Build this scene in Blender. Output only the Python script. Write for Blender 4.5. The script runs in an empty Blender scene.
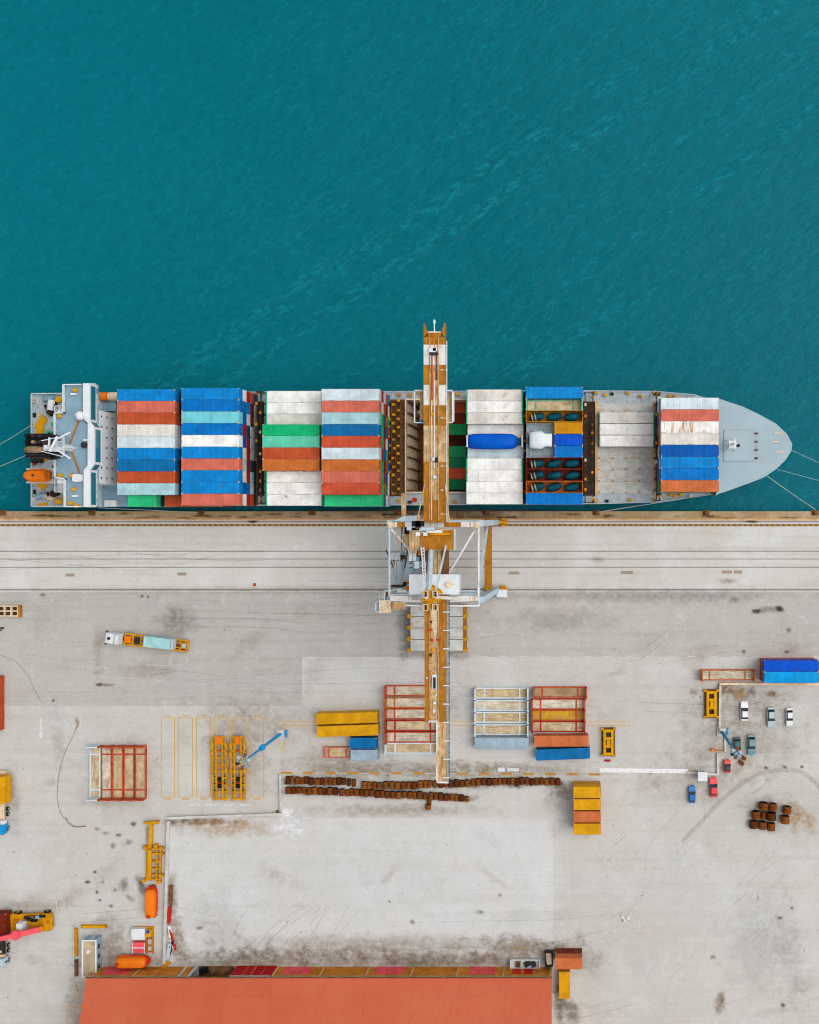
import bpy, math, random
from math import sin, cos, pi, radians
from mathutils import Vector, Matrix
random.seed(7)
SC = bpy.context.scene
COL = SC.collection
H, F, NX, NY = 236.0, 1038.0, 572.0, 515.0     # camera height, focal length in pixels, nadir
KG = 1.2                                        # light gain on a horizontal surface

def W(px, py, z=0.0):
    k = (H - z) / F
    return ((px - NX) * k, (NY - py) * k)

def lin(c):
    c = c / 255.0
    return c / 12.92 if c <= 0.04045 else ((c + 0.055) / 1.055) ** 2.4

def S(r, g, b):
    return (min(lin(r) / KG, .82), min(lin(g) / KG, .82), min(lin(b) / KG, .82), 1.0)

# ------------------------------------------------------------------ materials
class G:
    def __init__(s, name):
        s.mat = bpy.data.materials.new(name)
        s.mat.use_nodes = True
        s.t = s.mat.node_tree
        s.b = s.t.nodes['Principled BSDF']
        s.out = s.t.nodes['Material Output']
    def n(s, kind, **kw):
        nd = s.t.nodes.new(kind)
        for k, v in kw.items():
            setattr(nd, k, v)
        return nd
    def put(s, sock, v):
        if hasattr(v, 'is_linked') or hasattr(v, 'links'):
            s.t.links.new(v, sock)
        else:
            sock.default_value = v
    def coord(s, kind='Object'):
        return s.n('ShaderNodeTexCoord').outputs[kind]
    def mapping(s, vec, scale=(1, 1, 1), rot=(0, 0, 0), loc=(0, 0, 0)):
        m = s.n('ShaderNodeMapping')
        s.put(m.inputs['Vector'], vec)
        m.inputs['Scale'].default_value = scale
        m.inputs['Rotation'].default_value = rot
        m.inputs['Location'].default_value = loc
        return m.outputs[0]
    def noise(s, vec, scale, detail=4, rough=.55, w=None, dist=0):
        t = s.n('ShaderNodeTexNoise')
        if w is not None:
            t.noise_dimensions = '4D'
            s.put(t.inputs['W'], w)
        s.put(t.inputs['Vector'], vec)
        t.inputs['Scale'].default_value = scale
        t.inputs['Detail'].default_value = detail
        t.inputs['Roughness'].default_value = rough
        t.inputs['Distortion'].default_value = dist
        return t.outputs['Fac']
    def rng(s, v, a, b, c=0., d=1., smooth=True):
        m = s.n('ShaderNodeMapRange')
        if smooth:
            m.interpolation_type = 'SMOOTHSTEP'
        s.put(m.inputs['Value'], v)
        m.inputs[1].default_value = a; m.inputs[2].default_value = b
        m.inputs[3].default_value = c; m.inputs[4].default_value = d
        return m.outputs[0]
    def mix(s, f, a, b, blend='MIX'):
        m = s.n('ShaderNodeMix', data_type='RGBA', blend_type=blend)
        s.put(m.inputs[0], f); s.put(m.inputs[6], a); s.put(m.inputs[7], b)
        return m.outputs[2]
    def math(s, op, a, b=0.):
        m = s.n('ShaderNodeMath', operation=op)
        s.put(m.inputs[0], a); s.put(m.inputs[1], b)
        return m.outputs[0]
    def bump(s, h, strength=.3, dist=.1):
        m = s.n('ShaderNodeBump')
        m.inputs['Strength'].default_value = strength
        m.inputs['Distance'].default_value = dist
        s.put(m.inputs['Height'], h)
        s.t.links.new(m.outputs[0], s.b.inputs['Normal'])
    def fin(s, col, rough=.6, metal=0., spec=.3):
        s.put(s.b.inputs['Base Color'], col)
        s.put(s.b.inputs['Roughness'], rough)
        s.b.inputs['Metallic'].default_value = metal
        s.b.inputs['Specular IOR Level'].default_value = spec
        return s.mat

RUST = S(132, 70, 30)
def paint(name, col=None, rough=.55, metal=0., var=.16, vs=.6, rust=.0, rc=RUST, spec=.08, ribs=None, streak=None, dirt=(.46, .38, .30, 1), dirtamt=.25):
    g = G(name)
    c = g.coord()
    oi = g.n('ShaderNodeObjectInfo')
    w = g.math('MULTIPLY', oi.outputs['Random'], 60.)
    base = oi.outputs['Color'] if col is None else col
    n1 = g.noise(c, vs, 5, .6, w)
    dark = g.mix(1.0, base, (1 - var * 1.5,) * 3 + (1,), 'MULTIPLY')
    lite = g.mix(1.0, base, (1 + var * .8,) * 3 + (1,), 'MULTIPLY')
    k = g.mix(g.rng(n1, .3, .7), dark, lite)
    n2 = g.noise(c, vs * 5, 4, .65, w)
    k = g.mix(g.rng(n2, .52, .72, 0, dirtamt), k, g.mix(1., k, dirt, 'MULTIPLY'))
    if rust > 0:
        n3 = g.noise(g.mapping(c, streak) if streak else c, vs * 2.2, 6, .7, g.math('ADD', w, 9.))
        k = g.mix(g.rng(n3, .66 - .3 * rust, .74 - .24 * rust), k, rc)
    if ribs:
        wv = g.n('ShaderNodeTexWave', wave_type='BANDS', bands_direction=ribs[0])
        g.put(wv.inputs['Vector'], c)
        wv.inputs['Scale'].default_value = ribs[1]
        g.bump(wv.outputs['Fac'], ribs[2], .04)
    return g.fin(k, rough, metal, spec)

M = {}
M['box'] = paint('container_paint', None, .5, rust=.13, rc=S(160, 104, 62), ribs=('X', 1.25, .5), var=.15, vs=.35, dirtamt=.25)
M['boxrust'] = paint('weathered_container_paint', None, .6, rust=.46, rc=S(196, 134, 60), streak=(.9, .12, .3), ribs=('X', 1.25, .5), dirtamt=.2)
M['boxrail'] = paint('container_rail_paint', None, .6, rust=.42, rc=S(150, 96, 56), var=.2, dirtamt=.5)
M['bridgeglass'] = paint('bridge_glass', S(34, 118, 136), .12, var=.1, spec=.4)
M['rack'] = paint('rack_paint', None, .6, rust=.5, rc=S(150, 84, 42), var=.25, vs=.9, dirtamt=.5)
M['rackpale'] = paint('pale_rack_paint', None, .6, rust=.2, rc=S(170, 120, 80), var=.1, dirtamt=.3)
M['cast'] = paint('casting_steel', S(214, 200, 170), .6, rust=.5)
M['car'] = paint('car_paint', None, .22, var=.04, dirtamt=.05, spec=.5)
M['coil'] = paint('coil_rust', None, .75, metal=0, var=.2, vs=1.6, rust=.3, rc=S(120, 56, 10))
M['glass'] = paint('dark_glass', (.012, .028, .035, 1), .08, var=.02, dirtamt=.03, spec=.6)
M['tyre'] = paint('rubber', (.018, .018, .018, 1), .85)
M['gapdark'] = paint('dark_gap_brown', S(74, 58, 46), .8, rust=.35, vs=1.2, rc=S(112, 72, 38))
M['white'] = paint('white_paint', S(228, 232, 234), .5, rust=.05, dirtamt=.12, var=.06)
M['cranewhite'] = paint('crane_white', S(228, 226, 220), .55, streak=(2.4, .2, 1), rust=.42, rc=S(190, 140, 80), dirtamt=.2, var=.1)
M['craneblue'] = paint('crane_pale_blue', S(190, 208, 216), .55, rust=.12, rc=S(170, 125, 80), dirtamt=.2, var=.1)
M['craneochre'] = paint('crane_ochre', S(184, 122, 36), .65, streak=(2.4, .2, 1), rust=.55, rc=S(156, 94, 36), var=.2, dirtamt=.35)
M['cranetan'] = paint('crane_tan', S(212, 184, 140), .65, streak=(2.4, .16, 1), rust=.6, vs=.8, rc=S(178, 118, 52), var=.22, dirtamt=.35)
M['yellow'] = paint('yellow_paint', S(222, 160, 14), .5, rust=.2, var=.12, dirtamt=.2)
M['ochre'] = paint('trailer_ochre', S(214, 148, 16), .55, rust=.38, rc=S(150, 84, 14), var=.15, dirtamt=.3)
M['red'] = paint('red_paint', S(196, 44, 30), .5, rust=.1)
M['orange'] = paint('lifeboat_orange', S(240, 124, 26), .45, var=.06, dirtamt=.08)
M['redorange'] = paint('lifeboat_red', S(205, 52, 24), .45, var=.08, dirtamt=.1)
M['black'] = paint('black_paint', S(28, 30, 34), .5)
M['dark'] = paint('dark_steel', S(58, 54, 50), .6, rust=.3, var=.2)
M['brown'] = paint('rusty_steel', S(120, 84, 54), .75, rust=.45, var=.3)
M['beige'] = paint('beige_bulkhead', S(232, 208, 176), .7, rust=.3, rc=S(160, 110, 64), var=.15, dirtamt=.3)
M['deckblue'] = paint('deck_blue_grey', S(140, 170, 188), .6, rust=.06, var=.08, dirtamt=.12)
M['deckgrey'] = paint('deck_grey', S(180, 190, 194), .65, rust=.3, rc=S(160, 120, 80), var=.12, dirtamt=.2)
M['bowdeck'] = paint('bow_deck', S(170, 190, 198), .6, rust=.1, rc=S(186, 170, 160), var=.06, vs=.12, dirtamt=.1)
M['hull'] = paint('hull_paint', S(60, 96, 116), .5, rust=.15)
M['hatch'] = paint('hatch_grey', S(202, 202, 196), .6, streak=(.5, 1.6, 1), rust=.42, rc=S(188, 164, 136), var=.12, dirtamt=.2)
M['wood'] = paint('worn_planks', None, .8, streak=(.35, 2.4, 1), rust=.5, rc=S(172, 146, 112), vs=.5, var=.22, ribs=('X', 1.0, .4), dirtamt=.7)
M['bluemast'] = paint('mast_blue', S(26, 150, 214), .45, var=.08)
M['tealmast'] = paint('mast_teal', S(40, 150, 190), .5, var=.2)
M['tarpblue'] = paint('blue_tarpaulin', S(0, 92, 205), .45, var=.12, vs=.5, dirtamt=.1)
M['tarpwhite'] = paint('white_tarpaulin', S(226, 232, 236), .5, var=.05, vs=.5, dirtamt=.06)
M['tarpteal'] = paint('teal_tarpaulin', S(10, 78, 94), .4, var=.3, vs=.9, dirtamt=.2)
M['strap'] = paint('strap_tan', S(214, 170, 120), .6)
M['rope'] = paint('rope_fibre', S(200, 200, 190), .8)
M['concrete'] = paint('cast_concrete', S(206, 204, 198), .85, var=.14, dirtamt=.3)
M['wallbrown'] = paint('wall_brown', S(206, 130, 44), .75, rust=.2, rc=S(150, 84, 30), var=.2, dirtamt=.3)
M['pink'] = paint('door_pink', S(244, 92, 100), .6, var=.2)
M['crimson'] = paint('door_crimson', S(176, 22, 32), .55, var=.1)
M['louvre'] = paint('louvre_beige', S(196, 178, 146), .7, ribs=('X', 2.2, .8), var=.15)
M['skin'] = paint('skin', S(190, 140, 112), .6, var=.04, dirtamt=.02)
M['hivis'] = paint('hi_vis_cloth', S(230, 170, 10), .8, var=.05, dirtamt=.05)
M['navy'] = paint('work_cloth', S(34, 56, 70), .9)
M['green'] = paint('green_paint', S(40, 190, 140), .5, rust=.1)
M['pinkboom'] = paint('boom_pink', S(240, 92, 100), .4, var=.06, dirtamt=.06)
M['lens'] = paint('lamp_glass', S(225, 228, 225), .15, var=.02, dirtamt=.02)
M['chrome'] = paint('bright_steel', S(190, 195, 198), .3, metal=.6)
M['plume'] = paint('funnel_rust', S(150, 130, 104), .7, rust=.4, var=.25)

def concrete(name, c1, c2, c3, joint=.18, streak=.35, jx=6., jy=6., tint=(1, .95, .88, 1)):
    g = G(name)
    c = g.coord()
    k = g.mix(g.rng(g.noise(c, .018, 5, .55), .35, .65), c1, c2)
    k = g.mix(g.rng(g.noise(c, .07, 6, .62, dist=.4), .45, .72, 0, .8), k, c3)
    st = g.noise(g.mapping(c, (.012, .5, 1)), 1., 4, .6)
    k = g.mix(g.rng(st, .48, .68, 0, streak), k, g.mix(1., k, (.84, .82, .80, 1), 'MULTIPLY'))
    st2 = g.noise(g.mapping(c, (.35, .02, 1)), 1., 4, .6)
    k = g.mix(g.rng(st2, .5, .7, 0, streak * .7), k, g.mix(.25, k, (.62, .60, .57, 1)))
    k = g.mix(g.rng(g.noise(c, .045, 6, .6, dist=.8), .54, .7, 0, .55), k, g.mix(1., k, tint, 'MULTIPLY'))
    br = g.n('ShaderNodeTexBrick', offset=0.)
    g.put(br.inputs['Vector'], c)
    br.inputs['Color1'].default_value = (1, 1, 1, 1); br.inputs['Color2'].default_value = (.94, .94, .94, 1)
    br.inputs['Mortar'].default_value = (.62, .60, .58, 1)
    br.inputs['Scale'].default_value = 1.
    br.inputs['Mortar Size'].default_value = .05
    br.inputs['Mortar Smooth'].default_value = .2
    br.inputs['Brick Width'].default_value = jx; br.inputs['Row Height'].default_value = jy
    k = g.mix(joint, k, g.mix(1., k, br.outputs[0], 'MULTIPLY'))
    sp = g.noise(c, 1.3, 5, .7)
    k = g.mix(g.rng(sp, .52, .74, 0, .5), k, g.mix(1., k, (.66, .62, .58, 1), 'MULTIPLY'))
    sp2 = g.noise(c, .5, 6, .7)
    k = g.mix(g.rng(sp2, .54, .72, 0, .5), k, g.mix(.5, k, (.74, .73, .72, 1)))
    k = g.mix(g.rng(g.noise(c, .28, 6, .7, dist=.5), .52, .7, 0, .35), k, g.mix(1., k, (.8, .76, .71, 1), 'MULTIPLY'))
    k = g.mix(g.rng(g.noise(c, .9, 3, .6), .73, .79, 0, .3), k, (.2, .17, .14, 1))
    k = g.mix(g.rng(g.noise(c, .16, 7, .75, dist=.3), .5, .75, 0, .3), k, g.mix(.4, k, (.7, .7, .7, 1)))
    fine = g.noise(c, 6., 3, .7)
    k = g.mix(.5, k, g.mix(g.rng(fine, .3, .7), g.mix(1., k, (.9, .9, .9, 1), 'MULTIPLY'), g.mix(1., k, (1.08, 1.08, 1.08, 1), 'MULTIPLY')))
    g.bump(fine, .15, .02)
    return g.fin(k, .85, 0, .2)

M['yard'] = concrete('yard_concrete', S(203, 201, 195), S(196, 192, 185), S(210, 210, 207))
M['pale'] = concrete('pale_concrete', S(210, 210, 208), S(204, 203, 199), S(216, 217, 217), .15, .3, 9, 9)
M['asphalt'] = concrete('grey_paving', S(184, 182, 176), S(191, 187, 180), S(180, 179, 175), .12, .4, 9, 9)
M['apron'] = concrete('apron_concrete', S(211, 209, 203), S(204, 201, 194), S(219, 219, 216), .25, .6, 11, 5)
M['quayedge'] = concrete('quay_coping', S(182, 152, 112), S(152, 120, 80), S(204, 182, 148), .3, .7, 12.5, 9)

def water():
    g = G('harbour_water')
    c = g.coord()
    big = g.noise(c, .006, 3, .5)
    k = g.mix(g.rng(big, .3, .7), S(0, 101, 115), S(0, 111, 125))
    mid = g.noise(c, .03, 4, .5)
    k = g.mix(g.rng(mid, .4, .7, 0, .5), k, S(0, 106, 121))
    def turned(deg, sc):
        return g.mapping(g.mapping(c, (1, 1, 1), (0, 0, radians(deg))), sc)
    rip = g.noise(turned(-28, (.5, 1.1, 1)), 1., 5, .66, dist=.08)
    rip2 = g.noise(turned(-40, (.16, .36, 1)), 1., 3, .6, dist=.15)
    # long diagonal ship wake
    sep = g.n('ShaderNodeSeparateXYZ'); g.put(sep.inputs[0], g.mapping(c, (1, 1, 1), (0, 0, radians(-33))))
    band = g.math('MULTIPLY', g.rng(sep.outputs[1], 2, 40), g.rng(sep.outputs[1], 110, 70))
    str_ = g.noise(turned(-34, (.006, .24, 1)), 1., 2, .55, dist=.1)
    wk = g.math('MULTIPLY', g.rng(str_, .5, .62), band)
    near = g.rng(g.noise(c, .012, 2, .5), .35, .65, .5, 1.25)
    h = g.math('ADD', g.math('MULTIPLY', rip, g.math('MULTIPLY', near, .55)), g.math('MULTIPLY', rip2, .9))
    h = g.math('ADD', h, g.math('MULTIPLY', g.math('MULTIPLY', wk, g.rng(rip, .3, .7)), .15))
    # ripple light painted in: crests and wake coloured lighter, troughs darker
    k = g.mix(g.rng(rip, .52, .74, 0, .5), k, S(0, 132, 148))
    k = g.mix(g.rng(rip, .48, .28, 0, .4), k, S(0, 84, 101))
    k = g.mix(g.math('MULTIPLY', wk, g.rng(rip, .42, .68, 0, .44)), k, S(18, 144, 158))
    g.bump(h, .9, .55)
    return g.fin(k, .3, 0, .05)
M['water'] = water()

def overlay(name, rough=.8):
    """thin worn coat laid on paving: colour attribute + noisy, soft-edged cover"""
    g = G(name)
    a = g.n('ShaderNodeVertexColor', layer_name='Col')
    uv = g.n('ShaderNodeUVMap', uv_map='UV')
    c = g.coord()
    sep = g.n('ShaderNodeSeparateXYZ'); g.put(sep.inputs[0], uv.outputs[0])
    return g, a, c, sep
g, a, c, sep = overlay('ground_stain_and_shade')
x = g.math('SUBTRACT', sep.outputs[0], .5); y = g.math('SUBTRACT', sep.outputs[1], .5)
r = g.math('SQRT', g.math('ADD', g.math('MULTIPLY', x, x), g.math('MULTIPLY', y, y)))
nz = g.noise(c, .3, 6, .66, dist=.3)
r = g.math('ADD', r, g.math('MULTIPLY', g.math('SUBTRACT', nz, .5), .8))
al = g.math('MULTIPLY', g.rng(r, .46, .02), a.outputs['Alpha'])
al = g.math('MULTIPLY', al, g.rng(g.noise(c, .9, 6, .62), .12, .7))
g.fin(a.outputs['Color'], .8, 0, .1); g.put(g.b.inputs['Alpha'], al)
M['stain'] = g.mat
g, a, c, sep = overlay('tyre_mark')
e = g.math('ABSOLUTE', g.math('SUBTRACT', sep.outputs[1], .5))
al = g.math('MULTIPLY', g.rng(e, .5, .2), a.outputs['Alpha'])
al = g.math('MULTIPLY', al, g.rng(g.noise(c, 1.1, 5, .7), .2, .65))
g.fin(a.outputs['Color'], .8, 0, .2); g.put(g.b.inputs['Alpha'], al)
M['skid'] = g.mat
g, a, c, sep = overlay('road_paint')
al = g.math('MULTIPLY', a.outputs['Alpha'], g.rng(g.noise(c, 1.6, 6, .72), .2, .48))
g.fin(a.outputs['Color'], .7, 0, .25); g.put(g.b.inputs['Alpha'], al)
M['marking'] = g.mat

def roofmat():
    g = G('warehouse_roof_sheet')
    c = g.coord()
    br = g.n('ShaderNodeTexBrick', offset=0.)
    g.put(br.inputs['Vector'], g.mapping(c, (1, 1, 0)))
    br.inputs['Color1'].default_value = S(203, 95, 60); br.inputs["Color2"].default_value = S(197, 89, 54)
    br.inputs['Mortar'].default_value = S(170, 72, 42)
    br.inputs['Scale'].default_value = 1.; br.inputs['Mortar Size'].default_value = .03
    br.inputs['Brick Width'].default_value = 10.3; br.inputs['Row Height'].default_value = 6.2
    k = g.mix(g.rng(g.noise(c, .09, 5, .6), .35, .7, 0, .5), br.outputs[0], S(208, 106, 72))
    k = g.mix(g.rng(g.noise(g.mapping(c, (3, .25, 1)), 1., 4, .6), .5, .75, 0, .3), k, S(172, 74, 44))
    k = g.mix(g.rng(g.noise(c, 2.5, 4, .7), .68, .78, 0, .4), k, S(226, 190, 170))
    wv = g.n('ShaderNodeTexWave', wave_type='BANDS', bands_direction='X')
    g.put(wv.inputs['Vector'], c); wv.inputs['Scale'].default_value = 1.6
    g.bump(wv.outputs['Fac'], .5, .04)
    return g.fin(k, .6, 0, .3)
M['roof'] = roofmat()

# ------------------------------------------------------------------ mesh builder
class MB:
    def __init__(s):
        s.v, s.f, s.m = [], [], []
    def face(s, pts, m=0):
        i = len(s.v); s.v += [tuple(p) for p in pts]
        s.f.append(tuple(range(i, i + len(pts)))); s.m.append(m)
    def hexa(s, p, m=0):       # 8 points: bottom ring then top ring
        i = len(s.v); s.v += [tuple(q) for q in p]
        for q in ((3, 2, 1, 0), (4, 5, 6, 7), (0, 1, 5, 4), (1, 2, 6, 5), (2, 3, 7, 6), (3, 0, 4, 7)):
            s.f.append(tuple(i + k for k in q)); s.m.append(m)
        return s
    def b(s, x0, y0, z0, x1, y1, z1, m=0):
        return s.hexa([(x0, y0, z0), (x1, y0, z0), (x1, y1, z0), (x0, y1, z0), (x0, y0, z1), (x1, y0, z1), (x1, y1, z1), (x0, y1, z1)], m)
    def box(s, c, d, rz=0., m=0):
        cx, cy, cz = c; hx, hy, hz = d[0] / 2, d[1] / 2, d[2] / 2
        cs, sn = cos(rz), sin(rz)
        P = []
        for z in (-hz, hz):
            for x, y in ((-hx, -hy), (hx, -hy), (hx, hy), (-hx, hy)):
                P.append((cx + x * cs - y * sn, cy + x * sn + y * cs, cz + z))
        return s.hexa(P, m)
    def beam(s, p, q, w, h=None, m=0):
        h = h or w
        p, q = Vector(p), Vector(q)
        d = (q - p).normalized()
        up = Vector((0, 0, 1)) if abs(d.z) < .95 else Vector((0, 1, 0))
        sx = d.cross(up).normalized() * w / 2
        sy = sx.cross(d).normalized() * h / 2
        return s.hexa([p - sx - sy, p + sx - sy, p + sx + sy, p - sx + sy, q - sx - sy, q + sx - sy, q + sx + sy, q - sx + sy], m)
    def cyl(s, p, q, r, r2=None, n=12, m=0, caps=True):
        r2 = r if r2 is None else r2
        p, q = Vector(p), Vector(q)
        d = (q - p).normalized()
        up = Vector((0, 0, 1)) if abs(d.z) < .95 else Vector((0, 1, 0))
        a = d.cross(up).normalized(); b_ = a.cross(d).normalized()
        i = len(s.v)
        for c_, rr in ((p, r), (q, r2)):
            for k in range(n):
                t = 2 * pi * k / n
                s.v.append(tuple(c_ + a * rr * cos(t) + b_ * rr * sin(t)))
        for k in range(n):
            l = (k + 1) % n
            s.f.append((i + k, i + l, i + n + l, i + n + k)); s.m.append(m)
        if caps:
            s.f.append(tuple(i + n - 1 - k for k in range(n))); s.m.append(m)
            s.f.append(tuple(i + n + k for k in range(n))); s.m.append(m)
        return s
    def prism(s, pts, z0, z1, m=0, mtop=None, bottom=True):
        n = len(pts); i = len(s.v)
        s.v += [(x, y, z0) for x, y in pts] + [(x, y, z1) for x, y in pts]
        for k in range(n):
            l = (k + 1) % n
            s.f.append((i + k, i + l, i + n + l, i + n + k)); s.m.append(m)
        s.f.append(tuple(i + n + k for k in range(n))); s.m.append(m if mtop is None else mtop)
        if bottom:
            s.f.append(tuple(i + n - 1 - k for k in range(n))); s.m.append(m)
        return s
    def loft(s, rings, m=0, caps=True):
        n = len(rings[0]); i = len(s.v)
        for r in rings:
            s.v += [tuple(p) for p in r]
        for j in range(len(rings) - 1):
            for k in range(n):
                l = (k + 1) % n
                s.f.append((i + j * n + k, i + j * n + l, i + (j + 1) * n + l, i + (j + 1) * n + k)); s.m.append(m)
        if caps:
            s.f.append(tuple(i + n - 1 - k for k in range(n))); s.m.append(m)
            s.f.append(tuple(i + (len(rings) - 1) * n + k for k in range(n))); s.m.append(m)
        return s
    def rail(s, pts, h=1.0, r=.04, post=2.0, m=0, levels=(1., .55)):
        for p, q in zip(pts, pts[1:]):
            p, q = Vector(p), Vector(q)
            for l in levels:
                s.beam(p + Vector((0, 0, h * l)), q + Vector((0, 0, h * l)), r * 2, m=m)
            n = max(1, int((q - p).length / post))
            for k in range(n + 1):
                t = p.lerp(q, k / n)
                s.beam(t, t + Vector((0, 0, h)), r * 2, m=m)
        return s
    def build(s, name, mats, parent=None, loc=None, smooth=False, color=None, rz=0.):
        me = bpy.data.meshes.new(name)
        me.from_pydata(s.v, [], s.f)
        if not isinstance(mats, (list, tuple)):
            mats = [mats]
        for mm in mats:
            me.materials.append(M[mm])
        me.polygons.foreach_set('material_index', s.m)
        if smooth:
            me.polygons.foreach_set('use_smooth', [True] * len(s.f))
        me.update()
        o = bpy.data.objects.new(name, me)
        COL.objects.link(o)
        if parent: o.parent = parent
        if loc: o.location = loc
        if rz: o.rotation_euler.z = rz
        if color: o.color = color
        return o

def tag(o, label, cat, group=None):
    o['label'] = label; o['category'] = cat
    if group: o['group'] = group
    return o
def thing(name, label, cat, loc=(0, 0, 0), rz=0., group=None):
    o = bpy.data.objects.new(name, None)
    COL.objects.link(o)
    o.location = loc; o.rotation_euler.z = rz
    o.empty_display_size = .5
    return tag(o, label, cat, group)
def struct(o):
    o['kind'] = 'structure'
    return o
KIDS = {}
def proto(root):
    """keep a finished thing aside as the source of its copies"""
    def walk(o):
        KIDS[o.name] = list(o.children)
        for ch in KIDS[o.name]: walk(ch)
        COL.objects.unlink(o)
    walk(root)
    return root
FLOORS = {}
PAINTED = ('body', 'door', 'base_frame', 'end_wall', 'cross_bar', 'side_wall', 'roof', 'bonnet')
def dup(root, loc, rz=0., label=None, group=None, color=None, skip=(), floor=(222, 198, 160)):
    def cp(o, par):
        c = o.copy(); COL.objects.link(c)
        if par: c.parent = par
        base = o.name.split('.')[0]
        if o.type == 'MESH' and base in PAINTED and color:
            c.color = color
        if base == 'floor': c.color = S(*floor)
        for ch in KIDS[o.name]:
            if ch.name.split('.')[0] in skip: continue
            cp(ch, c)
        return c
    r = cp(root, None)
    r.location = loc; r.rotation_euler.z = rz
    if label: r['label'] = label
    if group: r['group'] = group
    elif 'group' in r: del r['group']
    return r
# ------------------------------------------------------------------ setting
def sheet(name, x0, y0, x1, y1, z, m, zb=None):
    mb = MB()
    mb.face([(x0, y0, z), (x1, y0, z), (x1, y1, z), (x0, y1, z)])
    if zb is not None:
        mb.face([(x0, y1, zb), (x0, y1, z), (x1, y1, z), (x1, y1, zb)])
    return struct(mb.build(name, m))
PIT = (-36.9, 5.2, -23.2, 25.6)
QY = W(0, 511.3)[1]                              # quay face
def build_setting():
    # water: a ring of quads round the dry inside of the hull
    xs = [-3000, -100, -60, -18, 25, 3000]; ys = [-0.5, 5, 26, 3000]
    mb = MB()
    for i in range(5):
        for j in range(3):
            if 1 <= i <= 3 and j == 1: continue
            mb.face([(xs[i], ys[j], -2.5), (xs[i + 1], ys[j], -2.5), (xs[i + 1], ys[j + 1], -2.5), (xs[i], ys[j + 1], -2.5)])
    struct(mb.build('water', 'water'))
    y1 = W(0, 520.3)[1]
    sheet('ground', -3000, -3000, 3000, y1 + .4, -.004, 'yard')
    mb = MB()
    mb.b(-1500, y1, -4., 1500, QY, .02)
    struct(mb.build('quay_coping', 'quayedge'))
    yb = W(0, 592)[1]
    sheet('quay_apron', -1500, yb, 1500, y1 - .004, .002, 'apron')
    sheet('yard_paving', W(-400, 0)[0], W(0, 706)[1], W(302, 0)[0], yb - .01, .0025, 'asphalt')
    sheet('yard_paving', W(302.2, 0)[0], W(0, 657)[1], W(1500, 0)[0], yb - .01, .002, 'asphalt')
    sheet('yard_paving', W(168.5, 0)[0], W(0, 962)[1], W(553, 0)[0], W(0, 818)[1], .0022, 'pale')
    # rails and drain lines
    mb = MB()
    for py, w_, h_ in ((521.6, .11, .03), (589.2, .15, .03)):
        y = W(0, py)[1]; mb.b(-1500, y - w_ / 2, 0, 1500, y + w_ / 2, h_)
        mb.b(-1500, y - .3, 0, 1500, y - .24, .008)
    for py in (551.2, 559., 567.2):
        y = W(0, py)[1]; mb.b(-1500, y - .065, 0, 1500, y + .065, .012)
    struct(mb.build('crane_rail', 'dark'))
    mb = MB()                                    # low ridge beside the sea rail
    y = W(0, 519.4)[1]; mb.b(-1500, y - .25, 0, 1500, y + .2, .10)
    struct(mb.build('quay_kerb', 'strap'))
    # painted lines
    mk = MB(); cols = []; uvs = []
    def rect(x0, y0, x1, y1, col, z=.011, wear=1.):
        mk.face([(x0, y0, z), (x1, y0, z), (x1, y1, z), (x0, y1, z)]); cols.append(tuple(col[:3]) + (wear,)); uvs.append([(0, 0), (1, 0), (1, 1), (0, 1)])
    def line(px0, py0, px1, py1, wpx, col, wear=1., z=.011):
        (xa, ya), (xb, yb_) = W(px0, py0), W(px1, py1)
        d = Vector((xb - xa, yb_ - ya)); L = d.length; d /= L; nrm = Vector((-d.y, d.x)) * wpx * .2274 / 2
        a, b_ = Vector((xa, ya)), Vector((xb, yb_))
        pts = [a - nrm, b_ - nrm, b_ + nrm, a + nrm]
        mk.face([(p.x, p.y, z) for p in pts]); cols.append(tuple(col[:3]) + (wear,)); uvs.append([(0, 0), (1, 0), (1, 1), (0, 1)])
    WH = S(226, 226, 224); YE = S(232, 190, 104); OC = S(196, 136, 40); PY = S(224, 190, 120)
    for k in range(220):                         # yellow and dark bar along the sea rail
        x = 819 * k / 150 - 160
        line(x, 525.2, x + 3.1, 525.2, 1.6, OC, .95, .013)
    line(-300, 525.2, 1200, 525.2, 2.2, S(104, 84, 62), .9, .009)
    for x in range(460, 830, 33): line(x, 671.5, x + 14 if x % 2 else x + 25, 671.5, .7, WH, .6)
    for x in range(478, 830, 21): line(x, 656.3, x + 8, 656.3, .7, WH, .8)
    for x in range(600, 830, 16): line(x, 687, x + 7, 687, .7, WH, .5)
    for x in range(51, 92, 7): line(x, 689.5, x + 5.5, 689.5, .8, WH, .7)
    line(145, 665, 166, 665.5, 1.2, WH, .6); line(147, 680.3, 165, 680.5, 1., WH, .6); line(150, 668, 160, 668, .8, WH, .5)
    line(50, 690, 50, 722, .6, WH, .4)
    line(41, 718, 41, 734, 1.3, WH, .95)
    (xa, ya) = W(41, 740)
    mk.face([(xa, ya, .012), (xa + .5, ya + 1.7, .012), (xa - .5, ya + 1.7, .012)]); cols.append(tuple(WH[:3]) + (.95,)); uvs.append([(0, 0), (1, 0), (1, 1)])
    for y in range(740, 850, 9): line(34, y, 34, y + 4.5, .8, WH, .7)
    for y in range(892, 1024, 9): line(64, y, 64, y + 5, .8, WH, .7)
    line(56.5, 895, 56.5, 914, .9, WH, .55)
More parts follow.
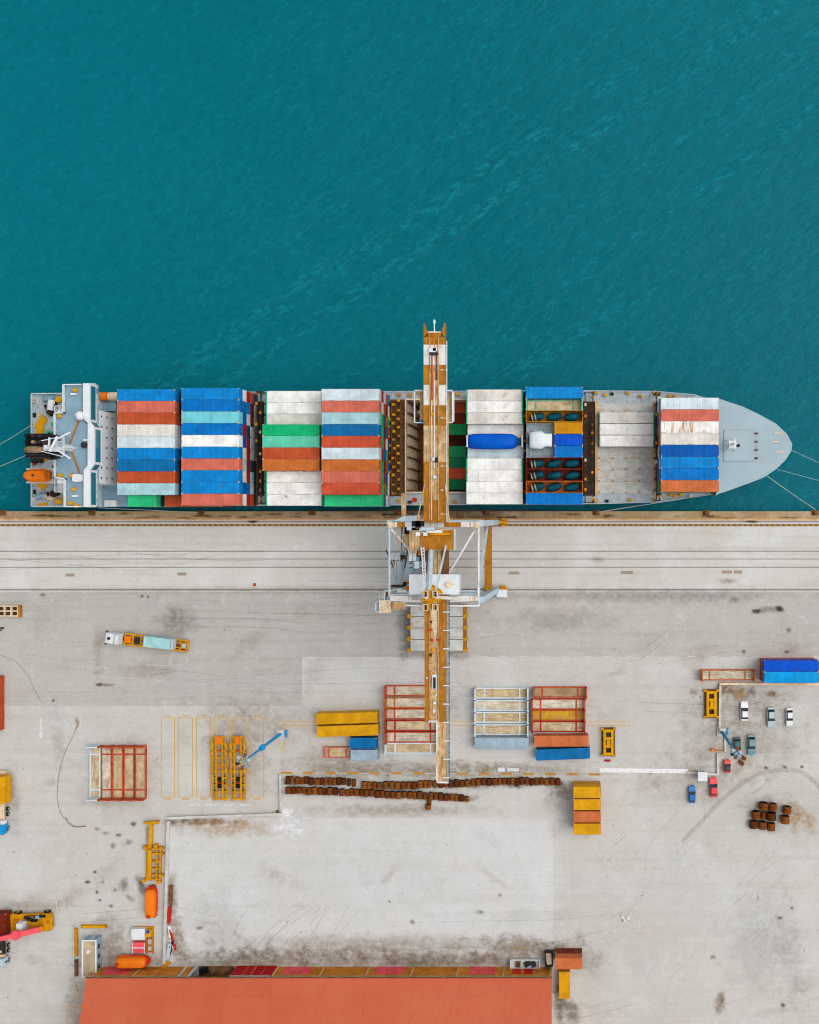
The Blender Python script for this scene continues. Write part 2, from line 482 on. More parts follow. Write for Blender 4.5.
    for x0, x1 in ((161.3, 174.6), (178.2, 192.4), (196.6, 210.4), (214.2, 228), (232.6, 245.6), (250, 263.6)):
        for x in (x0, x1): line(x, 717.5, x, 797.5, 1.05, YE, .7)
        line(x0, 717.8, x1, 717.8, 1.05, YE, .75, .0125); line(x0, 797, x1, 797, 1.05, YE, .75, .0125)
        line(x0 + 4, 715.6, x1 - 4, 715.6, 1.2, YE, .6); line(x0 + 3, 799, x1 - 3, 799, 1.3, YE, .6)
    for x0, x1 in ((278, 315), (450, 474), (588, 630)):
        for y in (721.4, 725.6): line(x0, y, x1, y, .8, YE, .8)
    for x in range(281, 605, 22): line(x, 762.4, x + 11, 762.2, 1.5, S(214, 204, 190), .75)
    for x in (189, 205.5, 223, 240.5): line(x, 805.2, x + 11, 804.8, 1.4, WH, .9)
    line(281, 773.2, 612, 774.0, 1.3, S(206, 198, 184), .8, .009)
    for k, x in enumerate(range(281, 606, 22)): line(x, 772.6 + k * .12, x + 11, 772.8 + k * .12, 2.1, OC, 1., .013)
    line(600, 770.2, 688, 771.2, 4.2, S(236, 236, 236), 1., .012)
    line(498, 769.6, 505, 769.8, 4., WH, 1.); line(507, 769.6, 519, 769.8, 3.4, WH, .9)
    line(282, 742, 282, 751, 1.4, YE, 1.)
    for y in (729, 735, 741, 747): line(600.6, y, 600.6, y + 4, 1.2, S(226, 214, 180), .9)
    line(598, 728.4, 604, 728.4, 1.2, WH, .9)
    line(67, 1006, 67, 1060, .8, YE, .8); line(73.5, 1006, 73.5, 1060, .8, YE, .8); line(67, 1006, 90, 1006, .8, YE, .7, .0125)
    line(70, 1000, 78, 992, .8, YE, .8); line(78, 992, 76, 985, 1., OC, .7)
    line(704, 683.2, 704, 690, .6, WH, .3)
    line(678, 861, 683, 857, 2.6, S(196, 214, 224), .8)
    line(647, 972, 650, 963, 5.5, S(214, 226, 226), .7)
    for px, py in ((35, 720), (0, 0)):
        pass
    for px, py, w_ in ((70, 575, 9), (182, 574, 9), (514, 573, 11), (627, 572.5, 12), (727, 572, 10), (738, 572, 8)):
        line(px - w_ / 2, py, px + w_ / 2, py, 3., S(170, 150, 126), .6)
    o = struct(mk.build('road_marking', 'marking')); paintattr(o, cols, uvs)
    # stains, plus shade painted along the coil rows and hatch cover
    st = MB(); cols = []; uvs = []
    def stain(px, py, rx, ry, col, a=.7, rot=0.):
        x, y = W(px, py); rx *= .2274 * 1.35; ry *= .2274 * 1.35
        c_, s_ = cos(rot), sin(rot); z = .0045 + .00002 * len(cols)
        st.face([(x + u * rx * c_ - v * ry * s_, y + u * rx * s_ + v * ry * c_, z) for u, v in ((-1, -1), (1, -1), (1, 1), (-1, 1))])
        cols.append(tuple(col[:3]) + (a,)); uvs.append([(0, 0), (1, 0), (1, 1), (0, 1)])
    DK = S(66, 58, 50); BR = S(150, 108, 66); OR = S(196, 150, 84); WS = S(226, 226, 226); TN = S(166, 146, 122); GY = S(148, 144, 138)
    for a in [(105, 833, 5, 3, DK, .6), (97, 829, 3, 2.4, DK, .5), (133, 824, 4, 3, DK, .6), (129, 842, 4, 3, DK, .4), (113, 846, 3, 3, DK, .5), (118, 835, 4, 2, DK, .5),
              (88, 882, 4, 2, DK, .9), (95, 872, 2, 2, DK, .6), (103, 882, 2, 1.5, DK, .6), (97, 892, 2, 2, DK, .7), (115, 890, 2, 2, DK, .6), (111, 906, 3, 2, DK, .5), (100, 900, 2, 1.6, DK, .6),
              (130, 898, 6, 3, GY, .9, -.6), (124, 884, 6, 8, GY, .8), (141, 885, 5, 10, S(110, 96, 80), .8, .3), (148, 835, 4, 10, TN, .7),
              (100, 684.5, 4, 2, DK, .8), (108, 685, 10, 1.5, BR, .6), (77, 722, 2.5, 7, BR, .55), (43, 595, 3, 2, DK, .5), (142, 596, 2, 2, DK, .7), (148, 597, 2, 2, DK, .7), (53, 701, 2, 2, DK, .7),
              (98, 650, 6, 30, TN, .35), (180, 620, 26, 16, GY, .4), (150, 670, 40, 10, TN, .3),
              (205, 822, 45, 4, BR, .8), (230, 828, 55, 10, OR, .5), (180, 821, 16, 3, S(120, 84, 44), .8), (172, 900, 6, 36, BR, .55), (176, 940, 10, 26, TN, .7),
              (290, 822, 20, 11, S(250, 250, 250), 1.), (286, 812, 12, 9, S(250, 250, 250), 1.), (296, 832, 14, 7, S(250, 250, 250), .9), (278, 828, 12, 7, S(250, 250, 250), .9),
              (200, 928, 4, 2, DK, .6), (330, 957, 170, 11, TN, .6), (440, 960, 130, 9, S(150, 126, 98), .55), (250, 960, 70, 11, TN, .55), (380, 945, 190, 12, TN, .45), (520, 950, 46, 16, TN, .8), (215, 925, 30, 40, GY, .15),
              (480, 912, 5, 2.5, DK, .55), (412, 922, 3, 4, TN, .7), (500, 895, 3, 2, TN, .8), (720, 1004, 6, 12, TN, .8), (722, 1000, 3, 8, BR, .5), (780, 918, 3, 2, DK, .9), (792, 908, 2, 2, DK, .8), (758, 897, 1.6, 4, DK, .5), (783, 1005, 3, 2.5, DK, .8), (713, 957, 3, 2, GY, .9),
              (770, 610, 14, 4, GY, .7), (757, 611, 5, 2.5, DK, .9), (779, 609, 4, 3, DK, .9), (735, 600, 7, 4, TN, .6), (789, 630, 3, 3, DK, .7), (744, 652, 2, 2, DK, .7), (787, 652, 2.4, 2, DK, .8),
              (728, 690, 14, 7, BR, .9), (740, 694, 10, 6, OR, .8), (752, 691, 6, 8, S(120, 84, 56), .8), (772, 694, 5, 4, BR, .7), (694, 693, 6, 6, TN, .8), (690, 710, 8, 6, WS, .7), (700, 697, 2, 2, DK, .6), (682, 722, 4, 5, WS, .5),
              (795, 815, 12, 18, OR, .55), (770, 815, 26, 18, TN, .55), (810, 826, 8, 12, OR, .5), (766, 768, 2.4, 2, S(120, 80, 40), .9), (785, 767, 2.4, 2, S(120, 80, 40), .9), (802, 767, 2.4, 2, S(120, 80, 40), .9),
              (740, 700, 60, 25, TN, .35), (740, 740, 70, 40, TN, .35), (700, 780, 60, 24, TN, .25),
              (500, 770, 90, 8, TN, .6), (400, 770, 100, 10, TN, .6), (330, 765, 60, 20, TN, .4), (560, 790, 12, 8, TN, .6), (400, 810, 100, 7, TN, .4),
              (597, 560, 8, 4, GY, .4), (728, 581, 10, 3, TN, .5), (752, 521, 7, 2, S(96, 76, 54), .9), (252, 521, 7, 2, S(70, 54, 40), .9), (440, 512, 120, 4, S(112, 86, 56), .6), (470, 517, 60, 4, S(120, 96, 70), .6),
              (405, 628, 9, 30, GY, .7), (437, 655, 40, 6, GY, .5), (300, 590, 200, 6, TN, .25), (640, 596, 180, 8, GY, .35), (560, 620, 60, 14, GY, .3), (250, 720, 70, 30, TN, .3), (238, 760, 34, 40, TN, .4), (120, 775, 50, 40, TN, .25),  # first patch paints the shadow left of the hatch cover
              (455, 690, 8, 30, WS, .35), (465, 740, 8, 6, WS, .6), (335, 712, 20, 8, WS, .25), (610, 690, 8, 8, WS, .5), (600, 715, 6, 8, WS, .5), (475, 700, 30, 30, WS, .2), (300, 708, 20, 6, WS, .5),
              (120, 965, 40, 30, TN, .5), (110, 940, 20, 30, TN, .5), (77, 1000, 14, 30, TN, .4), (30, 905, 40, 10, TN, .3), (12, 800, 10, 40, TN, .35), (560, 1000, 8, 26, S(112, 96, 80), .7), (572, 1015, 8, 16, S(120, 104, 90), .7),
              (588, 960, 20, 20, GY, .3), (560, 800, 18, 20, GY, .3), (640, 900, 80, 60, WS, .12), (360, 880, 120, 40, WS, .12), (760, 940, 40, 60, GY, .2), (790, 950, 16, 70, GY, .14), (318, 782, 40, 5, S(84, 62, 44), .8), (318, 792, 40, 4.5, S(84, 62, 44), .7), (400, 786, 46, 5, S(84, 62, 44), .8), (470, 784, 46, 5, S(84, 62, 44), .8), (530, 782.5, 40, 5, S(84, 62, 44), .8), (400, 795, 50, 5, S(84, 62, 44), .7), (445, 798, 30, 4.5, S(84, 62, 44), .7)]:  # last brown strips: oily dirt and painted shade along the coil rows
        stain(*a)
    rr = random.Random(5)
    for k in range(150):                         # small oil drips and scuffs
        px, py = rr.uniform(-20, 840), rr.uniform(596, 1030)
        q = rr.random()
        if q < .5: stain(px, py, rr.uniform(.6, 1.6), rr.uniform(.5, 1.3), DK, rr.uniform(.2, .7), rr.uniform(0, 3))
        elif q < .75: stain(px, py, rr.uniform(6, 26), rr.uniform(4, 14), TN, rr.uniform(.1, .22), rr.uniform(0, 3))
        else: stain(px, py, rr.uniform(4, 22), rr.uniform(3, 12), WS, rr.uniform(.15, .35), rr.uniform(0, 3))
    for k in range(60):
        stain(rr.uniform(-20, 840), rr.uniform(513, 519), rr.uniform(3, 14), rr.uniform(.8, 1.8), rr.choice([DK, S(112, 76, 40), S(206, 190, 164), S(90, 66, 44)]), rr.uniform(.4, .9))
    # coping stains lie on the coping, 2 cm up
    for i, f in enumerate(st.f):
        if st.v[f[0]][1] > W(0, 522)[1] - 0.2 and abs(st.v[f[0]][1] - st.v[f[2]][1]) < 4:
            for k in f: st.v[k] = (st.v[k][0], st.v[k][1], st.v[k][2] + .02)
    o = struct(st.build('ground_stain_and_shade', 'stain')); paintattr(o, cols, uvs)
    # tyre marks
    tm = MB(); cols = []; uvs = []
    def skid(pts, wpx, col, a):
        P = [Vector(W(*p)) for p in pts]
        Q = []
        for i in range(len(P) - 1):              # Catmull-Rom
            p0, p1, p2, p3 = P[max(i - 1, 0)], P[i], P[i + 1], P[min(i + 2, len(P) - 1)]
            for t in [k / 8 for k in range(8)]:
                Q.append(.5 * ((2 * p1) + (p2 - p0) * t + (2 * p0 - 5 * p1 + 4 * p2 - p3) * t * t + (3 * p1 - p0 - 3 * p2 + p3) * t ** 3))
        Q.append(P[-1]); z = .0075 + .00003 * len(tm.f) / 8
        hw = wpx * .2274 / 2
        nr = []
        for i in range(len(Q)):
            d = (Q[min(i + 1, len(Q) - 1)] - Q[max(i - 1, 0)]).normalized(); nr.append(Vector((-d.y, d.x)) * hw)
        for i in range(len(Q) - 1):
            a0, a1, b1, b0 = Q[i] - nr[i], Q[i + 1] - nr[i + 1], Q[i + 1] + nr[i + 1], Q[i] + nr[i]
            tm.face([(p.x, p.y, z) for p in (a0, a1, b1, b0)])
            cols.append(tuple(col[:3]) + (a,)); uvs.append([(0, 0), (1, 0), (1, 1), (0, 1)])
    TK = S(108, 98, 88)
    skid([(79, 722), (72, 738), (63, 758), (58, 782), (58, 803), (63, 817), (73, 826), (86, 826)], 1.4, TK, .42)
    skid([(65, 817), (74, 826.3), (86, 826)], 1.7, S(96, 82, 68), .5)
    skid([(0, 655), (15, 661), (27, 675), (35, 690), (41, 703)], 1.2, TK, .28)
    skid([(682, 842), (701, 822), (721.5, 800), (746, 781), (767, 772), (791, 770), (808, 776), (830, 800)], 6., S(168, 161, 152), .28)
    for k in range(7):
        o_ = k * 3.
        skid([(688 + o_, 850), (708 + o_, 826), (730 + o_, 806), (752 + o_ * .6, 793 - o_ * .4), (775, 790 - o_), (797, 796 - o_), (815 + o_, 815)], .7, TK, .12)
    rr = random.Random(11)
    for k in range(34):                          # long gentle truck tracks
        x0, y0 = rr.uniform(-60, 760), rr.choice([rr.uniform(596, 706), rr.uniform(530, 585), rr.uniform(830, 1020), rr.uniform(596, 700)])
        L = rr.uniform(60, 260); b1, b2 = rr.uniform(-14, 14), rr.uniform(-14, 14)
        for d in (0, 8.5):
            skid([(x0, y0 + d), (x0 + L * .33, y0 + b1 * .5 + d), (x0 + L * .66, y0 + b1 + d), (x0 + L, y0 + b2 + d)], .9, TK, rr.uniform(.08, .22))
    for k in range(26):
        x0, y0 = rr.uniform(560, 800), rr.uniform(850, 1020)
        a0 = rr.uniform(.6, 1.4); L = rr.uniform(30, 90); c_ = rr.uniform(-20, 20)
        skid([(x0, y0), (x0 + cos(a0) * L * .5 + c_, y0 - sin(a0) * L * .5), (x0 + cos(a0) * L, y0 - sin(a0) * L)], .8, TK if k % 3 else S(214, 214, 212), rr.uniform(.08, .2))
    for k in range(14):
        x0 = rr.uniform(215, 330)
        skid([(x0, 962), (x0 + 10, 940), (x0 + rr.uniform(25, 60), 905)], .7, TK, rr.uniform(.1, .25))
    o = struct(tm.build('tyre_mark', 'skid')); paintattr(o, cols, uvs)

def paintattr(o, cols, uvs):
    me = o.data
    ca = me.color_attributes.new('Col', 'FLOAT_COLOR', 'CORNER')
    uv = me.uv_layers.new(name='UV')
    for p in me.polygons:
        for k, li in enumerate(p.loop_indices):
            ca.data[li].color = cols[p.index]
            uv.data[li].uv = uvs[p.index][k]

# ------------------------------------------------------------------ containers
CW, CH = 2.44, 2.59
def corrugated(mb, L, h=CH, w=CW, n=None):
    """closed box whose long sides and roof carry shallow ribs"""
    n = n or int(L / .55)
    x0, x1 = -L / 2 + .12, L / 2 - .12
    hw = w / 2
    # frame: sills, headers, posts
    for s in (-1, 1):
        mb.b(-L / 2, s * hw - (.1 if s > 0 else 0), 0, L / 2, s * hw + (.1 if s < 0 else 0), .16, 1)
        mb.b(-L / 2, s * hw - (.08 if s > 0 else 0), h - .1, L / 2, s * hw + (.08 if s < 0 else 0), h, 1)
        for e in (-1, 1):
            xa = e * L / 2 - (.12 if e > 0 else 0); ya = s * hw - (.1 if s > 0 else 0)
            mb.b(xa, ya, .162, xa + .12, ya + .1, h - .102)
    for s in (-1, 1):                            # side sheets
        pts = []
        for k in range(n + 1):
            x = x0 + (x1 - x0) * k / n
            for dx, d in ((0, .01), (.25, .01), (.5, .055), (.75, .055)) if k < n else ((0, .01),):
                pts.append((x + dx * (x1 - x0) / n, s * (hw - d)))
        for a, b in zip(pts, pts[1:]):
            q = [(a[0], a[1], .162), (b[0], b[1], .162), (b[0], b[1], h - .102), (a[0], a[1], h - .102)]
            mb.face(q if s < 0 else q[::-1])
    pr = []                                      # roof sheet
    for k in range(n + 1):
        x = x0 + (x1 - x0) * k / n
        for dx, d in ((0, .012), (.3, .012), (.5, .03), (.8, .03)) if k < n else ((0, .012),):
            pr.append((x + dx * (x1 - x0) / n, h - d))
    for a, b in zip(pr, pr[1:]):
        mb.face([(a[0], -hw + .081, a[1]), (b[0], -hw + .081, b[1]), (b[0], hw - .081, b[1]), (a[0], hw - .081, a[1])])
    for e in (-1, 1):
        mb.b(e * L / 2 - (.12 if e > 0 else 0), -hw + .081, h - .11, e * L / 2 + (.12 if e < 0 else 0), hw - .081, h - .004, 1)
    mb.b(-L / 2 + .02, -hw + .1, .16, -L / 2 + .06, hw - .1, h - .1)         # front sheet
    mb.face([(-L / 2 + .1, -hw + .1, .12), (-L / 2 + .1, hw - .1, .12), (L / 2 - .1, hw - .1, .12), (L / 2 - .1, -hw + .1, .12)])
    return mb
def make_container(L, m='box', name='shipping_container', h=CH, casts=True, flip=False):
    r = thing(name, 'x', 'container')
    bd = corrugated(MB(), L, h).build('body', [m, 'boxrail'], r)
    for s in (-1, 1):
        d = MB()
        y0, y1 = (.012, CW / 2 - .102) if s > 0 else (-CW / 2 + .102, -.012)
        d.b(L / 2 - .07, y0, .17, L / 2 - .02, y1, h - .115)
        for q in (.3, .7):
            y = y0 + (y1 - y0) * q; d.b(L / 2 - .018, y - .02, .2, L / 2 + .012, y + .02, h - .15)
        d.build('door', m, r)
    if casts:
        for sx in (-1, 1):
            for sy in (-1, 1):
                c_ = MB().b(-.1, -.09, -.06, .1, .09, .06)
                c_.build('corner_casting', 'cast', r, (sx * (L / 2 - .088), sy * (CW / 2 - .078), h - .052))
    return proto(r)
def make_reefer(L, h=CH):
    r = thing('refrigerated_container', 'x', 'container')
    bd = corrugated(MB(), L - .5, h).build('body', ['box', 'boxrail'], r)
    for e in (-1, 1):
        f = MB()
        xa = e * (L / 2 - .125)
        for s in (-1, 1): f.b(xa - .12, s * 1.14 - .08, 0, xa + .12, s * 1.14 + .08, h + .004)
        f.b(xa - .12, -1.06, h - .14, xa + .12, 1.06, h + .002); f.b(xa - .12, -1.06, 0, xa + .12, 1.06, .16)
        f.build('end_frame', 'green', r)
    u = MB().b(-L / 2 + .06, -1.04, .2, -L / 2 + .2, 1.04, h - .2)
    u.build('refrigeration_unit', 'white', r)
    return proto(r)
def make_flatrack(L, wall=1.9, rk='rack'):
    wall = 1.9 if L > 8 else .25
    r = thing('flat_rack', 'x', 'flat rack')
    b = MB()
    for s in (-1, 1): b.b(-L / 2, s * 1.10 - .13, 0, L / 2, s * 1.10 + .13, .66)
    for k in range(9):
        x = -L / 2 + .4 + (L - .8) * k / 8; b.b(x - .08, -.965, .1, x + .08, .965, .5)
    b.build('base_frame', rk, r)
    MB().b(-L / 2 + .3, -.968, .504, L / 2 - .3, .968, .56).build('floor', 'wood', r)
    for e in (-1, 1):
        w_ = MB()
        x = e * (L / 2 - .15)
        w_.b(x - .2, -1.2, .665, x + .2, -.98, wall + .62); w_.b(x - .2, .98, .665, x + .2, 1.2, wall + .62)
        w_.b(x - .13, -.965, .57, x + .13, .965, wall + .6)
        w_.build('end_wall', rk, r)
        c_ = MB(); xx = e * (L / 2 - L * .17)
        c_.b(xx - .16, -.965, .565, xx + .16, .965, .67); c_.build('cross_bar', rk, r)
    return proto(r)
def make_opentop(L, h=CH):
    r = thing('open_top_container', 'x', 'container')
    b = MB()
    b.b(-L / 2, -1.22, 0, L / 2, 1.22, .16)
    b.build('body', 'rack', r)
    for s in (-1, 1): MB().b(-L / 2 + .12, s * 1.17 - .05, .162, L / 2 - .12, s * 1.17 + .05, h).build('side_wall', 'rack', r)
    for e in (-1, 1):
        w_ = MB(); x = e * (L / 2 - .06); w_.b(x - .06, -1.22, .162, x + .06, 1.22, h - .003); w_.build('end_wall', 'rack', r)
    return proto(r)
P40 = make_container(12.19); P20 = make_container(6.06); P40h = make_container(12.19, casts=False); P45 = make_container(13.72, h=2.9)
P40r = make_container(12.19, 'boxrust')
P40f = make_reefer(12.19); PR = make_flatrack(12.19); PR20 = make_flatrack(6.06); PRW = make_flatrack(12.19, rk='rackpale'); PO = make_opentop(12.19)
C = dict(blue=((8, 134, 208), 'bright blue'), blue2=((0, 118, 200), 'mid blue'), blue3=((0, 92, 178), 'dark blue'), steel=((12, 110, 170), 'faded blue'),
         cyan=((116, 206, 216), 'pale turquoise'), white=((246, 245, 240), 'white'), off=((228, 224, 215), 'off-white'), pale=((212, 228, 234), 'pale grey-blue'), ptl=((172, 212, 218), 'pale teal'),
         salmon=((212, 112, 92), 'salmon red'), salmon2=((204, 84, 56), 'faded red'), brick=((192, 84, 46), 'brick red'), orange=((206, 112, 64), 'rusty orange'), tan=((204, 112, 52), 'orange-brown'),
         green=((16, 184, 116), 'bright green'), mint=((100, 208, 176), 'mint green'), green2=((48, 198, 130), 'light green'), dgreen=((20, 120, 80), 'dark green'), mgreen=((30, 150, 94), 'mid green'),
         red=((176, 34, 34), 'dark red'), maroon=((120, 40, 26), 'maroon'), teal=((0, 88, 110), 'dark teal'), grey=((160, 182, 196), 'grey-blue'), yellow=((222, 160, 14), 'yellow'), mustard=((204, 140, 14), 'mustard yellow'), royal=((0, 84, 205), 'royal blue'), sky=((0, 160, 230), 'sky blue'))
def col(k): return S(*C[k][0])
ORD = ['first', 'second', 'third', 'fourth', 'fifth', 'sixth', 'seventh', 'eighth', 'ninth', 'tenth']
TIER = ['bottom', 'second', 'third', 'fourth', 'top']
def art(s): return s
LOOK = {P40.name: 'container', P20.name: 'short container'}
def put(pr, xl, yc, z, k, label, group, L=12.19, rz=0.):
    return dup(pr, (xl + L / 2, yc, z), rz, label, group, col(k))
HZ = 4.0
rnd = random.Random(21)
POOL = ['blue', 'salmon', 'white', 'red', 'pale', 'teal', 'maroon', 'blue2', 'green', 'off', 'orange', 'brick']
def block(where, grp, xl, y0, tops, tiers, pitch=2.48, base=HZ, lower=None, protos=None):
    """a bay of stacks: the tops in view plus the tiers under them"""
    for i, k in enumerate(tops):
        if k is None: continue
        t = tiers[i]
        yc = y0 - CW / 2 - pitch * i
        for j in range(t):
            z = base + j * CH
            top = j == t - 1
            kk = k if top else (lower[i][t - 2 - j] if lower and i < len(lower) and t - 2 - j < len(lower[i]) else rnd.choice(POOL))
            pr = (protos or {}).get(i, P40) if top else P40h
            if top:
                lab = f"{C[kk][1]} container topping the {where}, {ORD[i]} row from open water"
            else:
                lab = f"{C[kk][1]} container {['', 'one', 'two', 'three', 'four'][t - 1 - j]} below top of {where}, {ORD[i]} row from water"
            put(pr, xl, yc, z, kk, lab, grp)
def ship_cargo():
    g = 'containers stacked on the ship'
    ya = 26.8
    # block A beside the deckhouse
    block('stack beside the deckhouse', g, -96.0, 26.54, ['blue', 'salmon', 'brick', 'off', 'pale', 'blue', 'steel', 'brick', 'ptl'], [5] * 9,
          lower=[['teal', 'red'], ['maroon', 'white'], ['brick'], ['off', 'teal'], ['white', 'off'], ['steel', 'blue'], ['maroon'], ['teal', 'dgreen'], ['teal', 'white']])
    y = 26.54 - 1.22 - 2.48 * 9
    for j, k in enumerate(('brick', 'maroon', 'brick')):
        put(P40, -88.0, y, HZ + j * CH, k, f"{C[k][1]} container {['at the foot', 'in the middle', 'on top'][j]} of the low quayside stack", g)
    for j, k in enumerate(('white', 'maroon', 'teal', 'green2')):
        lab = 'short light green container on top of the quayside edge beside the deckhouse stack' if j == 3 else f'{C[k][1]} short container, {["three", "two", "one"][j]} below the short green one by the quay'
        put(P20, -94.9, y, HZ + j * CH, k, lab, g, 6.06)
    B = ['blue', 'blue2', 'cyan', 'blue2', 'white', 'blue', 'salmon', 'blue', 'blue', 'salmon']
    low = [['white', 'red', 'salmon2', 'teal'], ['steel', 'blue', 'maroon', 'off'], ['blue3', 'pale', 'maroon', 'off'], ['red', 'teal', 'off', 'grey'], ['blue3', 'red', 'pale', 'grey'], ['off', 'red', 'off', 'grey'],
           ['ptl', 'red', 'teal', 'maroon'], ['off', 'red', 'ptl', 'teal'], ['blue3', 'blue2', 'off', 'teal'], ['white', 'red', 'brick', 'maroon']]
    block('second stack from the deckhouse', g, W(181.3, 0, 17)[0], 26.8, B, [5] * 10, lower=low)
    xc = W(262.4, 0, 14.36)[0]
    block('stack with two green tops', g, xc, 26.8, ['white', 'white', 'off', 'green', 'mint', 'brick', 'tan', 'white', 'white', 'white'], [3, 3, 3, 4, 4, 4, 4, 3, 3, 3], protos={0: P40f, 1: P40f, 2: P40f, 7: P40f, 8: P40f, 9: P40f})
    lowD = [['red', 'pale', 'salmon2'], ['off', 'brick', 'maroon'], ['green', 'teal', 'brick'], ['green', 'maroon', 'blue3'], ['green', 'red', 'off'], ['red', 'blue3', 'green'], ['green', 'maroon', 'brick'], ['green', 'red', 'blue3'], ['green', 'brick', 'mgreen'], ['teal', 'off', 'grey']]
    block('stack beside the open hold', g, W(321.5, 0, 17)[0], 26.6, ['pale', 'salmon', 'ptl', 'steel', 'salmon2', 'pale', 'tan', 'salmon', 'salmon2', 'green2'], [5] * 9 + [4], lower=lowD)
    # in the open hold
    ks = ['brick', 'maroon', 'mgreen', None, 'mgreen', 'dgreen', 'salmon2', 'dgreen']
    for i, k in enumerate(ks):
        if k is None: continue
        yc = 24.4 - 2.5 * i
        for j in range(3):
            kk = k if j == 2 else rnd.choice(POOL)
            lab = (f"short {C[kk][1]} container down in the open hold, {ORD[i]} row from the water" if j == 2 else f"{C[kk][1]} container {['two', 'one'][j]} below the top in the open hold, {ORD[i]} row from water")
            put(P20, -30.0, yc, -7.0 + j * CH, kk, lab, 'containers in the open hold', 6.06)
    # all-white block right of the crane boom
    xf = W(466.4, 0, 11.77)[0]
    block('all-white stack', g, xf, 27.1, ['off', 'white', 'off', 'white', None, 'pale', 'white', 'white', 'white', 'white'], [3, 3, 3, 2, 0, 2, 3, 3, 3, 3], protos={0: P40f, 1: P40f, 2: P40f, 6: P40f, 7: P40f})
    yc = 27.1 - 1.22 - 2.48 * 4
    put(P40h, xf, yc, HZ, 'pale', 'pale container at the bottom under the blue tarpaulin load', g)
    put(P40h, xf, yc, HZ + CH, 'off', 'off-white container directly under the flat rack with the blue load', g)
    dup(PRW, (xf + 6.095, yc, HZ + 2 * CH), 0, 'white flat rack carrying the blue tarpaulin load on the ship', 'flat racks on the ship', col('white'))
    b = MB()                                     # long load under a blue tarpaulin
    rings = []
    for x, wv, h in ((-5.75, .7, 1.0), (-5.5, 1.45, 1.9), (-4.4, 1.62, 2.3), (-2.5, 1.68, 2.35), (0, 1.7, 2.3), (2.2, 1.7, 2.25), (4.0, 1.6, 2.1), (4.9, 1.15, 1.7), (5.2, .7, 1.2)):
        rings.append([(x, wv * a, h * z + rnd.uniform(-.05, .05)) for a, z in ((-.8, .0), (-1, .25), (-.98, .7), (-.72, .93), (-.3, 1.0), (.2, .97), (.7, .92), (.97, .7), (1, .25), (.8, .0))])
    b.loft(rings)
    t = thing('tarpaulin_load', 'long bundle under a bright blue tarpaulin across the white containers', 'cargo', (xf + 5.9, yc, HZ + 2 * CH + .665))
    b.build('tarpaulin', 'tarpblue', t, smooth=True)
    MB().prism([(5.0, -.75), (6.1, -.6), (6.1, .6), (5.0, .75)], .01, 1.0).build('cradle', 'tarpteal', t)
    # mixed block with open tops
    xg = W(525.8, 0, 14.36)[0]; pg = 2.52
    yg = [27.4 - 1.26 - pg * i for i in range(10)]
    for i in range(10):
        nt = 3
        for j in range(nt):
            kk = rnd.choice(POOL)
            put(P40h, xg, yg[i], HZ + j * CH, kk, f"{C[kk][1]} container {['three', 'two', 'one'][j]} below the open-top tier, {ORD[i]} row from water", g)
    zt = HZ + 3 * CH
    put(P40, xg, yg[0], zt, 'blue', 'bright blue container on the water side of the open-top stack', g)
    put(P40, xg, yg[9], zt, 'blue2', 'mid blue container on the quay side of the open-top stack', g)
    dup(PR, (xg + 6.095, yg[1], zt), 0, 'green flat rack with bare plank floor on the ship', 'flat racks on the ship', col('mint'))
    tops = ((2, 'mustard', 'mustard open-top container with three dark bundles, water side of the white wrapped load'),
            (6, 'maroon', 'dark red open-top container with three bundles, next to the white wrapped load'),
            (7, 'maroon', 'dark open-top container with three bundles, middle one of the three together'),
            (8, 'tan', 'orange open-top container with three bundles, beside the mid blue quayside container'))
    for i, k, lab in tops:
        dup(PO, (xg + 6.095, yg[i], zt), 0, lab, 'open-top containers with bundles', col(k))
        for q in range(3):
            nm = {2: 'water-side mustard', 6: 'dark red', 7: 'middle dark', 8: 'orange'}[i]
            t = thing('wrapped_bundle', f"dark teal wrapped bundle in the {nm} open-top container, {'left one tied with tan straps' if q == 0 else ['', 'the middle one', 'the right one'][q]}", 'cargo', (xg + 2.3 + 3.8 * q + rnd.uniform(-.1, .1), yg[i] + rnd.uniform(-.06, .06), zt + .17), .2 + rnd.uniform(-.08, .08), 'wrapped bundles in open tops')
            b = MB(); rings = []
            for x, s_ in ((-1.62, .3), (-1.45, .62), (-1.0, .85), (-.3, .95), (.4, 1.), (1.0, .9), (1.45, .62), (1.65, .28)):
                rings.append([(x, .88 * s_ * cos(a) * (1 + rnd.uniform(-.05, .05)), 1.05 + 1.04 * s_ * sin(a)) for a in [2 * pi * u / 10 for u in range(10)]])
            b.loft(rings).build('tarpaulin', 'tarpteal', t, smooth=True)
            if q == 0:
                for x in (-1.05, -.35):
                    b = MB(); rings = [[(x + dx, .93 * cos(a) * .97, 1.05 + 1.08 * sin(a) * .97) for a in [2 * pi * u / 14 for u in range(14)]] for dx in (-.11, .11)]
                    b.loft(rings, caps=False).build('strap', 'strap', t)
    for i, k, n_ in ((3, 'mustard', 'mustard yellow short container, water side of two short blue ones'), (4, 'royal', 'royal blue short container between a mustard and another blue short one'), (5, 'blue2', 'mid blue short container with pale band, quay side of the royal blue one')):
        put(P20, xg + 6.13, yg[i], zt, k, n_, g, 6.06)
    for i, n_ in ((3, 'short grey flat rack on the water side of the white wrapped load'), (4, 'short grey flat rack under the white wrapped load'), (5, 'short grey flat rack on the quay side of the white wrapped load')):
        dup(PR20, (xg + 3.03, yg[i], zt), 0, n_, 'flat racks on the ship', col('grey'), floor=(146, 168, 178))
    t = thing('wrapped_cargo', 'white sheeted load bulging over its short flat rack on the ship', 'cargo', (xg + 3.1, yg[4] - .05, zt + .57))
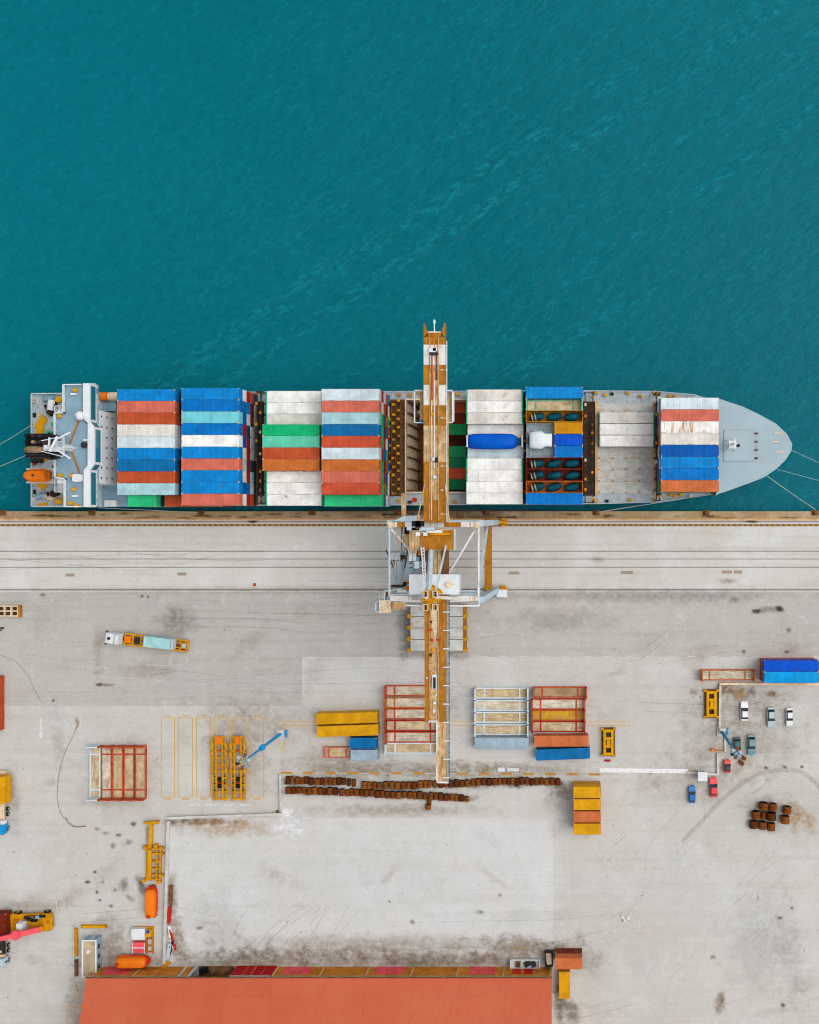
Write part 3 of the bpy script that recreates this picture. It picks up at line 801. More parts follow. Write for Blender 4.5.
    b = MB(); rings = []
    for x, wv, h in ((-2.35, 1.3, 1.6), (-2.25, 1.75, 2.2), (-1.4, 1.8, 2.4), (-.4, 1.95, 2.5), (.35, 1.9, 2.45), (.9, 1.45, 2.3), (1.6, 1.4, 2.2), (2.4, 1.45, 2.1), (2.5, 1.2, 1.7)):
        rings.append([(x, wv * a, h * z + .03 * sin(x * 3 + a * 4)) for a, z in ((-.85, 0), (-1, .2), (-.98, .75), (-.8, .97), (-.2, 1), (.3, .99), (.8, .97), (.99, .75), (1, .2), (.85, 0))])
    b.loft(rings).build('sheet', 'tarpwhite', t, smooth=True)
    MB().b(-2.75, -.8, 0, -2.42, .8, 1.5).build('cradle', 'tarpteal', t)
    # three reefers on the hatch covers
    xh = W(599.2, 0, 6.6)[0]
    for i, k in enumerate(('off', 'white', 'white')):
        put(P40f, xh, 22.8 - 1.28 - 2.56 * i, HZ, k, ['off-white container alone on the hatch covers, nearest the water of three', 'white container in the middle of three on the bare hatch covers', 'bright white container on the hatch covers, nearest the quay of three'][i], 'containers on the bare hatch covers')
    block('foremost stack', g, W(661.1, 0, 17)[0], 24.75, ['pale', 'salmon', 'white', 'off', 'blue3', 'blue', 'blue2', 'orange'], [5] * 8, 2.487, protos={2: P40r})
# ------------------------------------------------------------------ ship
def part(mb, name, mats, root, top=None, smooth=False, color=None):
    """mesh given in world coordinates, parented under a thing (or a part of one)"""
    o = root
    loc = Vector((0, 0, 0))
    while o is not None:
        loc += Vector(o.location); o = o.parent
    mb.v = [(x - loc.x, y - loc.y, z - loc.z) for x, y, z in mb.v]
    return mb.build(name, mats, root, smooth=smooth, color=color)
def centre(pts):
    return (sum(p[0] for p in pts) / len(pts), sum(p[1] for p in pts) / len(pts))
def ship():
    t = thing('container_ship', 'long pale-decked container ship moored along the quay, loaded with coloured containers', 'ship', (-36, 15, -2.5))
    up = [(-120.4, 27.2), (-100, 27.45), (-40, 27.7), (5, 27.85), (19, 27.7), (27.9, 26.9)]
    bowu = [(32.4, 25.6), (37.8, 23.8), (40.9, 22.3), (44.8, 20.2), (47.3, 17.9), (48.5, 15.6)]
    bowl = [(48.3, 14.1), (47.1, 12.2), (45.1, 10.2), (42.3, 8.3), (38.7, 6.9), (34.6, 5.4), (32.4, 4.7)]
    lo = [(27.9, 4.0), (19.4, 2.8), (5, 2.4), (-40, 2.1), (-100, 1.9), (-120.4, 1.72)]
    deck = up + bowu + bowl + lo
    iu = len(up); nb = len(bowu) + len(bowl)
    def wl(p, i, kx, ky):
        if iu <= i < iu + nb or i in (iu - 1, iu + nb):
            f = max(0, (p[0] - 24) / 24.5)
            return (p[0] - kx * f * f, 14.9 + (p[1] - 14.9) * (1 - ky * f))
        return p
    r0 = [wl(p, i, 7, .75) + (-9.,) for i, p in enumerate(deck)]
    r1 = [wl(p, i, 5, .5) + (-1.5,) for i, p in enumerate(deck)]
    r2 = [(p[0], p[1], 4.0) for p in deck]
    hb = MB(); hb.loft([r0[::-1], r1[::-1], r2[::-1]], 0, caps=False)
    part(hb, 'hull', 'hull', t)
    # main deck with the open hold cut out
    x0, y0, x1, y1 = PIT
    db = MB()
    lowedge = sorted([p for p in lo] + [(32.4, 4.7)], key=lambda p: p[0]); upedge = sorted(up + [(32.4, 25.6)], key=lambda p: p[0])
    def at(e, x):
        for a, b in zip(e, e[1:]):
            if a[0] <= x <= b[0]: return a[1] + (b[1] - a[1]) * (x - a[0]) / (b[0] - a[0])
        return e[-1][1]
    xs = sorted(set([p[0] for p in lo] + [p[0] for p in up] + [x0, x1, 32.4]))
    for a, b in zip(xs, xs[1:]):
        la, lb, ua, ub = at(lowedge, a), at(lowedge, b), at(upedge, a), at(upedge, b)
        if x0 <= a and b <= x1:
            db.face([(a, la, 3.9), (b, lb, 3.9), (b, y0, 3.9), (a, y0, 3.9)]); db.face([(a, y1, 3.9), (b, y1, 3.9), (b, ub, 3.9), (a, ua, 3.9)])
        else:
            db.face([(a, la, 3.9), (b, lb, 3.9), (b, ub, 3.9), (a, ua, 3.9)])
    part(db, 'deck', 'deckgrey', t)
    # hold
    hb = MB()
    for q in ([(x0, y0), (x0, y1)], [(x0, y1), (x1, y1)], [(x1, y1), (x1, y0)], [(x1, y0), (x0, y0)]):
        (ax, ay), (bx, by) = q
        hb.face([(ax, ay, -12.5), (bx, by, -12.5), (bx, by, 4.6), (ax, ay, 4.6)], 0)
    hb.face([(x0, y0, -12.5), (x1, y0, -12.5), (x1, y1, -12.5), (x0, y1, -12.5)], 1)
    hb.b(-30.8, y0 + .01, -12.49, x1 - .01, y1 - .01, -7.0, 1)
    h = part(hb, 'cargo_hold', ['beige', 'brown'], t)
    for k in range(9):
        y = y0 + .3 + (y1 - y0 - .6) * k / 8
        g = MB(); g.b(x0 + .01, y - .12, -12.4, x0 + .75, y + .12, 4.3); part(g, 'cell_guide', 'brown', h)
    cm = MB()
    for a, b in (((x0 - .35, y0 - .35), (x1 + .35, y0)), ((x0 - .35, y1), (x1 + .35, y1 + .35)), ((x0 - .35, y0), (x0, y1)), ((x1, y0), (x1 + .35, y1))):
        cm.b(a[0], a[1], 3.91, b[0], b[1], 4.7)
    part(cm, 'hatch_coaming', 'beige', t)
    # stowed hatch/lashing platform left of the open hold: brown grillage with yellow stacking cones
    xa, xb = -42.1, -37.4
    lp = MB()
    lp.b(xa, 4.2, 3.92, xb, 25.8, 4.1)
    for k in range(5): lp.b(xa + k * .95 - .1, 4.3, 4.101, xa + k * .95 + .1, 25.7, 4.8)
    for k in range(10): lp.b(xa, 4.6 + k * 2.3, 4.803, xb, 4.8 + k * 2.3, 4.95)
    pl = part(lp, 'lashing_platform', 'brown', t)
    rr = random.Random(3)
    for k in range(44):
        c_ = MB(); x = xa + .2 + (k % 4) * 1.12 + rr.uniform(-.15, .15); y = 4.9 + (k // 4) * 1.95 + (k % 2) * .9 + rr.uniform(-.2, .2)
        c_.b(x - .28, y - .28, 4.96, x + .28, y + .28, 5.3 + rr.uniform(0, .5))
        part(c_, 'stacking_cone', rr.choice(['ochre', 'ochre', 'yellow', 'craneochre']), pl)
    # lashing bridges between the blocks
    for (bx, w_, y_a, y_b, zt) in ((W(260.2, 0, 8)[0], 1.1, 2.6, 27, 9), (W(318.8, 0, 4)[0], .6, 2.6, 27, 7), (W(589, 0, 5)[0], 2.0, 2.8, 27.2, 5.4), (W(657.8, 0, 8)[0], 1.0, 3.2, 26.8, 8.6), (W(524, 0, 8)[0], .5, 2.6, 27, 8.5), (W(178, 0, 6)[0], .6, 2.6, 27, 7)):
        b = MB(); n_ = 10
        for k in range(n_ + 1):
            y = y_a + (y_b - y_a) * k / n_
            for s in (-1, 1): b.b(bx + s * w_ / 2 - .09, y - .12, 3.92, bx + s * w_ / 2 + .09, y + .12, zt)
            b.b(bx - w_ / 2 + .092, y - .08, zt - .5, bx + w_ / 2 - .092, y + .08, zt - .3)
        for z in ((zt - .2, zt) if w_ < 1.5 else (zt - .2,)):
            b.b(bx - w_ / 2, y_a, z - .14, bx - w_ / 2 + .25, y_b, z - .02); b.b(bx + w_ / 2 - .25, y_a, z - .14, bx + w_ / 2, y_b, z - .02)
        lb = part(b, 'lashing_bridge', 'dark', t)
        for k in range(12):
            y = y_a + .8 + (y_b - y_a - 1.6) * k / 11 + rr.uniform(-.4, .4)
            s = rr.choice((-1, 1))
            c_ = MB(); c_.b(bx + s * w_ * .38 - .24, y - .3, zt + .01, bx + s * w_ * .38 + .2, y + .3, zt + .4)
            part(c_, 'lashing_bin', rr.choice(['ochre', 'brown', 'craneochre', 'brown', 'beige', 'ochre']), lb)
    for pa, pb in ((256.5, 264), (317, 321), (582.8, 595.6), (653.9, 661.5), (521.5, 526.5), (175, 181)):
        g_ = MB(); g_.b(W(pa, 0, 3.9)[0], 4.3, 3.905, W(pb, 0, 3.9)[0], 25.4, 3.93); part(g_, 'cross_deck_gap', 'gapdark', t)  # dark plates on the deck, coloured as the shade of deep gaps
    # hatch covers forward
    for px_ in (596.4, 655.4):
        x = W(px_, 0, 4.4)[0]; g_ = MB(); g_.b(x - .3, 4.3, 3.94, x + .3, 25.4, 4.5); part(g_, 'hatch_coaming', 'strap', t)
    ys = [(24.9, 22.95), (22.9, 20.3), (20.25, 17.7), (17.65, 15.15), (15.1, 12.6), (12.55, 10.05), (10.0, 7.5), (7.45, 4.95)]
    xa, xb = W(597.5, 0, 4)[0], W(654.5, 0, 4)[0]
    for (a, b_) in ys:
        c_ = MB(); c_.b(xa, b_, 3.91, xb, a, 3.995)
        for u in (.27, .5, .73):
            x = xa + (xb - xa) * u; c_.b(x - .05, b_ + .02, 3.996, x + .05, a - .02, 4.02)
        hc = part(c_, 'hatch_cover', 'hatch', t)
        for u in (.02, .27, .5, .73, .98):
            x = xa + (xb - xa) * u
            l = MB(); l.b(x - .22, b_ - .03, 4.021, x + .22, b_ + .25, 4.12); part(l, 'container_socket', 'ochre', hc)
    # side walkways: rails and small fittings
    rb = MB()
    rb.rail([(-98, 27.3, 3.9), (-40, 27.55, 3.9), (5, 27.7, 3.9), (19, 27.55, 3.9), (27.5, 26.8, 3.9)], 1.05, .045, 3.)
    rb.rail([(-98, 2.05, 3.9), (-40, 2.25, 3.9), (5, 2.5, 3.9), (19.4, 2.95, 3.9), (27.5, 4.1, 3.9)], 1.05, .045, 3.)
    part(rb, 'side_railing', 'craneblue', t)
    for (px, py, mm) in ((612, 394, 'black'), (640, 396, 'ochre'), (605, 395, 'ochre'), (628, 393, 'ochre'), (657, 393, 'ochre'), (655, 392, 'yellow'), (596, 393, 'yellow'), (607, 501, 'black'), (630, 500, 'ochre'), (655, 499, 'yellow'), (596, 501, 'yellow'),
                         (670, 396, 'ochre'), (675, 396.5, 'ochre'), (671, 495, 'yellow'), (675, 496, 'yellow'), (681, 494.5, 'yellow'), (691, 496, 'white'), (399, 395, 'ochre'), (410, 395, 'ochre'), (420, 393, 'ochre'), (399, 501, 'ochre'), (410, 502, 'dark'), (458, 394, 'yellow'), (455, 502, 'ochre'), (448, 395, 'steelbox')):
        x, y = W(px, py, 4.3); f = MB(); f.b(x - .35, y - .3, 3.91, x + .35, y + .3, 4.7)
        part(f, 'deck_fitting', 'deckblue' if mm == 'steelbox' else mm, t)
    # foredeck
    fb = MB()
    ring = [(31.6, 26.0)] + bowu + bowl + [(31.6, 4.3)]
    fb.loft([[(x, y, 3.95) for x, y in ring[::-1]], [(x, y, 7.5) for x, y in ring[::-1]]], 0, caps=False)
    bw = MB(); bw.b(31.12, 4.6, 3.92, 31.59, 25.8, 9.0); part(bw, 'breakwater', 'black', t)  # black stands in for the shaded gap ahead of the stack
    part(fb, 'forecastle', 'hull', t)
    inner = [(14.9 * 0 + 38 + (x - 38) * .93, 14.9 + (y - 14.9) * .93) for x, y in ring]
    fd = MB(); fd.prism(inner[::-1], 7.3, 7.46)
    fd.loft([[(x, y, 7.5) for x, y in ring[::-1]], [(x, y, 7.44) for x, y in inner[::-1]]], 1, caps=False)
    fdk = part(fd, 'foredeck', ['bowdeck', 'bowdeck'], t)
    def fpt(px, py): return W(px, py, 7.5)
    hh = MB(); a = fpt(724, 430.5); b = fpt(756, 461)
    hh.b(a[0], b[1], 7.462, b[0], a[1], 7.62); part(hh, 'fore_hatch', 'bowdeck', fdk)
    for (pa, pb) in (((724, 430.3), (755, 430.5)), ((724, 461), (755, 460.6)), ((756.3, 432), (756.3, 459))):
        (xa, ya), (xb, yb_) = fpt(*pa), fpt(*pb)
        s_ = MB(); s_.beam((xa, ya, 7.66), (xb, yb_, 7.66), .14, .1); part(s_, 'hatch_bar', 'deckgrey', fdk)
    for py in (433.5, 441.8, 450, 458.3):
        x, y = fpt(756.2, py); c_ = MB(); c_.b(x - .35, y - .2, 7.63, x + .35, y + .2, 7.85); part(c_, 'hatch_clip', 'brown', fdk)
    for (px, py) in ((778, 433), (775, 441.5), (780, 452)):
        x, y = fpt(px, py)
        c_ = MB(); c_.b(x - .9, y - .12, 7.461, x + .9, y + .12, 7.58); part(c_, 'chain_stopper', 'beige', fdk)
    x, y = fpt(730, 445.5)
    mb = MB(); mb.cyl((x, y, 7.46), (x - .1, y, 15.0), .28, .16, 10)
    mb.b(x - .9, y - .09, 12.3, x + .9, y + .09, 12.5); mb.b(x - .09, y - 1.1, 13.6, x + .09, y + 1.1, 13.8)
    mb.prism([(x - .8, y - .8), (x + .8, y - .8), (x + .8, y + .8), (x - .8, y + .8)], 11.0, 11.15)
    fm = part(mb, 'foremast', 'white', t)
    for dx, dy in ((.9, .9), (-.9, .9), (.9, -.9), (-.9, -.9)):
        l = MB(); l.beam((x + dx * 1.4, y + dy * 1.4, 7.46), (x, y, 11), .14); part(l, 'mast_stay', 'white', fm)
    l = MB(); l.cyl((x + 1.2, y, 8.2), (x + 1.9, y, 8.2), .25, n=8); l.b(x + 1., y - .3, 7.47, x + 2.1, y + .3, 7.9); part(l, 'vent', 'dark', fdk)
    # ---------------- stern mooring deck
    sd = MB(); sd.b(-120.1, 2.1, 3.92, -106.5, 26.8, 4.04); sdk = part(sd, 'stern_deck', 'deckgrey', t)
    rb = MB(); rb.rail([(-104, 27.1, 4), (-120.25, 27.0, 4), (-120.25, 1.95, 4), (-104, 1.95, 4)], 1.1, .11, 2.2); rb.beam((-120.25, 27, 4.05), (-120.25, 1.95, 4.05), .5, .3); rb.beam((-120.25, 27, 4.05), (-104, 27.1, 4.05), .4, .3); rb.beam((-120.25, 1.95, 4.05), (-104, 1.95, 4.05), .4, .3)
    part(rb, 'stern_railing', 'craneblue', t)
    def q4(px, py, z=4.1): return W(px, py, z)
    yp = MB()
    P = [q4(41.5, 413.5), q4(48, 420), q4(43.5, 426), q4(45, 433), q4(36.5, 433.5), q4(36.5, 425)]
    yp.prism(P[::-1], 4.05, 4.35); part(yp, 'mooring_platform', 'yellow', sdk)
    for P in ([(36, 484), (49.5, 484), (43, 490.5)], [(60.5, 407.5), (67, 401), (66.5, 407.5)], [(62, 496.5), (66.5, 495.5), (71, 504), (68, 504.5)], [(36, 507), (40, 502.8), (48, 502.8), (48, 506.6)], [(43, 459), (48.5, 456.5), (48, 460), (44, 462)]):
        w_ = [q4(*p) for p in P]
        yp = MB(); yp.prism(w_[::-1], 4.05, 4.3); part(yp, 'mooring_platform', 'yellow', sdk)
    for (px, py, rot, mm) in ((52.5, 406, .5, 'dark'), (54, 411, .8, 'dark'), (55, 494, .3, 'dark'), (52, 498, -.5, 'beige'), (39, 460, 0, 'dark'), (43.5, 496, .2, 'deckblue'), (51, 399, .1, 'deckblue'), (56, 436, 0, 'dark')):
        x, y = q4(px, py); cs, sn = cos(rot), sin(rot)
        wv = MB(); wv.box((x, y, 4.35), (2.4, 1.2, .5), rot)
        wv.cyl((x - cs * 1.0, y - sn * 1.0, 5.0), (x + cs * .9, y + sn * .9, 5.0), .55, n=14)
        for s in (-1.05, -.1, .95): wv.cyl((x + cs * s, y + sn * s, 5.), (x + cs * (s + .1), y + sn * (s + .1), 5.), .8, n=14)
        part(wv, 'mooring_winch', mm, sdk)
    wv = MB(); x, y = q4(53.3, 405.5); wv.cyl((x, y - 1.2, 5.4), (x + .3, y + 1.1, 5.4), .75, n=14); part(wv, 'rope_drum', 'white', sdk)
    for (px, py) in ((58.5, 399.5), (59, 501.5), (39, 479), (44.5, 447)):
        x, y = q4(px, py, 5); v = MB(); v.cyl((x, y, 4.05), (x, y, 5.0), .45, n=12); v.cyl((x, y, 5.), (x, y, 5.35), .75, .6, n=14); part(v, 'mushroom_vent', 'yellow', sdk)
    for py in (401, 415, 425, 463, 482, 492, 499):
        x, y = q4(34.3, py, 4.4); v = MB(); v.b(x - .25, y - .5, 4.05, x + .25, y + .5, 4.5); v.cyl((x, y - .25, 4.5), (x, y - .25, 4.9), .16, n=8); v.cyl((x, y + .25, 4.5), (x, y + .25, 4.9), .16, n=8)
        part(v, 'fairlead', rr.choice(['dark', 'redorange', 'beige', 'dark']), sdk)
    for (px, py, mm) in ((55, 424, 'green'), (50, 433, 'green'), (66, 425, 'beige'), (51.5, 477, 'dark'), (52.5, 481, 'deckblue'), (56, 466, 'dark')):
        x, y = q4(px, py, 5); v = MB(); v.box((x, y, 4.6), (1.6, .8, 1.1), rr.uniform(-.7, .7)); part(v, 'deck_locker', mm, sdk)
    # ---------------- deckhouse
    ZR = 22.0
    def q(px, py, z=ZR): return W(px, py, z)
    dh = MB()
    x0 = q(56, 0)[0]; xw = q(65.4, 0)[0]; xf = q(98.2, 0)[0]
    yt, yb = q(0, 384.8)[1], q(0, 507)[1]
    yi, yj = q(0, 410)[1], q(0, 483.4)[1]
    dh.b(x0 + .2, yj, 3.95, xf - 2.9, yi, ZR - .2)                        # tower
    dh.b(xw, yb + .2, 3.95, xf - 6.5, yj - .01, 11.0); dh.b(xw, yi + .01, 3.95, xf - 6.5, yt - .2, 11.)
    dh.b(x0 + 1.2, yj + .4, 11, x0 + .19, yi - .4, 19)
    d = part(dh, 'deckhouse', 'white', t)
    XF = -99.1; yA_ = 0
    fr = MB()                                                             # sloping white front with portholes
    yA, yB = W(0, 410, 18.85)[1], W(0, 483.4, 18.85)[1]
    fr.hexa([(xf - 2.8, yB, 3.95), (XF, yB, 3.95), (XF, yA, 3.95), (xf - 2.8, yA, 3.95), (xf - 2.8, yB, 18.85), (XF, yB, 18.85), (XF, yA, 18.85), (xf - 2.8, yA, 18.85)])
    ff = part(fr, 'front_wall', 'white', d)
    for zz in (17.4, 14.9, 12.4):
        for k in range(7):
            y = yB + 1.2 + (yA - yB - 2.4) * k / 6
            w_ = MB(); w_.b(XF + .003, y - .2, zz - .22, XF + .06, y + .2, zz + .22); part(w_, 'porthole', 'glass', ff)
    ro = MB()
    roof = [q(65.4, 385), q(83.4, 384.6), q(83.4, 422), q(87.6, 424), q(87.6, 466), q(83.6, 470), q(83.6, 507), q(66.5, 507), q(66.5, 479), q(56.5, 477), q(56.3, 414), q(65.4, 413)]
    ro.prism(roof[::-1], ZR - .3, ZR); rf = part(ro, 'bridge_roof', 'deckblue', d)
    pr = MB()
    par = [q(83.0, 383.2, ZR + .9), q(89.6, 383.2, ZR + .9), q(89.6, 421.5, ZR + .9), q(94.2, 427, ZR + .9), q(94.2, 464, ZR + .9), q(89.8, 470, ZR + .9), q(89.8, 507, ZR + .9), q(83.6, 507, ZR + .9), q(83.6, 470, ZR + .9), q(87.6, 465.6, ZR + .9), q(87.6, 423, ZR + .9), q(83.0, 418, ZR + .9)]
    pr.prism(par[::-1], ZR - 2.6, ZR + .9); part(pr, 'wheelhouse_front', 'white', d)
    gl = MB()
    for a, b in ((par[1], par[2]), (par[2], par[3]), (par[3], par[4]), (par[4], par[5]), (par[5], par[6])):
        n_ = Vector((b[1] - a[1], a[0] - b[0])).normalized() * -.03
        va, vb = Vector(a) + n_ * 1.5, Vector(b) + n_ * 1.5
        va, vb = va.lerp(vb, .06), va.lerp(vb, .94)
        gl.face([(va.x, va.y, ZR - 1.9), (vb.x, vb.y, ZR - 1.9), (vb.x, vb.y, ZR + .35), (va.x, va.y, ZR + .35)])
    part(gl, 'bridge_window', 'bridgeglass', d)
    wk = MB(); a = q(89.8, 384.5, 19); b = q(98.5, 507, 19)
    wk.b(a[0], b[1], 18.9, b[0], a[1], 19.1); part(wk, 'bridge_walkway', 'deckblue', d)
    rb = MB(); xe = b[0]
    rb.rail([(a[0], a[1], 19.1), (xe, a[1], 19.1), (xe, b[1], 19.1), (a[0], b[1], 19.1)], 1.1, .08, 1.6)
    rb.rail([(xe - .55, a[1] - .5, 19.1), (xe - .55, b[1] + .5, 19.1)], 1.1, .07, 2.0)
    for k in range(9): 
        y = b[1] + (a[1] - b[1]) * (k + .5) / 9; rb.beam((a[0], y, 19.3), (xe, y, 19.3), .1)
    part(rb, 'bridge_railing', 'craneblue', d)
    for (za, zb) in ((386, 404), (487, 503)):                            # bridge wing equipment
        for k in range(4):
            x, y = q(93 + (k % 2) * 2.5, za + (zb - za) * k / 3.5, 19.5); e = MB(); e.b(x - .45, y - .5, 19.11, x + .45, y + .5, 20.2); part(e, 'wing_console', rr.choice(['deckgrey', 'beige', 'deckblue', 'dark']), d)
    rb = MB()
    rb.rail([q(65.6, 413) + (ZR,), q(65.6, 385.3) + (ZR,), q(83, 385) + (ZR,)], 1.1, .1, 1.8)
    rb.rail([q(83, 506.6) + (ZR,), q(66.9, 506.6) + (ZR,), q(66.9, 479) + (ZR,), q(57, 477) + (ZR,), q(56.8, 414) + (ZR,), q(65.6, 413) + (ZR,)], 1.1, .1, 1.8)
    part(rb, 'roof_railing', 'white', rf)
    ln = MB()
    for a, b in (((83, 410), (69.5, 445)), ((69.5, 445.4), (81.5, 477.5))):
        ln.beam(q(*a) + (ZR + .06,), q(*b) + (ZR + .06,), .34, .1)
    part(ln, 'cable_tray', 'craneochre', rf)
    for (px, py, w_, h_) in ((78.2, 415.5, 1.0, 1.2),):
        x, y = q(px, py, ZR + 2); b_ = MB()
        b_.loft([[(x + .98 * sin(a_) * cos(u), y + .98 * sin(a_) * sin(u), ZR + 1.3 - .98 * cos(a_)) for u in [2 * pi * k / 16 for k in range(16)]] for a_ in [pi * j / 8 * .98 + .02 for j in range(9)]])
        part(b_, 'radar_dome', 'white', rf, smooth=True)
    x, y = q(77.5, 478, ZR + 1); b_ = MB()
    b_.prism([(x - .95 + .0, y - .6), (x - .5, y - .8), (x + .5, y - .8), (x + .95, y - .6), (x + .95, y + .6), (x + .5, y + .8), (x - .5, y + .8), (x - .95, y + .6)], ZR + .01, ZR + 1.3); part(b_, 'equipment_box', 'white', rf)
    x, y = q(83.8, 445, ZR + 1); b_ = MB(); b_.cyl((x, y, ZR), (x, y, ZR + 1.1), .5, n=14); b_.cyl((x, y, ZR + 1.1), (x, y, ZR + 1.3), .62, .5, n=14); part(b_, 'mushroom_vent', 'dark', rf)
    for (px, py) in ((74.3, 389.8), (58.7, 415.8), (59.7, 475.3), (71, 475.5), (73.3, 489.3), (70, 503), (75.5, 505.5)):
        x, y = q(px, py, ZR + .8); v = MB(); v.cyl((x, y, ZR), (x, y, ZR + .5), .3, n=10); v.cyl((x, y, ZR + .5), (x, y, ZR + .8), .5, .38, n=14); part(v, 'mushroom_vent', 'yellow', rf)
    for (px, py) in ((73.5, 394), (75, 496), (86.5, 440)):
        x, y = q(px, py, ZR + .5); v = MB(); v.b(x - .65, y - .2, ZR, x + .5, y + .2, ZR + .6); part(v, 'searchlight', 'white', rf)
    # side galleries behind the bridge wings
    for (ya_, yb_) in ((406.5, 413.2), (478.5, 492)):
        a = q(57.5, ya_, 14); b = q(66.8, yb_, 14); g_ = MB(); g_.b(a[0], b[1], 13.8, b[0], a[1], 14.); g_.rail([(a[0], a[1], 14), (a[0], b[1], 14), (b[0], b[1], 14), (b[0], a[1], 14), (a[0], a[1], 14)], 1.1, .1, 1.4)
        for (xx, yy) in ((a[0], a[1]), (a[0], b[1])): g_.beam((xx + .1, yy, 4.05), (xx + .1, yy, 13.8), .2)
        part(g_, 'side_gallery', 'white', d)
    for k in range(3):
        a = q(57 + k * 3., 476, 12 + 2 * k); s_ = MB(); s_.beam((a[0], a[1] - .5, 9 + 2.5 * k), (a[0] + 1.5, a[1] - 2.5, 11 + 2.5 * k), .7, .12); part(s_, 'outside_stair', 'white', d)
    # low house in front of the superstructure (between bridge and first block)
    lh = MB(); a = W(99, 391.5, 6); b = W(116, 411, 6); lh.b(a[0], b[1], 3.95, b[0], a[1] - 2.2, 6.0); part(lh, 'deck_locker', 'deckblue', t)
    lh = MB(); a2 = W(99, 484.5, 6); b2 = W(127, 506.5, 6); lh.b(a2[0], b2[1], 3.95, b2[0], a2[1], 6.0)
    part(lh, 'deck_locker', 'deckblue', t)
    v = MB(); a = W(101.5, 392.5, 7); v.cyl((a[0], a[1] - .9, 7.), (a[0] + 1.5, a[1] - .9, 7.), .95, n=16); part(v, 'rescue_raft', 'orange', t)
    v = MB(); v.cyl((a[0] + 1.65, a[1] - .9, 7.), (a[0] + 3.6, a[1] - .9, 7.), .95, n=16); v.b(a[0] - .3, a[1] - 1.7, 4.0, a[0] + 3.7, a[1] - .1, 6.15); part(v, 'rescue_raft_drum', 'beige', t)
    for (px, py) in ((108, 503.5), (114, 503.5), (112, 398)):
        x, y = W(px, py, 6.5); v = MB(); v.b(x - .6, y - .7, 6.001, x + .6, y + .7, 7.0); part(v, 'ventilator_box', 'white', t)
    # ---------------- funnel and mast
    ZF = 27.5
    fu = MB(); a = W(25.5, 433.6, ZF); b = W(46.5, 457.2, ZF)
    fu.b(a[0], b[1], 3.95, b[0], a[1], ZF)
    fn = part(fu, 'funnel', 'black', t)
    for k in range(6):
        e = MB(); x = a[0] + .6 + (k % 3) * 1.35; y = b[1] + 3.0 + (k // 3) * 1.2
        e.cyl((x, y, ZF), (x, y, ZF + 1.1), .32, n=10); part(e, 'exhaust_pipe', rr.choice(['dark', 'black', 'plume']), fn)
    e = MB(); e.loft([[(a[0] + .1 + 3.6 * s_, b[1] + 1.5 + .75 * w_ * cos(u), ZF + .5 + .7 * w_ * sin(u)) for u in [2 * pi * k / 12 for k in range(12)]] for s_, w_ in ((0, .4), (.15, .9), (.6, 1.), (1., .7))]); part(e, 'exhaust_hood', 'plume', fn, smooth=True)
    for k in range(4):
        e = MB(); x = a[0] - .1; y = b[1] + .5 + k * 1.25; e.beam((x, y, ZF + .1), (b[0] + .1, y, ZF + .1), .2, .25); part(e, 'funnel_rib', 'dark', fn)
    mk = MB(); ZM = 28.
    a = W(46.2, 440.5, ZM); b = W(65.5, 452, ZM)
    mk.prism([(a[0] - .6, b[1] + .3), (a[0] + 2.4, b[1]), (b[0] - .6, b[1] + .4), (b[0] - .6, a[1] - .2), (a[0] + 2.2, a[1]), (a[0] - .6, a[1] - .6)], ZM - .4, ZM)
    mk.cyl(((a[0] + b[0]) / 2, (a[1] + b[1]) / 2, ZR - 2), ((a[0] + b[0]) / 2, (a[1] + b[1]) / 2, ZM - .4), .8, .6, 12)
    for dx in (-1.2, 1.2): mk.beam(((a[0] + b[0]) / 2 + dx, (a[1] + b[1]) / 2, ZR - 1), ((a[0] + b[0]) / 2 + dx * .4, (a[1] + b[1]) / 2, ZM - .4), .3)
    mk.rail([(a[0] - .5, a[1] - .1, ZM), (b[0], a[1] + .8, ZM), (b[0], b[1] - 1., ZM), (a[0] - .5, b[1] + .1, ZM)], 1., .06, 1.2)
    ms = part(mk, 'radar_mast', 'white', t)
    for (p, q_, zz) in (((49.8, 451.5), (57.5, 436.5), 30.), ((57.5, 439), (70.3, 432.3), 29.), ((57.8, 450), (70.3, 458.5), 29.), ((49, 446), (49.5, 437.5), 29.4)):
        b_ = MB(); b_.beam(W(*p, zz) + (zz,), W(*q_, zz) + (zz,), .45 if zz == 30. else .3, .35); part(b_, 'radar_scanner' if zz == 30. else 'mast_yard', 'white', ms)
    b_ = MB(); p0 = W(53.6, 444, 30); b_.cyl((p0[0], p0[1], ZM), (p0[0], p0[1], 29.8), .3, .2, 10); part(b_, 'mast_post', 'white', ms)
    for (px, py, mm) in ((45, 443, 'dark'), (52, 442.5, 'dark'), (47, 447, 'white'), (61, 444, 'deckblue'), (58, 455.5, 'dark'), (50.5, 455.5, 'black'), (53.5, 457.5, 'black')):
        x, y = W(px, py, 28.5); b_ = MB(); b_.b(x - .5, y - .4, ZM + .001, x + .5, y + .4, ZM + .6); part(b_, 'mast_fitting', mm, ms)
    # davit rails under the lifeboat
    dv = MB()
    for py in (469, 482.3):
        pA = W(26, py, 11.5); pB = W(62, py, 13.5)
        dv.beam(pA + (11.0,), pB + (13.0,), .35, .5)
        dv.beam((pA[0] + 1.6, pA[1], 4.05), (pA[0] + 1.6, pA[1], 11.0), .4); dv.beam((pB[0] - 2.5, pB[1], 4.05), (pB[0] - 2.5, pB[1], 12.6), .4)
    a = W(48.5, 468, 12.4); b = W(58, 483, 12.4)
    dv.b(a[0], b[1] + .3, 12., b[0], a[1] - .3, 12.15)
    dvp = part(dv, 'lifeboat_ramp', 'white', t)
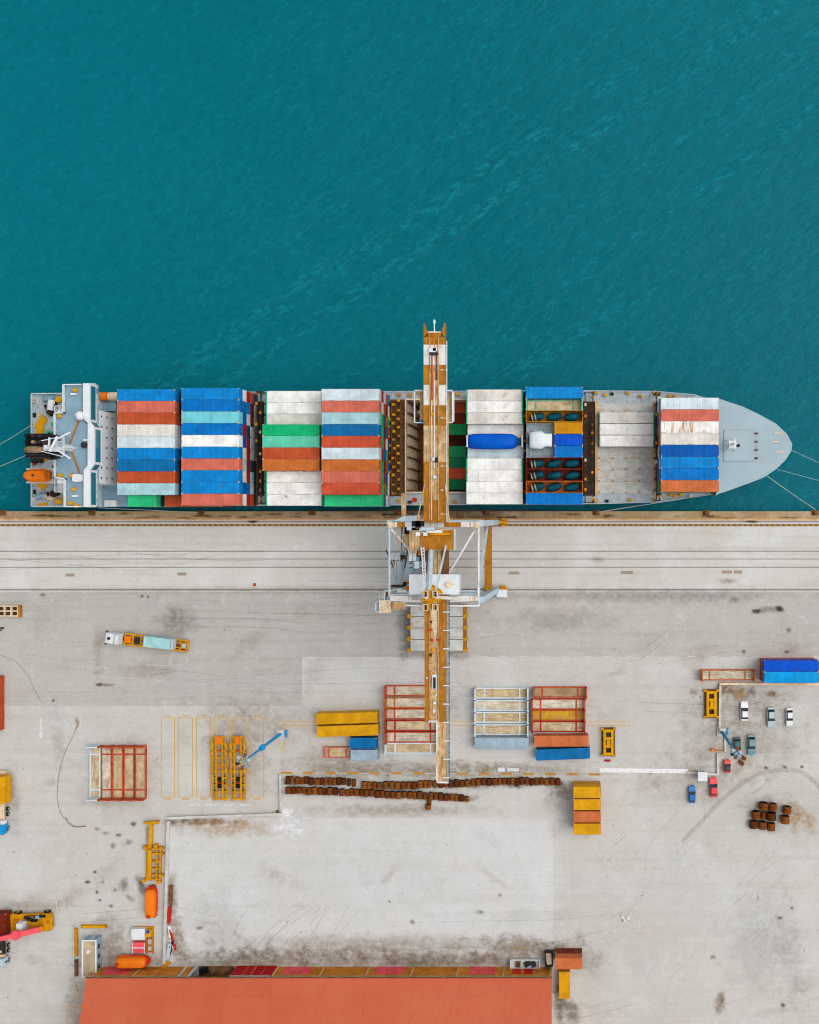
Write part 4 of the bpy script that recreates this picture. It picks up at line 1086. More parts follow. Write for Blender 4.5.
    for k in range(5):
        x = a[0] + .4 + .4 * k; b_ = MB(); b_.b(x, b[1] + .8, 12.151, x + .22, a[1] - .8, 12.5); part(b_, 'ramp_step', rr.choice(['dark', 'white', 'deckgrey']), dvp)
    return t
def lifeboat(name, label, loc, L, w, h, rz, top, hullm, group, pitch=0., sharp=False):
    t = thing(name, label, 'boat', loc, rz, group)
    b = MB(); rings = []
    prof = ((-.5, .62, .9), (-.47, .8, .96), (-.3, .98, 1), (.1, 1., 1.), (.32, .8 if sharp else .96, 1.), (.43, .5 if sharp else .78, .98), (.5, .14 if sharp else .46, .94))
    for x, wv, hz in prof:
        rings.append([(x * L, y * wv * w / 2, z * h * .55) for y, z in ((0, .02), (.55, .12), (.92, .5), (1, 1.), (.0, 1.0), (-1, 1.), (-.92, .5), (-.55, .12))])
    b.loft(rings).build('hull', hullm, t)
    b = MB(); rings = []
    for x, wv, hz in ((-.46, .6, .62), (-.42, .76, .9), (-.2, .82, 1.), (.2, .82, .98), (.36, .56 if sharp else .74, .9), (.43, .3 if sharp else .5, .7)):
        rings.append([(x * L, y * wv * w / 2, h * .5 + (h * .5) * hz * z) for y, z in ((1.05, .08), (.98, .6), (.72, .95), (0, 1.), (-.72, .95), (-.98, .6), (-1.05, .08))])
    b.loft(rings).build('canopy', top, t)
    hz = MB(); hz.cyl((L * .02, 0, h * .985), (L * .02, 0, h * 1.03), .28, n=12); hz.build('hatch', 'dark' if 'ramp' in label else top, t)
    hb = MB(); hb.b(-L * .44, -.35, h * .62, -L * .36, .35, h * 1.08); hb.build('helm_cupola', hullm, t)
    for s in (-1, 1):
        for k in range(4): pass
        r_ = MB(); r_.beam((-L * .45, s * w * .5, h * .5), (L * .33, s * w * .47, h * .5), .1, .14); r_.build('rubbing_strake', top, t)
    if pitch: t.rotation_euler.y = pitch
    return t
def rope(name, label, pts, sag=.0, r=.06, mat='rope', group='mooring ropes'):
    b = MB(); P = []
    a, c = Vector(pts[0]), Vector(pts[1])
    for k in range(9):
        u = k / 8; p = a.lerp(c, u); p.z -= sag * 4 * u * (1 - u); P.append(p)
    for p, q in zip(P, P[1:]): b.cyl(p, q, r, n=6)
    o = b.build(name, mat); tag(o, label, 'rope', group)
    return o
def moorings():
    def w3(px, py, z): return W(px, py, z) + (z,)
    rope('mooring_rope', 'upper pale mooring rope running from the stern out over the water', [w3(33, 424, 4.6), w3(-30, 461, -1.)], .6, .065)
    rope('mooring_rope', 'lower pale mooring rope leaving the stern below the black funnel', [w3(31, 453, 4.6), w3(-30, 478, -1.)], .6, .065)
    rope('mooring_rope', 'teal-looking mooring rope from the very tip of the bow to the right', [w3(792, 450.5, 7.6), w3(880, 489, 0.)], .8, .035, 'craneblue')
    rope('mooring_rope', 'middle bow mooring rope reaching right towards the quay', [w3(777.5, 469.5, 7.6), w3(900, 501, .4)], .8, .035, 'craneblue')
    rope('mooring_rope', 'white bow mooring rope coming down to the bollard at the right quay edge', [w3(767, 476, 7.6), w3(815.5, 509.6, .6)], .4, .06)
    rope('mooring_rope', 'slack white spring line lying close along the bow side of the hull', [w3(722, 492.6, 7.4), w3(596, 512.4, .6)], .5, .08)
    rope('mooring_rope', 'short mooring rope under the deckhouse corner at the quay edge', [w3(98, 507.8, 4.2), w3(200, 512.6, .6)], .5, .06)
def bollards():
    b = thing('bollard', 'x', 'bollard')
    m = MB(); m.cyl((0, 0, 0), (0, 0, .1), .55, n=14); m.cyl((0, 0, .1), (0, 0, .6), .26, .24, 14); m.cyl((0, 0, .6), (0, 0, .8), .24, .42, 14); m.cyl((0, 0, .8), (0, 0, .9), .42, .3, 14)
    m.build('post', 'brown', b, smooth=False)
    MB().b(-.8, -.6, -.018, .8, .6, .012).build('base_plate', 'brown', b)
    proto(b)
    for px, lab in ((3, 'rusty bollard at the far left end of the quay edge'), (92, 'rusty bollard on the quay edge below the deckhouse'), (201, 'rusty bollard on the quay edge below the tall blue-topped stack'), (312, 'rusty bollard on the quay edge below the stack with green tops'),
                    (399, 'rusty bollard on the quay edge just left of the crane leg'), (486, 'rusty bollard on the quay edge behind the crane right leg'), (596, 'rusty bollard on the quay edge below the hatch cover gap'), (706, 'rusty bollard on the quay edge below the foremost stack'), (815, 'rusty bollard at the right end holding the white bow rope')):
        x, y = W(px, 512.8); dup(b, (x, y, .022), 0, lab, 'bollards along the quay edge')
# ------------------------------------------------------------------ crane
def crane():
    cx = -27.3; YS, YL = W(0, 522.3)[1], W(0, 589.2)[1]
    t = thing('gantry_crane', 'tall white and ochre ship-to-shore gantry crane straddling the quay rails', 'crane', (cx, (YS + YL) / 2, 0))
    Z = 30.0
    def q(px, py, z=Z): return W(px, py, z)
    def q3(px, py, z=Z): return W(px, py, z) + (z,)
    hx = 9.6
    # bogies on the rails
    for y in (YS, YL):
        for s in (-1, 1):
            x = cx + s * (hx + .55)
            b = MB(); b.b(x - 2.6, y - .38, .9, x + 2.6, y + .38, 1.55)
            for k in (-1, 1): b.b(x + k * 1.55 - .95, y - .42, .35, x + k * 1.55 + .95, y + .42, .895)
            for k in (-1, 1):
                b.b(x + k * 1.55 - .5, y + .5, .5, x + k * 1.55 + .5, y + .95, 1.3); b.b(x + k * 1.55 - .5, y - .95, .5, x + k * 1.55 + .5, y - .5, 1.3)
            bo = part(b, 'wheel_bogie', 'ochre', t)
            for k in (-2.1, -1.0, 1.0, 2.1):
                w_ = MB(); w_.cyl((x + k, y - .12, .36), (x + k, y + .12, .36), .33, n=14); part(w_, 'wheel', 'dark', bo)
    # legs
    for y in (YS, YL):
        for s in (-1, 1):
            l = MB(); xb_, xt = cx + s * (hx + .55), cx + s * (hx - .55)
            l.hexa([(xb_ - .7, y - .55, 1.56), (xb_ + .7, y - .55, 1.56), (xb_ + .7, y + .55, 1.56), (xb_ - .7, y + .55, 1.56), (xt - .6, y - .6, Z - 1.0), (xt + .6, y - .6, Z - 1.0), (xt + .6, y + .6, Z - 1.0), (xt - .6, y + .6, Z - 1.0)])
            part(l, 'leg', 'craneblue', t)
    for s in (-1, 1):                             # brown tie beams at mid height
        x = cx + s * (hx - .55); b = MB(); b.b(x - .75, YL + .3, 9.2, x + .75, YS - .3, 10.8); part(b, 'portal_tie', 'craneochre', t)
        b = MB(); b.beam((x - s * .1, YS - .7, 10.8), (x - s * .9, YL + .9, 24), .55); part(b, 'leg_brace', 'craneblue', t)
    for y, zz in ((YS, 9.0), (YL, 9.0)):
        b = MB(); b.b(cx - hx + .2, y - .5, 8.2, cx + hx - .2, y + .5, 9.8); part(b, 'sill_beam', 'craneblue', t)
    b = MB(); b.b(cx - hx + .2, YL - .6, 17, cx + hx - .2, YL + .6, 18.6); part(b, 'landside_cross_beam', 'craneblue', t)
    # upper portal beams
    b = MB(); xa = q(388, 0)[0]; xb_ = q(480, 0)[0]; ys = q(0, 524.6)[1]
    cuts = [xa, q(397, 0)[0], q(405, 0)[0], q(420, 0)[0], q(444, 0)[0], q(461, 0)[0], xb_]
    for i, (a, c_) in enumerate(zip(cuts, cuts[1:])):
        b.b(a, ys - .48, Z - 1, c_, ys + .48, Z + .05, 1 if i in (1, 4) else 0)
    ub = part(b, 'seaside_portal_beam', ['cranewhite', 'craneochre'], t)
    for x in (xa + .5, xb_ - .5):
        c_ = MB(); c_.b(x - .45, ys - .7, Z + .06, x + .45, ys + .5, Z + .45); part(c_, 'beam_cap', 'beige', ub)
    b = MB(); yl = q(0, 598.5)[1]; xl, xr = q(390, 0)[0], q(479, 0)[0]
    b.hexa([(xl, yl - .5, Z - 1), (cx, yl - .95, Z - 1), (cx, yl + .35, Z - 1), (xl, yl + .6, Z - 1), (xl, yl - .5, Z), (cx, yl - .95, Z), (cx, yl + .35, Z), (xl, yl + .6, Z)])
    b.hexa([(cx + .001, yl - .95, Z - 1), (xr, yl - .4, Z - 1), (xr, yl + .6, Z - 1), (cx + .001, yl + .35, Z - 1), (cx + .001, yl - .95, Z), (xr, yl - .4, Z), (xr, yl + .6, Z), (cx + .001, yl + .35, Z)])
    part(b, 'landside_portal_beam', 'cranewhite', t)
    b = MB(); p = q(394, 605.5); r_ = q(479, 606); b.beam(p + (Z - .4,), r_ + (Z - .4,), .3); b.beam(r_ + (Z - .4,), q(479, 599) + (Z - .4,), .2); b.beam(q(394, 605.5) + (Z - .4,), q(394, 599) + (Z - .4,), .2)
    part(b, 'walkway_rail', 'white', t)
    for s, pa in ((-1, 389.3), (1, 478.4)):
        b = MB(); b.cyl(q3(pa, 527), q3(pa, 597), .24, n=10); part(b, 'longitudinal_tube', 'craneblue' if s < 0 else 'cranewhite', t)
    b = MB(); b.cyl(q3(391, 529), q3(408, 548), .22, n=10); b.cyl(q3(408, 548), q3(410, 556), .2, n=10); part(b, 'diagonal_tube', 'cranewhite', t)
    b = MB(); b.cyl(q3(474.8, 530), q3(449, 573), .22, n=10); part(b, 'diagonal_tube', 'cranewhite', t)
    # main girder and boom: two box sections with walkway plating between
    def stretch(name, py0, py1, px0, px1, mats, zt=Z + 1.4, depth=1.6, inner=None):
        (xa, ya) = q(px0, py0, zt); (xb_, yb_) = q(px1, py1, zt)
        b = MB(); w = (xb_ - xa)
        b.b(xa, yb_, zt - depth, xa + w * .27, ya, zt, 0); b.b(xb_ - w * .30, yb_, zt - depth, xb_, ya, zt, 0)
        b.b(xa + w * .27 + .002, yb_, zt - .5, xb_ - w * .30 - .002, ya, zt - .2, 1 if len(mats) > 1 else 0)
        return part(b, name, mats, t)
    seg = [(337, 344.6, 'craneochre', 'craneochre'), (344.6, 364.8, 'cranewhite', 'cranewhite'), (364.8, 384.8, 'craneochre', 'cranetan'), (384.8, 405.2, 'cranewhite', 'cranetan'), (405.2, 425.6, 'craneochre', 'craneochre'), (425.6, 462, 'cranetan', 'cranetan'), (462, 500, 'craneochre', 'cranetan'), (500, 522.5, 'craneochre', 'craneochre')]
    for a, c_, m1, m2 in seg:
        stretch('boom_section', a, c_ - .05, 423.6, 445.3, [m1, m2])
    for s in (0, 1):                              # tapering horns at the boom tip
        b = MB(); zt = Z + 1.4
        P = [(423.6, 337), (427.4, 333), (424.3, 322.6), (423.6, 323.4)] if s == 0 else [(445.3, 337), (445.3, 323.2), (444.6, 322.6), (441.2, 333)]
        b.prism([q(*p, zt) for p in P], zt - 1.6, zt); part(b, 'boom_horn', 'craneochre', t)
    b = MB(); a, c_ = q(427.6, 331.4, Z + 1.3), q(441, 332.6, Z + 1.3); b.b(a[0], c_[1], Z - .2, c_[0], a[1], Z + 1.3); part(b, 'tip_beam', 'cranewhite', t)
    b = MB(); a, c_ = q(428, 332.7, Z + 1.2), q(441, 337, Z + 1.2); b.b(a[0], c_[1], Z + .6, c_[0], a[1], Z + 1.2); part(b, 'tip_platform', 'craneochre', t)
    b = MB(); a = q(434.4, 331.4, Z + 1.2); b.cyl((a[0], a[1], Z + 1.2), (a[0], a[1] + 2.2, Z + 1.5), .12, n=8); b.cyl((a[0], a[1] + 1.6, Z + 1.3), (a[0], a[1] + 2.2, Z + 1.6), .26, n=10); part(b, 'tip_lamp_arm', 'white', t)
    # rails on top of the boom, walkway to the right
    for px in (429.8, 438.6):
        b = MB(); b.beam(q(px, 338, Z + 1.5) + (Z + 1.5,), q(px, 521, Z + 1.5) + (Z + 1.5,), .14, .2); b.beam(q(px, 551, Z + 1.5) + (Z + 1.5,), q(px, 720, Z + 1.5) + (Z + 1.5,), .14, .2); part(b, 'trolley_rail', 'cranetan', t)
    b = MB(); b.rail([q3(447.3, 342, Z), q3(447.3, 521, Z)], 1.0, .05, 1.9)
    for k in range(8):
        y = 346 + k * 24; b.beam(q3(440.5, y, Z + 1.6), q3(447.3, y, Z + 1.), .14)
    part(b, 'boom_walkway_rail', 'white', t)
    b = MB(); a, c_ = q(445.5, 400, Z), q(448.6, 521, Z); b.b(a[0], c_[1], Z - .1, c_[0], a[1], Z); part(b, 'boom_walkway', 'cranetan', t)
    # pipes and stains: cable runs on the boom
    for px, a, c_, mm in ((434.3, 380, 468, 'white'), (432, 350, 400, 'red'), (436.2, 352, 380, 'dark'), (426.2, 430, 505, 'cranewhite'), (442.6, 476, 519, 'red'), (431.5, 400, 520, 'beige')):
        b = MB(); b.cyl(q3(px, a, Z + 1.25), q3(px, c_, Z + 1.25), .12, n=6); part(b, 'cable_conduit', mm, t)
    for (px, py, w_, h_, mm) in ((432.5, 350, 1.4, .9, 'white'), (433.5, 353.5, 1.6, .5, 'dark'), (435, 349.5, .8, .6, 'white'), (433.7, 459, .5, .7, 'white'), (436, 460, .5, .9, 'dark'), (434.8, 477, .6, .5, 'white'), (432, 414, .5, .6, 'yellow')):
        x, y = q(px, py, Z + 1.8); b = MB(); b.b(x - w_ / 2, y - h_ / 2, Z + 1.21, x + w_ / 2, y + h_ / 2, Z + 1.9); part(b, 'sheave_block', mm, t)
    # trolley with operator cab and railed platforms
    for px0, px1 in ((415.2, 423.0), (445.8, 453.)):
        zt = Z - 2.0; a, c_ = q(px0, 391, zt), q(px1, 423, zt)
        b = MB()
        if px0 > 430: b.b(a[0] + 1.2, c_[1] + .3, zt - .1, a[0] + 1.7, a[1] - .3, zt)
        b.rail([(a[0], a[1], zt - .1), (c_[0], a[1], zt - .1)], 1.1, .1, 1.2)
        e = a[0] if px0 < 430 else c_[0]
        b.rail([(e, a[1], zt - .1), (e, c_[1], zt - .1), (c_[0] if px0 < 430 else a[0] + .6, c_[1], zt - .1)], 1.1, .1, 1.8)
        part(b, 'trolley_railing', 'white', t)
        for k in range(4):
            y = a[1] - 1.0 - k * 1.6; x = (a[0] + c_[0]) / 2 + (.3 if px0 < 430 else -.2)
            g_ = MB(); g_.cyl((x, y - .4, zt - .6), (x, y + .4, zt - .6), .5, n=12); g_.b(x - .7, y - .3, zt - 1.3, x + .6, y + .3, zt - .9); part(g_, 'hoist_drum', random.choice(['dark', 'black', 'beige', 'cranetan']), t)
    zt = Z - 1.; a, c_ = q(445.9, 405, zt), q(449.4, 412.5, zt); b = MB(); b.b(a[0], c_[1], zt - 2.4, c_[0], a[1], zt); cab = part(b, 'operator_cab', 'deckblue', t)
    b = MB(); b.b(a[0] + .1, c_[1] - .02, zt - 1.9, c_[0] - .1, c_[1] - .005, zt - .5); part(b, 'cab_window', 'glass', cab)
    b = MB(); a, c_ = q(419.8, 420, zt), q(422.6, 423, zt); b.b(a[0], c_[1], zt - 1.5, c_[0], a[1], zt); part(b, 'trolley_lamp', 'bluemast', t)
    b = MB(); xa, xb_ = cx - 3.2, cx + 3.2; a = q(0, 392, Z - 2.)[1]; c_ = q(0, 422, Z - 2)[1]; b.b(xa, c_, Z - 2.3, xb_, a, Z - 2.05); part(b, 'trolley_frame', 'cranetan', t)
    # rusty machinery platform
    zt = Z + 4; a, c_ = q(410, 529, zt), q(454, 550.3, zt)
    b = MB(); b.b(a[0], c_[1], zt - .35, c_[0], a[1], zt, 0); b.b(a[0] + .4, c_[1] + .4, zt - 3.4, c_[0] - .6, a[1] - .4, zt - .352, 1); b.b(c_[0] + .01, c_[1], zt - 1.2, c_[0] + .3, a[1], zt - .1, 1)
    mh = part(b, 'machinery_platform', ['cranetan', 'craneblue'], t)
    b = MB(); a2, c2 = q(424, 530, zt + .05), q(453.5, 550, zt + .05); b.b(a2[0], c2[1], zt + .002, c2[0], a2[1], zt + .04); part(b, 'roof_sheet', 'craneochre', mh)
    for px, py, w_, h_, mm in ((418, 534, .9, .7, 'white'), (425, 534, .9, .7, 'white'), (422, 541, .5, 3., 'craneochre'), (434, 531.5, 3.2, .5, 'white'), (440, 534, 4., .35, 'ochre'), (413, 528.5, 2.4, .7, 'craneblue'), (423, 529, 4.4, .6, 'craneblue')):
        x, y = q(px, py, zt + .4); b = MB(); b.b(x - w_ / 2, y - h_ / 2, zt + .041, x + w_ / 2, y + h_ / 2, zt + .5); part(b, 'roof_fitting', mm, mh)
    # white machinery house on the landside
    zt = Z + 3.6; a, c_ = q(409.8, 575, zt), q(458.3, 593.8, zt)
    b = MB(); b.b(a[0], c_[1], Z - .9, c_[0], a[1], zt - .2); b.b(a[0] - .12, c_[1] - .12, zt - .2, c_[0] + .12, a[1] + .12, zt)
    wh = part(b, 'machinery_house', 'white', t)
    b = MB(); x, y = q(449, 584.5, zt); b.cyl((x, y, zt), (x, y, zt + .35), .5, n=16); b.cyl((x, y, zt + .35), (x, y, zt + .45), .62, n=16); b.b(x - 1.4, y - .06, zt + .001, x + 1.2, y + .06, zt + .08); part(b, 'roof_vent', 'beige', wh)
    for k in range(4):
        b = MB(); x = a[0] + 1.6 + 2.2 * k; b.b(x - .5, a[1] + .003, zt - 1.9, x + .5, a[1] + .05, zt - .9); part(b, 'window', 'glass', wh)
    b = MB(); x, y = q(431, 591.5, zt); b.prism([(x - 2., y - .4), (x + 2.4, y - .4), (x + 2., y + .3), (x + .5, y + 1.3), (x - .4, y + 1.3), (x - 1.2, y + .5)], zt + .002, zt + .05); part(b, 'sheave_base', 'ochre', wh)
    # rope-and-drum clutter between the houses
    rr = random.Random(8)
    for k in range(16):
        x, y = q(411 + (k % 5) * 3.1 + rr.uniform(-.7, .7), 552 + (k // 5) * 6.6 + rr.uniform(-2, 2), Z + 1.5)
        b = MB(); w_, h_ = rr.uniform(.3, .75), rr.uniform(.3, .75)
        b.b(x - w_, y - h_, Z - .3, x + w_, y + h_, Z + rr.uniform(.6, 1.8)); part(b, 'winch_gear', rr.choice(['dark', 'white', 'black', 'beige', 'deckblue', 'craneochre', 'white']), t)
    b = MB(); b.b(*q(409.5, 574.5, Z - .4), Z - .5, *q(425, 551, Z - .4), Z - .32); part(b, 'winch_floor', 'deckgrey', t)
    # girder from the portal to the rear end
    stretch('girder_section', 550.5, 574.8, 425.5, 448, ['brown', 'cranetan'])
    stretch('girder_section', 593.9, 640, 424.4, 446.2, ['craneochre', 'cranetan'])
    stretch('girder_section', 640.05, 690, 424.5, 446, ['craneochre', 'cranetan'])
    stretch('girder_section', 690.05, 722, 424.6, 445.8, ['craneochre', 'cranetan'])
    b = MB(); zt = Z + 1.4; a, c_ = q(437.3, 722.1, zt), q(446.2, 782.2, zt); b.b(a[0], c_[1], zt - 1.5, c_[0], a[1], zt); rs = part(b, 'rear_girder', 'cranetan', t)
    b = MB(); b.beam(q3(437, 722, zt), q3(436.9, 781, zt), .3, .4); b.beam(q3(437, 782, zt), q3(449, 782.3, zt), .35, .4); b.beam(q3(428.6, 721.3, zt), q3(437.4, 721.3, zt), .35, .4); part(b, 'end_edge', 'cranewhite', rs)
    b = MB(); a, c_ = q(446.4, 594, Z + .6), q(449.4, 782, Z + .6); b.b(a[0], c_[1], Z + .4, c_[0], a[1], Z + .6)
    part(b, 'rear_walkway', 'craneblue', t)
    b = MB(); b.rail([q3(449.6, 594, Z + .6), q3(449.6, 782, Z + .6)], 1.05, .05, 1.9)
    part(b, 'rear_walkway_rail', 'dark', t)
    for k in range(10):
        y = 612 + k * 18.4; b = MB(); b.beam(q3(443, y, Z + 1.65), q3(449.4, y, Z + 1.65), .2, .2); part(b, 'cross_bracket', 'white', t)
    for (px, py, w_, h_, mm) in ((433, 650, .5, .8, 'yellow'), (434.5, 683, .5, 2.2, 'dark'), (434.4, 682, .9, 2.9, 'white'), (434.6, 703, .5, .5, 'white'), (434, 711, .5, .6, 'white'), (430.5, 655, .5, .6, 'dark'), (431, 667, .9, 1.2, 'cranetan'), (436.5, 694.5, .3, .4, 'white'), (427, 678, .3, .3, 'white'), (431, 622, .4, .4, 'dark'), (432, 640, .4, .4, 'red'), (438, 640, .4, .4, 'red'), (430.4, 630, .4, .4, 'red')):
        x, y = q(px, py, Z + 1.5); b = MB(); z0_ = Z + 1.201; b.b(x - w_ / 2, y - h_ / 2, z0_, x + w_ / 2, y + h_ / 2, z0_ + (.25 if h_ > 2.5 else .4)); part(b, 'girder_fitting', mm, t)
    b = MB(); P = [(431, 611), (437, 611), (437.5, 625), (435.8, 641), (432, 626)]; b.prism([q(*p, Z + 1.3) for p in P][::-1], Z + 1.201, Z + 1.24); part(b, 'deck_patch', 'beige', t)
    # A-frame apex over the landside legs
    ZA = 42.; ap = q(431.5, 600, ZA); k_ = .1952
    for s in (-1, 1):
        b = MB(); b.beam((cx + s * 4.2, YL + .3, Z), (ap[0] + s * .9, ap[1] + .5, ZA), .6); part(b, 'apex_strut', 'cranewhite', t)
        b = MB(); b.beam((cx + s * 3.2, YS + 1.0 - 2, Z + 1), (ap[0] + s * .6, ap[1] + 1.2, ZA - .5), .35); part(b, 'apex_back_strut', 'craneblue', t)
    b = MB(); b.b(ap[0] - 1.75, ap[1] - .25, ZA - .3, ap[0] + 1.75, ap[1] + .25, ZA, 0); b.b(ap[0] - .7, ap[1] - 1.7, ZA - .3, ap[0] + .3, ap[1] + 2.4, ZA - .302 + .1, 0)
    axp = part(b, 'apex_platform', 'ochre', t)
    for dx, dy in ((-1.05, 1.15), (.75, 1.15), (-1.05, -1.35), (.75, -1.35)):
        b = MB(); x, y = ap[0] + dx, ap[1] + dy
        for sx in (-1, 1): b.b(x + sx * .45 - .07, y - .6, ZA, x + sx * .45 + .07, y + .6, ZA + .7); b.b(x - .378, y + sx * .55 - .06, ZA, x + .378, y + sx * .55 + .06, ZA + .7)
        f_ = part(b, 'sheave_frame', 'beige', axp)
        b = MB(); b.cyl((x - .1, y, ZA + .1), (x + .1, y, ZA + .1), .45, n=12); part(b, 'sheave', 'dark', f_)
    # stays
    def tube(name, p, q_, r, mm): b = MB(); b.cyl(p, q_, r, n=8); part(b, name, mm, t)
    tube('forestay', (ap[0] - .5, ap[1] + 1.8, ZA - .2), W(431, 551, 34.6) + (34.6,), .5, 'craneblue')
    for px_ in (423.2,):
        b = MB(); p0, p1 = Vector((ap[0] - 1.2, ap[1] + 1.6, ZA - .4)), Vector(W(422.6, 547, 35) + (35.,)); b.beam(p0 + Vector((-.25, 0, 0)), p1 + Vector((-.25, 0, 0)), .16); b.beam(p0 + Vector((.25, 0, 0)), p1 + Vector((.25, 0, 0)), .16)
        for k in range(14): c_ = p0.lerp(p1, (k + .5) / 14); b.beam(c_ - Vector((.25, 0, 0)), c_ + Vector((.25, 0, 0)), .14)
        part(b, 'ladder', 'white', t)
    tube('boom_stay', W(424.6, 484, Z + 1.5) + (Z + 1.5,), W(418, 517, Z + 4) + (Z + 4,), .11, 'cranetan'); tube('boom_stay', W(418, 517, Z + 4) + (Z + 4,), W(417, 529, Z + 4.4) + (Z + 4.4,), .2, 'orange')
    tube('boom_stay', W(445, 484, Z + 1.5) + (Z + 1.5,), W(449.5, 523, Z + 3.6) + (Z + 3.6,), .14, 'cranetan')
    for (px, py, mm, w_) in ((416, 524, 'black', 1.6), (420, 524, 'black', 1.6), (415.5, 507, 'brown', .0), (418, 526, 'dark', 1.)):
        if not w_: continue
        x, y = q(px, py, Z + 4.4); b = MB(); b.b(x - w_ / 2, y - .5, Z + 4.0, x + w_ / 2, y + .6, Z + 4.6); part(b, 'sheave_block', mm, t)
    b = MB(); x, y = W(415.3, 505, 12); b.b(x - .45, y - 2.6, Z - 3, x + .45, y + 2.2, Z - 2.6); part(b, 'hanging_gangway', 'cranetan', t)
    b = MB(); x, y = W(414.2, 500, Z - 2); b.cyl((x, y, Z - 2.6), (x, y, Z - 1.9), .5, n=12); part(b, 'beacon', 'redorange', t)
    b = MB()
    b.prism([q(393, 521, Z + .3), q(404, 516, Z + .3), q(420, 515.5, Z + .3), q(420, 521.5, Z + .3)][::-1], Z - .5, Z + .1); part(b, 'hinge_gusset', 'craneblue', t)
    # stair tower on the left
    st = MB(); x0, x1 = cx - hx + .6, cx - hx + 2.6
    lv = [3 + 3.2 * k for k in range(9)]
    for x in (x0, x1):
        for y in (YL + 2.2, YL + 9.4): st.beam((x, y, 2), (x, y, Z), .16)
    part(st, 'stair_tower_post', 'craneblue', t)
    for i, z in enumerate(lv[:-1]):
        b = MB(); ya, yb_ = (YL + 3, YL + 8.6) if i % 2 else (YL + 8.6, YL + 3); x = x0 + .5 + (i % 2) * 1.0
        b.beam((x, ya, z), (x, yb_, z + 3.2), .8, .12); b.beam((x - .4, ya, z + .9), (x - .4, yb_, z + 4.1), .08); b.beam((x + .4, ya, z + .9), (x + .4, yb_, z + 4.1), .08); part(b, 'stair_flight', 'craneblue', t)
        b = MB(); b.b(x0, yb_ - .1 if i % 2 == 0 else yb_ - .7, z + 3.15, x1, yb_ + .7 if i % 2 else yb_ + .1, z + 3.25); part(b, 'landing', 'deckgrey', t)
    for k in range(16):
        b = MB(); zz = Z - rr.uniform(2, 22); p0 = W(392 + rr.uniform(0, 14), 532 + rr.uniform(0, 50), zz); b.beam(p0 + (zz,), (p0[0] + rr.uniform(-.6, 2.4), p0[1] - rr.uniform(3, 7), zz + rr.uniform(-1, 2)), .13); part(b, 'lattice_member', rr.choice(['craneblue', 'cranewhite', 'craneblue', 'brown', 'beige']), t)
    for k in range(7):
        b = MB(); p = q(391 + rr.uniform(0, 12), 560 + rr.uniform(0, 35), Z - 4); b.beam(p + (Z - 6,), (p[0] + rr.uniform(-1.5, 2.2), p[1] + rr.uniform(3, 8), Z - 1), .2); part(b, 'service_pipe', rr.choice(['craneblue', 'cranewhite', 'beige', 'dark']), t)
    for (px, py, w_, h_, mm) in ((397, 559, 2.2, .6, 'brown'), (403, 557, 1., .8, 'dark'), (407, 530.5, .9, 1.4, 'black'), (405.5, 540, 1.1, 1.6, 'cranetan'), (398, 586, 2.6, .5, 'dark'), (402, 591, 1.8, .5, 'white'), (386.5, 596, .7, 1.5, 'brown'), (405, 584, .6, .8, 'black'), (398, 594.3, 3.2, .3, 'white')):
        x, y = q(px, py, Z - 2); b = MB(); b.b(x - w_ / 2, y - h_ / 2, Z - 2.4, x + w_ / 2, y + h_ / 2, Z - 1.4); part(b, 'service_box', mm, t)
    # platforms at the left rear corner
    b = MB(); a, c_ = q(379, 600.3), q(390.6, 613); b.b(a[0], c_[1], Z - 2.4, c_[0], a[1], Z); part(b, 'cable_reel_house', 'beige', t)
    b = MB(); a, c_ = q(392.6, 602), q(405.2, 609.3); b.b(a[0], c_[1], Z - 1.2, c_[0], a[1], Z - .2); part(b, 'electrical_box', 'cranetan', t)
    b = MB(); a, c_ = q(375.6, 601.3), q(379, 611.5); b.rail([(c_[0], a[1], Z - 1.2), (a[0], a[1], Z - 1.2), (a[0], c_[1], Z - 1.2), (c_[0], c_[1], Z - 1.2)], 1.05, .09, 1.1); b.b(a[0], c_[1], Z - 1.35, c_[0], a[1], Z - 1.2); part(b, 'railed_balcony', 'craneblue', t)
    b = MB(); b.beam(q3(384, 591, Z), q3(402, 589, Z), .2); b.beam(q3(385, 591), q3(384.6, 600), .2); b.beam(q3(380, 593), q3(380, 600), .12); b.beam(q3(383, 592), q3(383, 599), .12); part(b, 'corner_bracket', 'craneblue', t)
    return t
def hatch_stack():
    """a long ship hatch cover laid on blocks beneath the crane's rear girder"""
    z = 2.2
    xa, ya = W(410.5, 605, z); xb_, yb_ = W(462.8, 651, z)
    t = thing('hatch_cover', 'pale grey ship hatch cover with orange lugs, lying beneath the crane rear girder', 'hatch cover', ((xa + xb_) / 2, (ya + yb_) / 2, 0))
    n_ = 4
    for k in range(n_):
        y1 = ya + (yb_ - ya) * k / n_; y0 = ya + (yb_ - ya) * (k + 1) / n_
        b = MB(); b.b(xa, y0 + .06, 1.2, xb_, y1 - .06, z); part(b, 'panel', 'hatch', t)
        for x in (xa - .3, xb_ + .5):
            b = MB(); b.cyl((x, y0 + .1, .6), (x, y0 + .1, z + .1), .5, n=12); part(b, 'lug', 'ochre', t)
    for u0, u1 in ((xb_ + .002, xb_ + .8), (xa - .25, xa - .002)):
        b = MB(); b.b(u0, yb_ + .1, .9, u1, ya, z - .5); part(b, 'side_girder', 'craneochre', t)
    for u in (xa + .5, xb_ - 1.2):
        b = MB(); b.b(u, yb_ + .5, .0, u + .7, ya - .5, 1.198); part(b, 'support_block', 'dark', t)
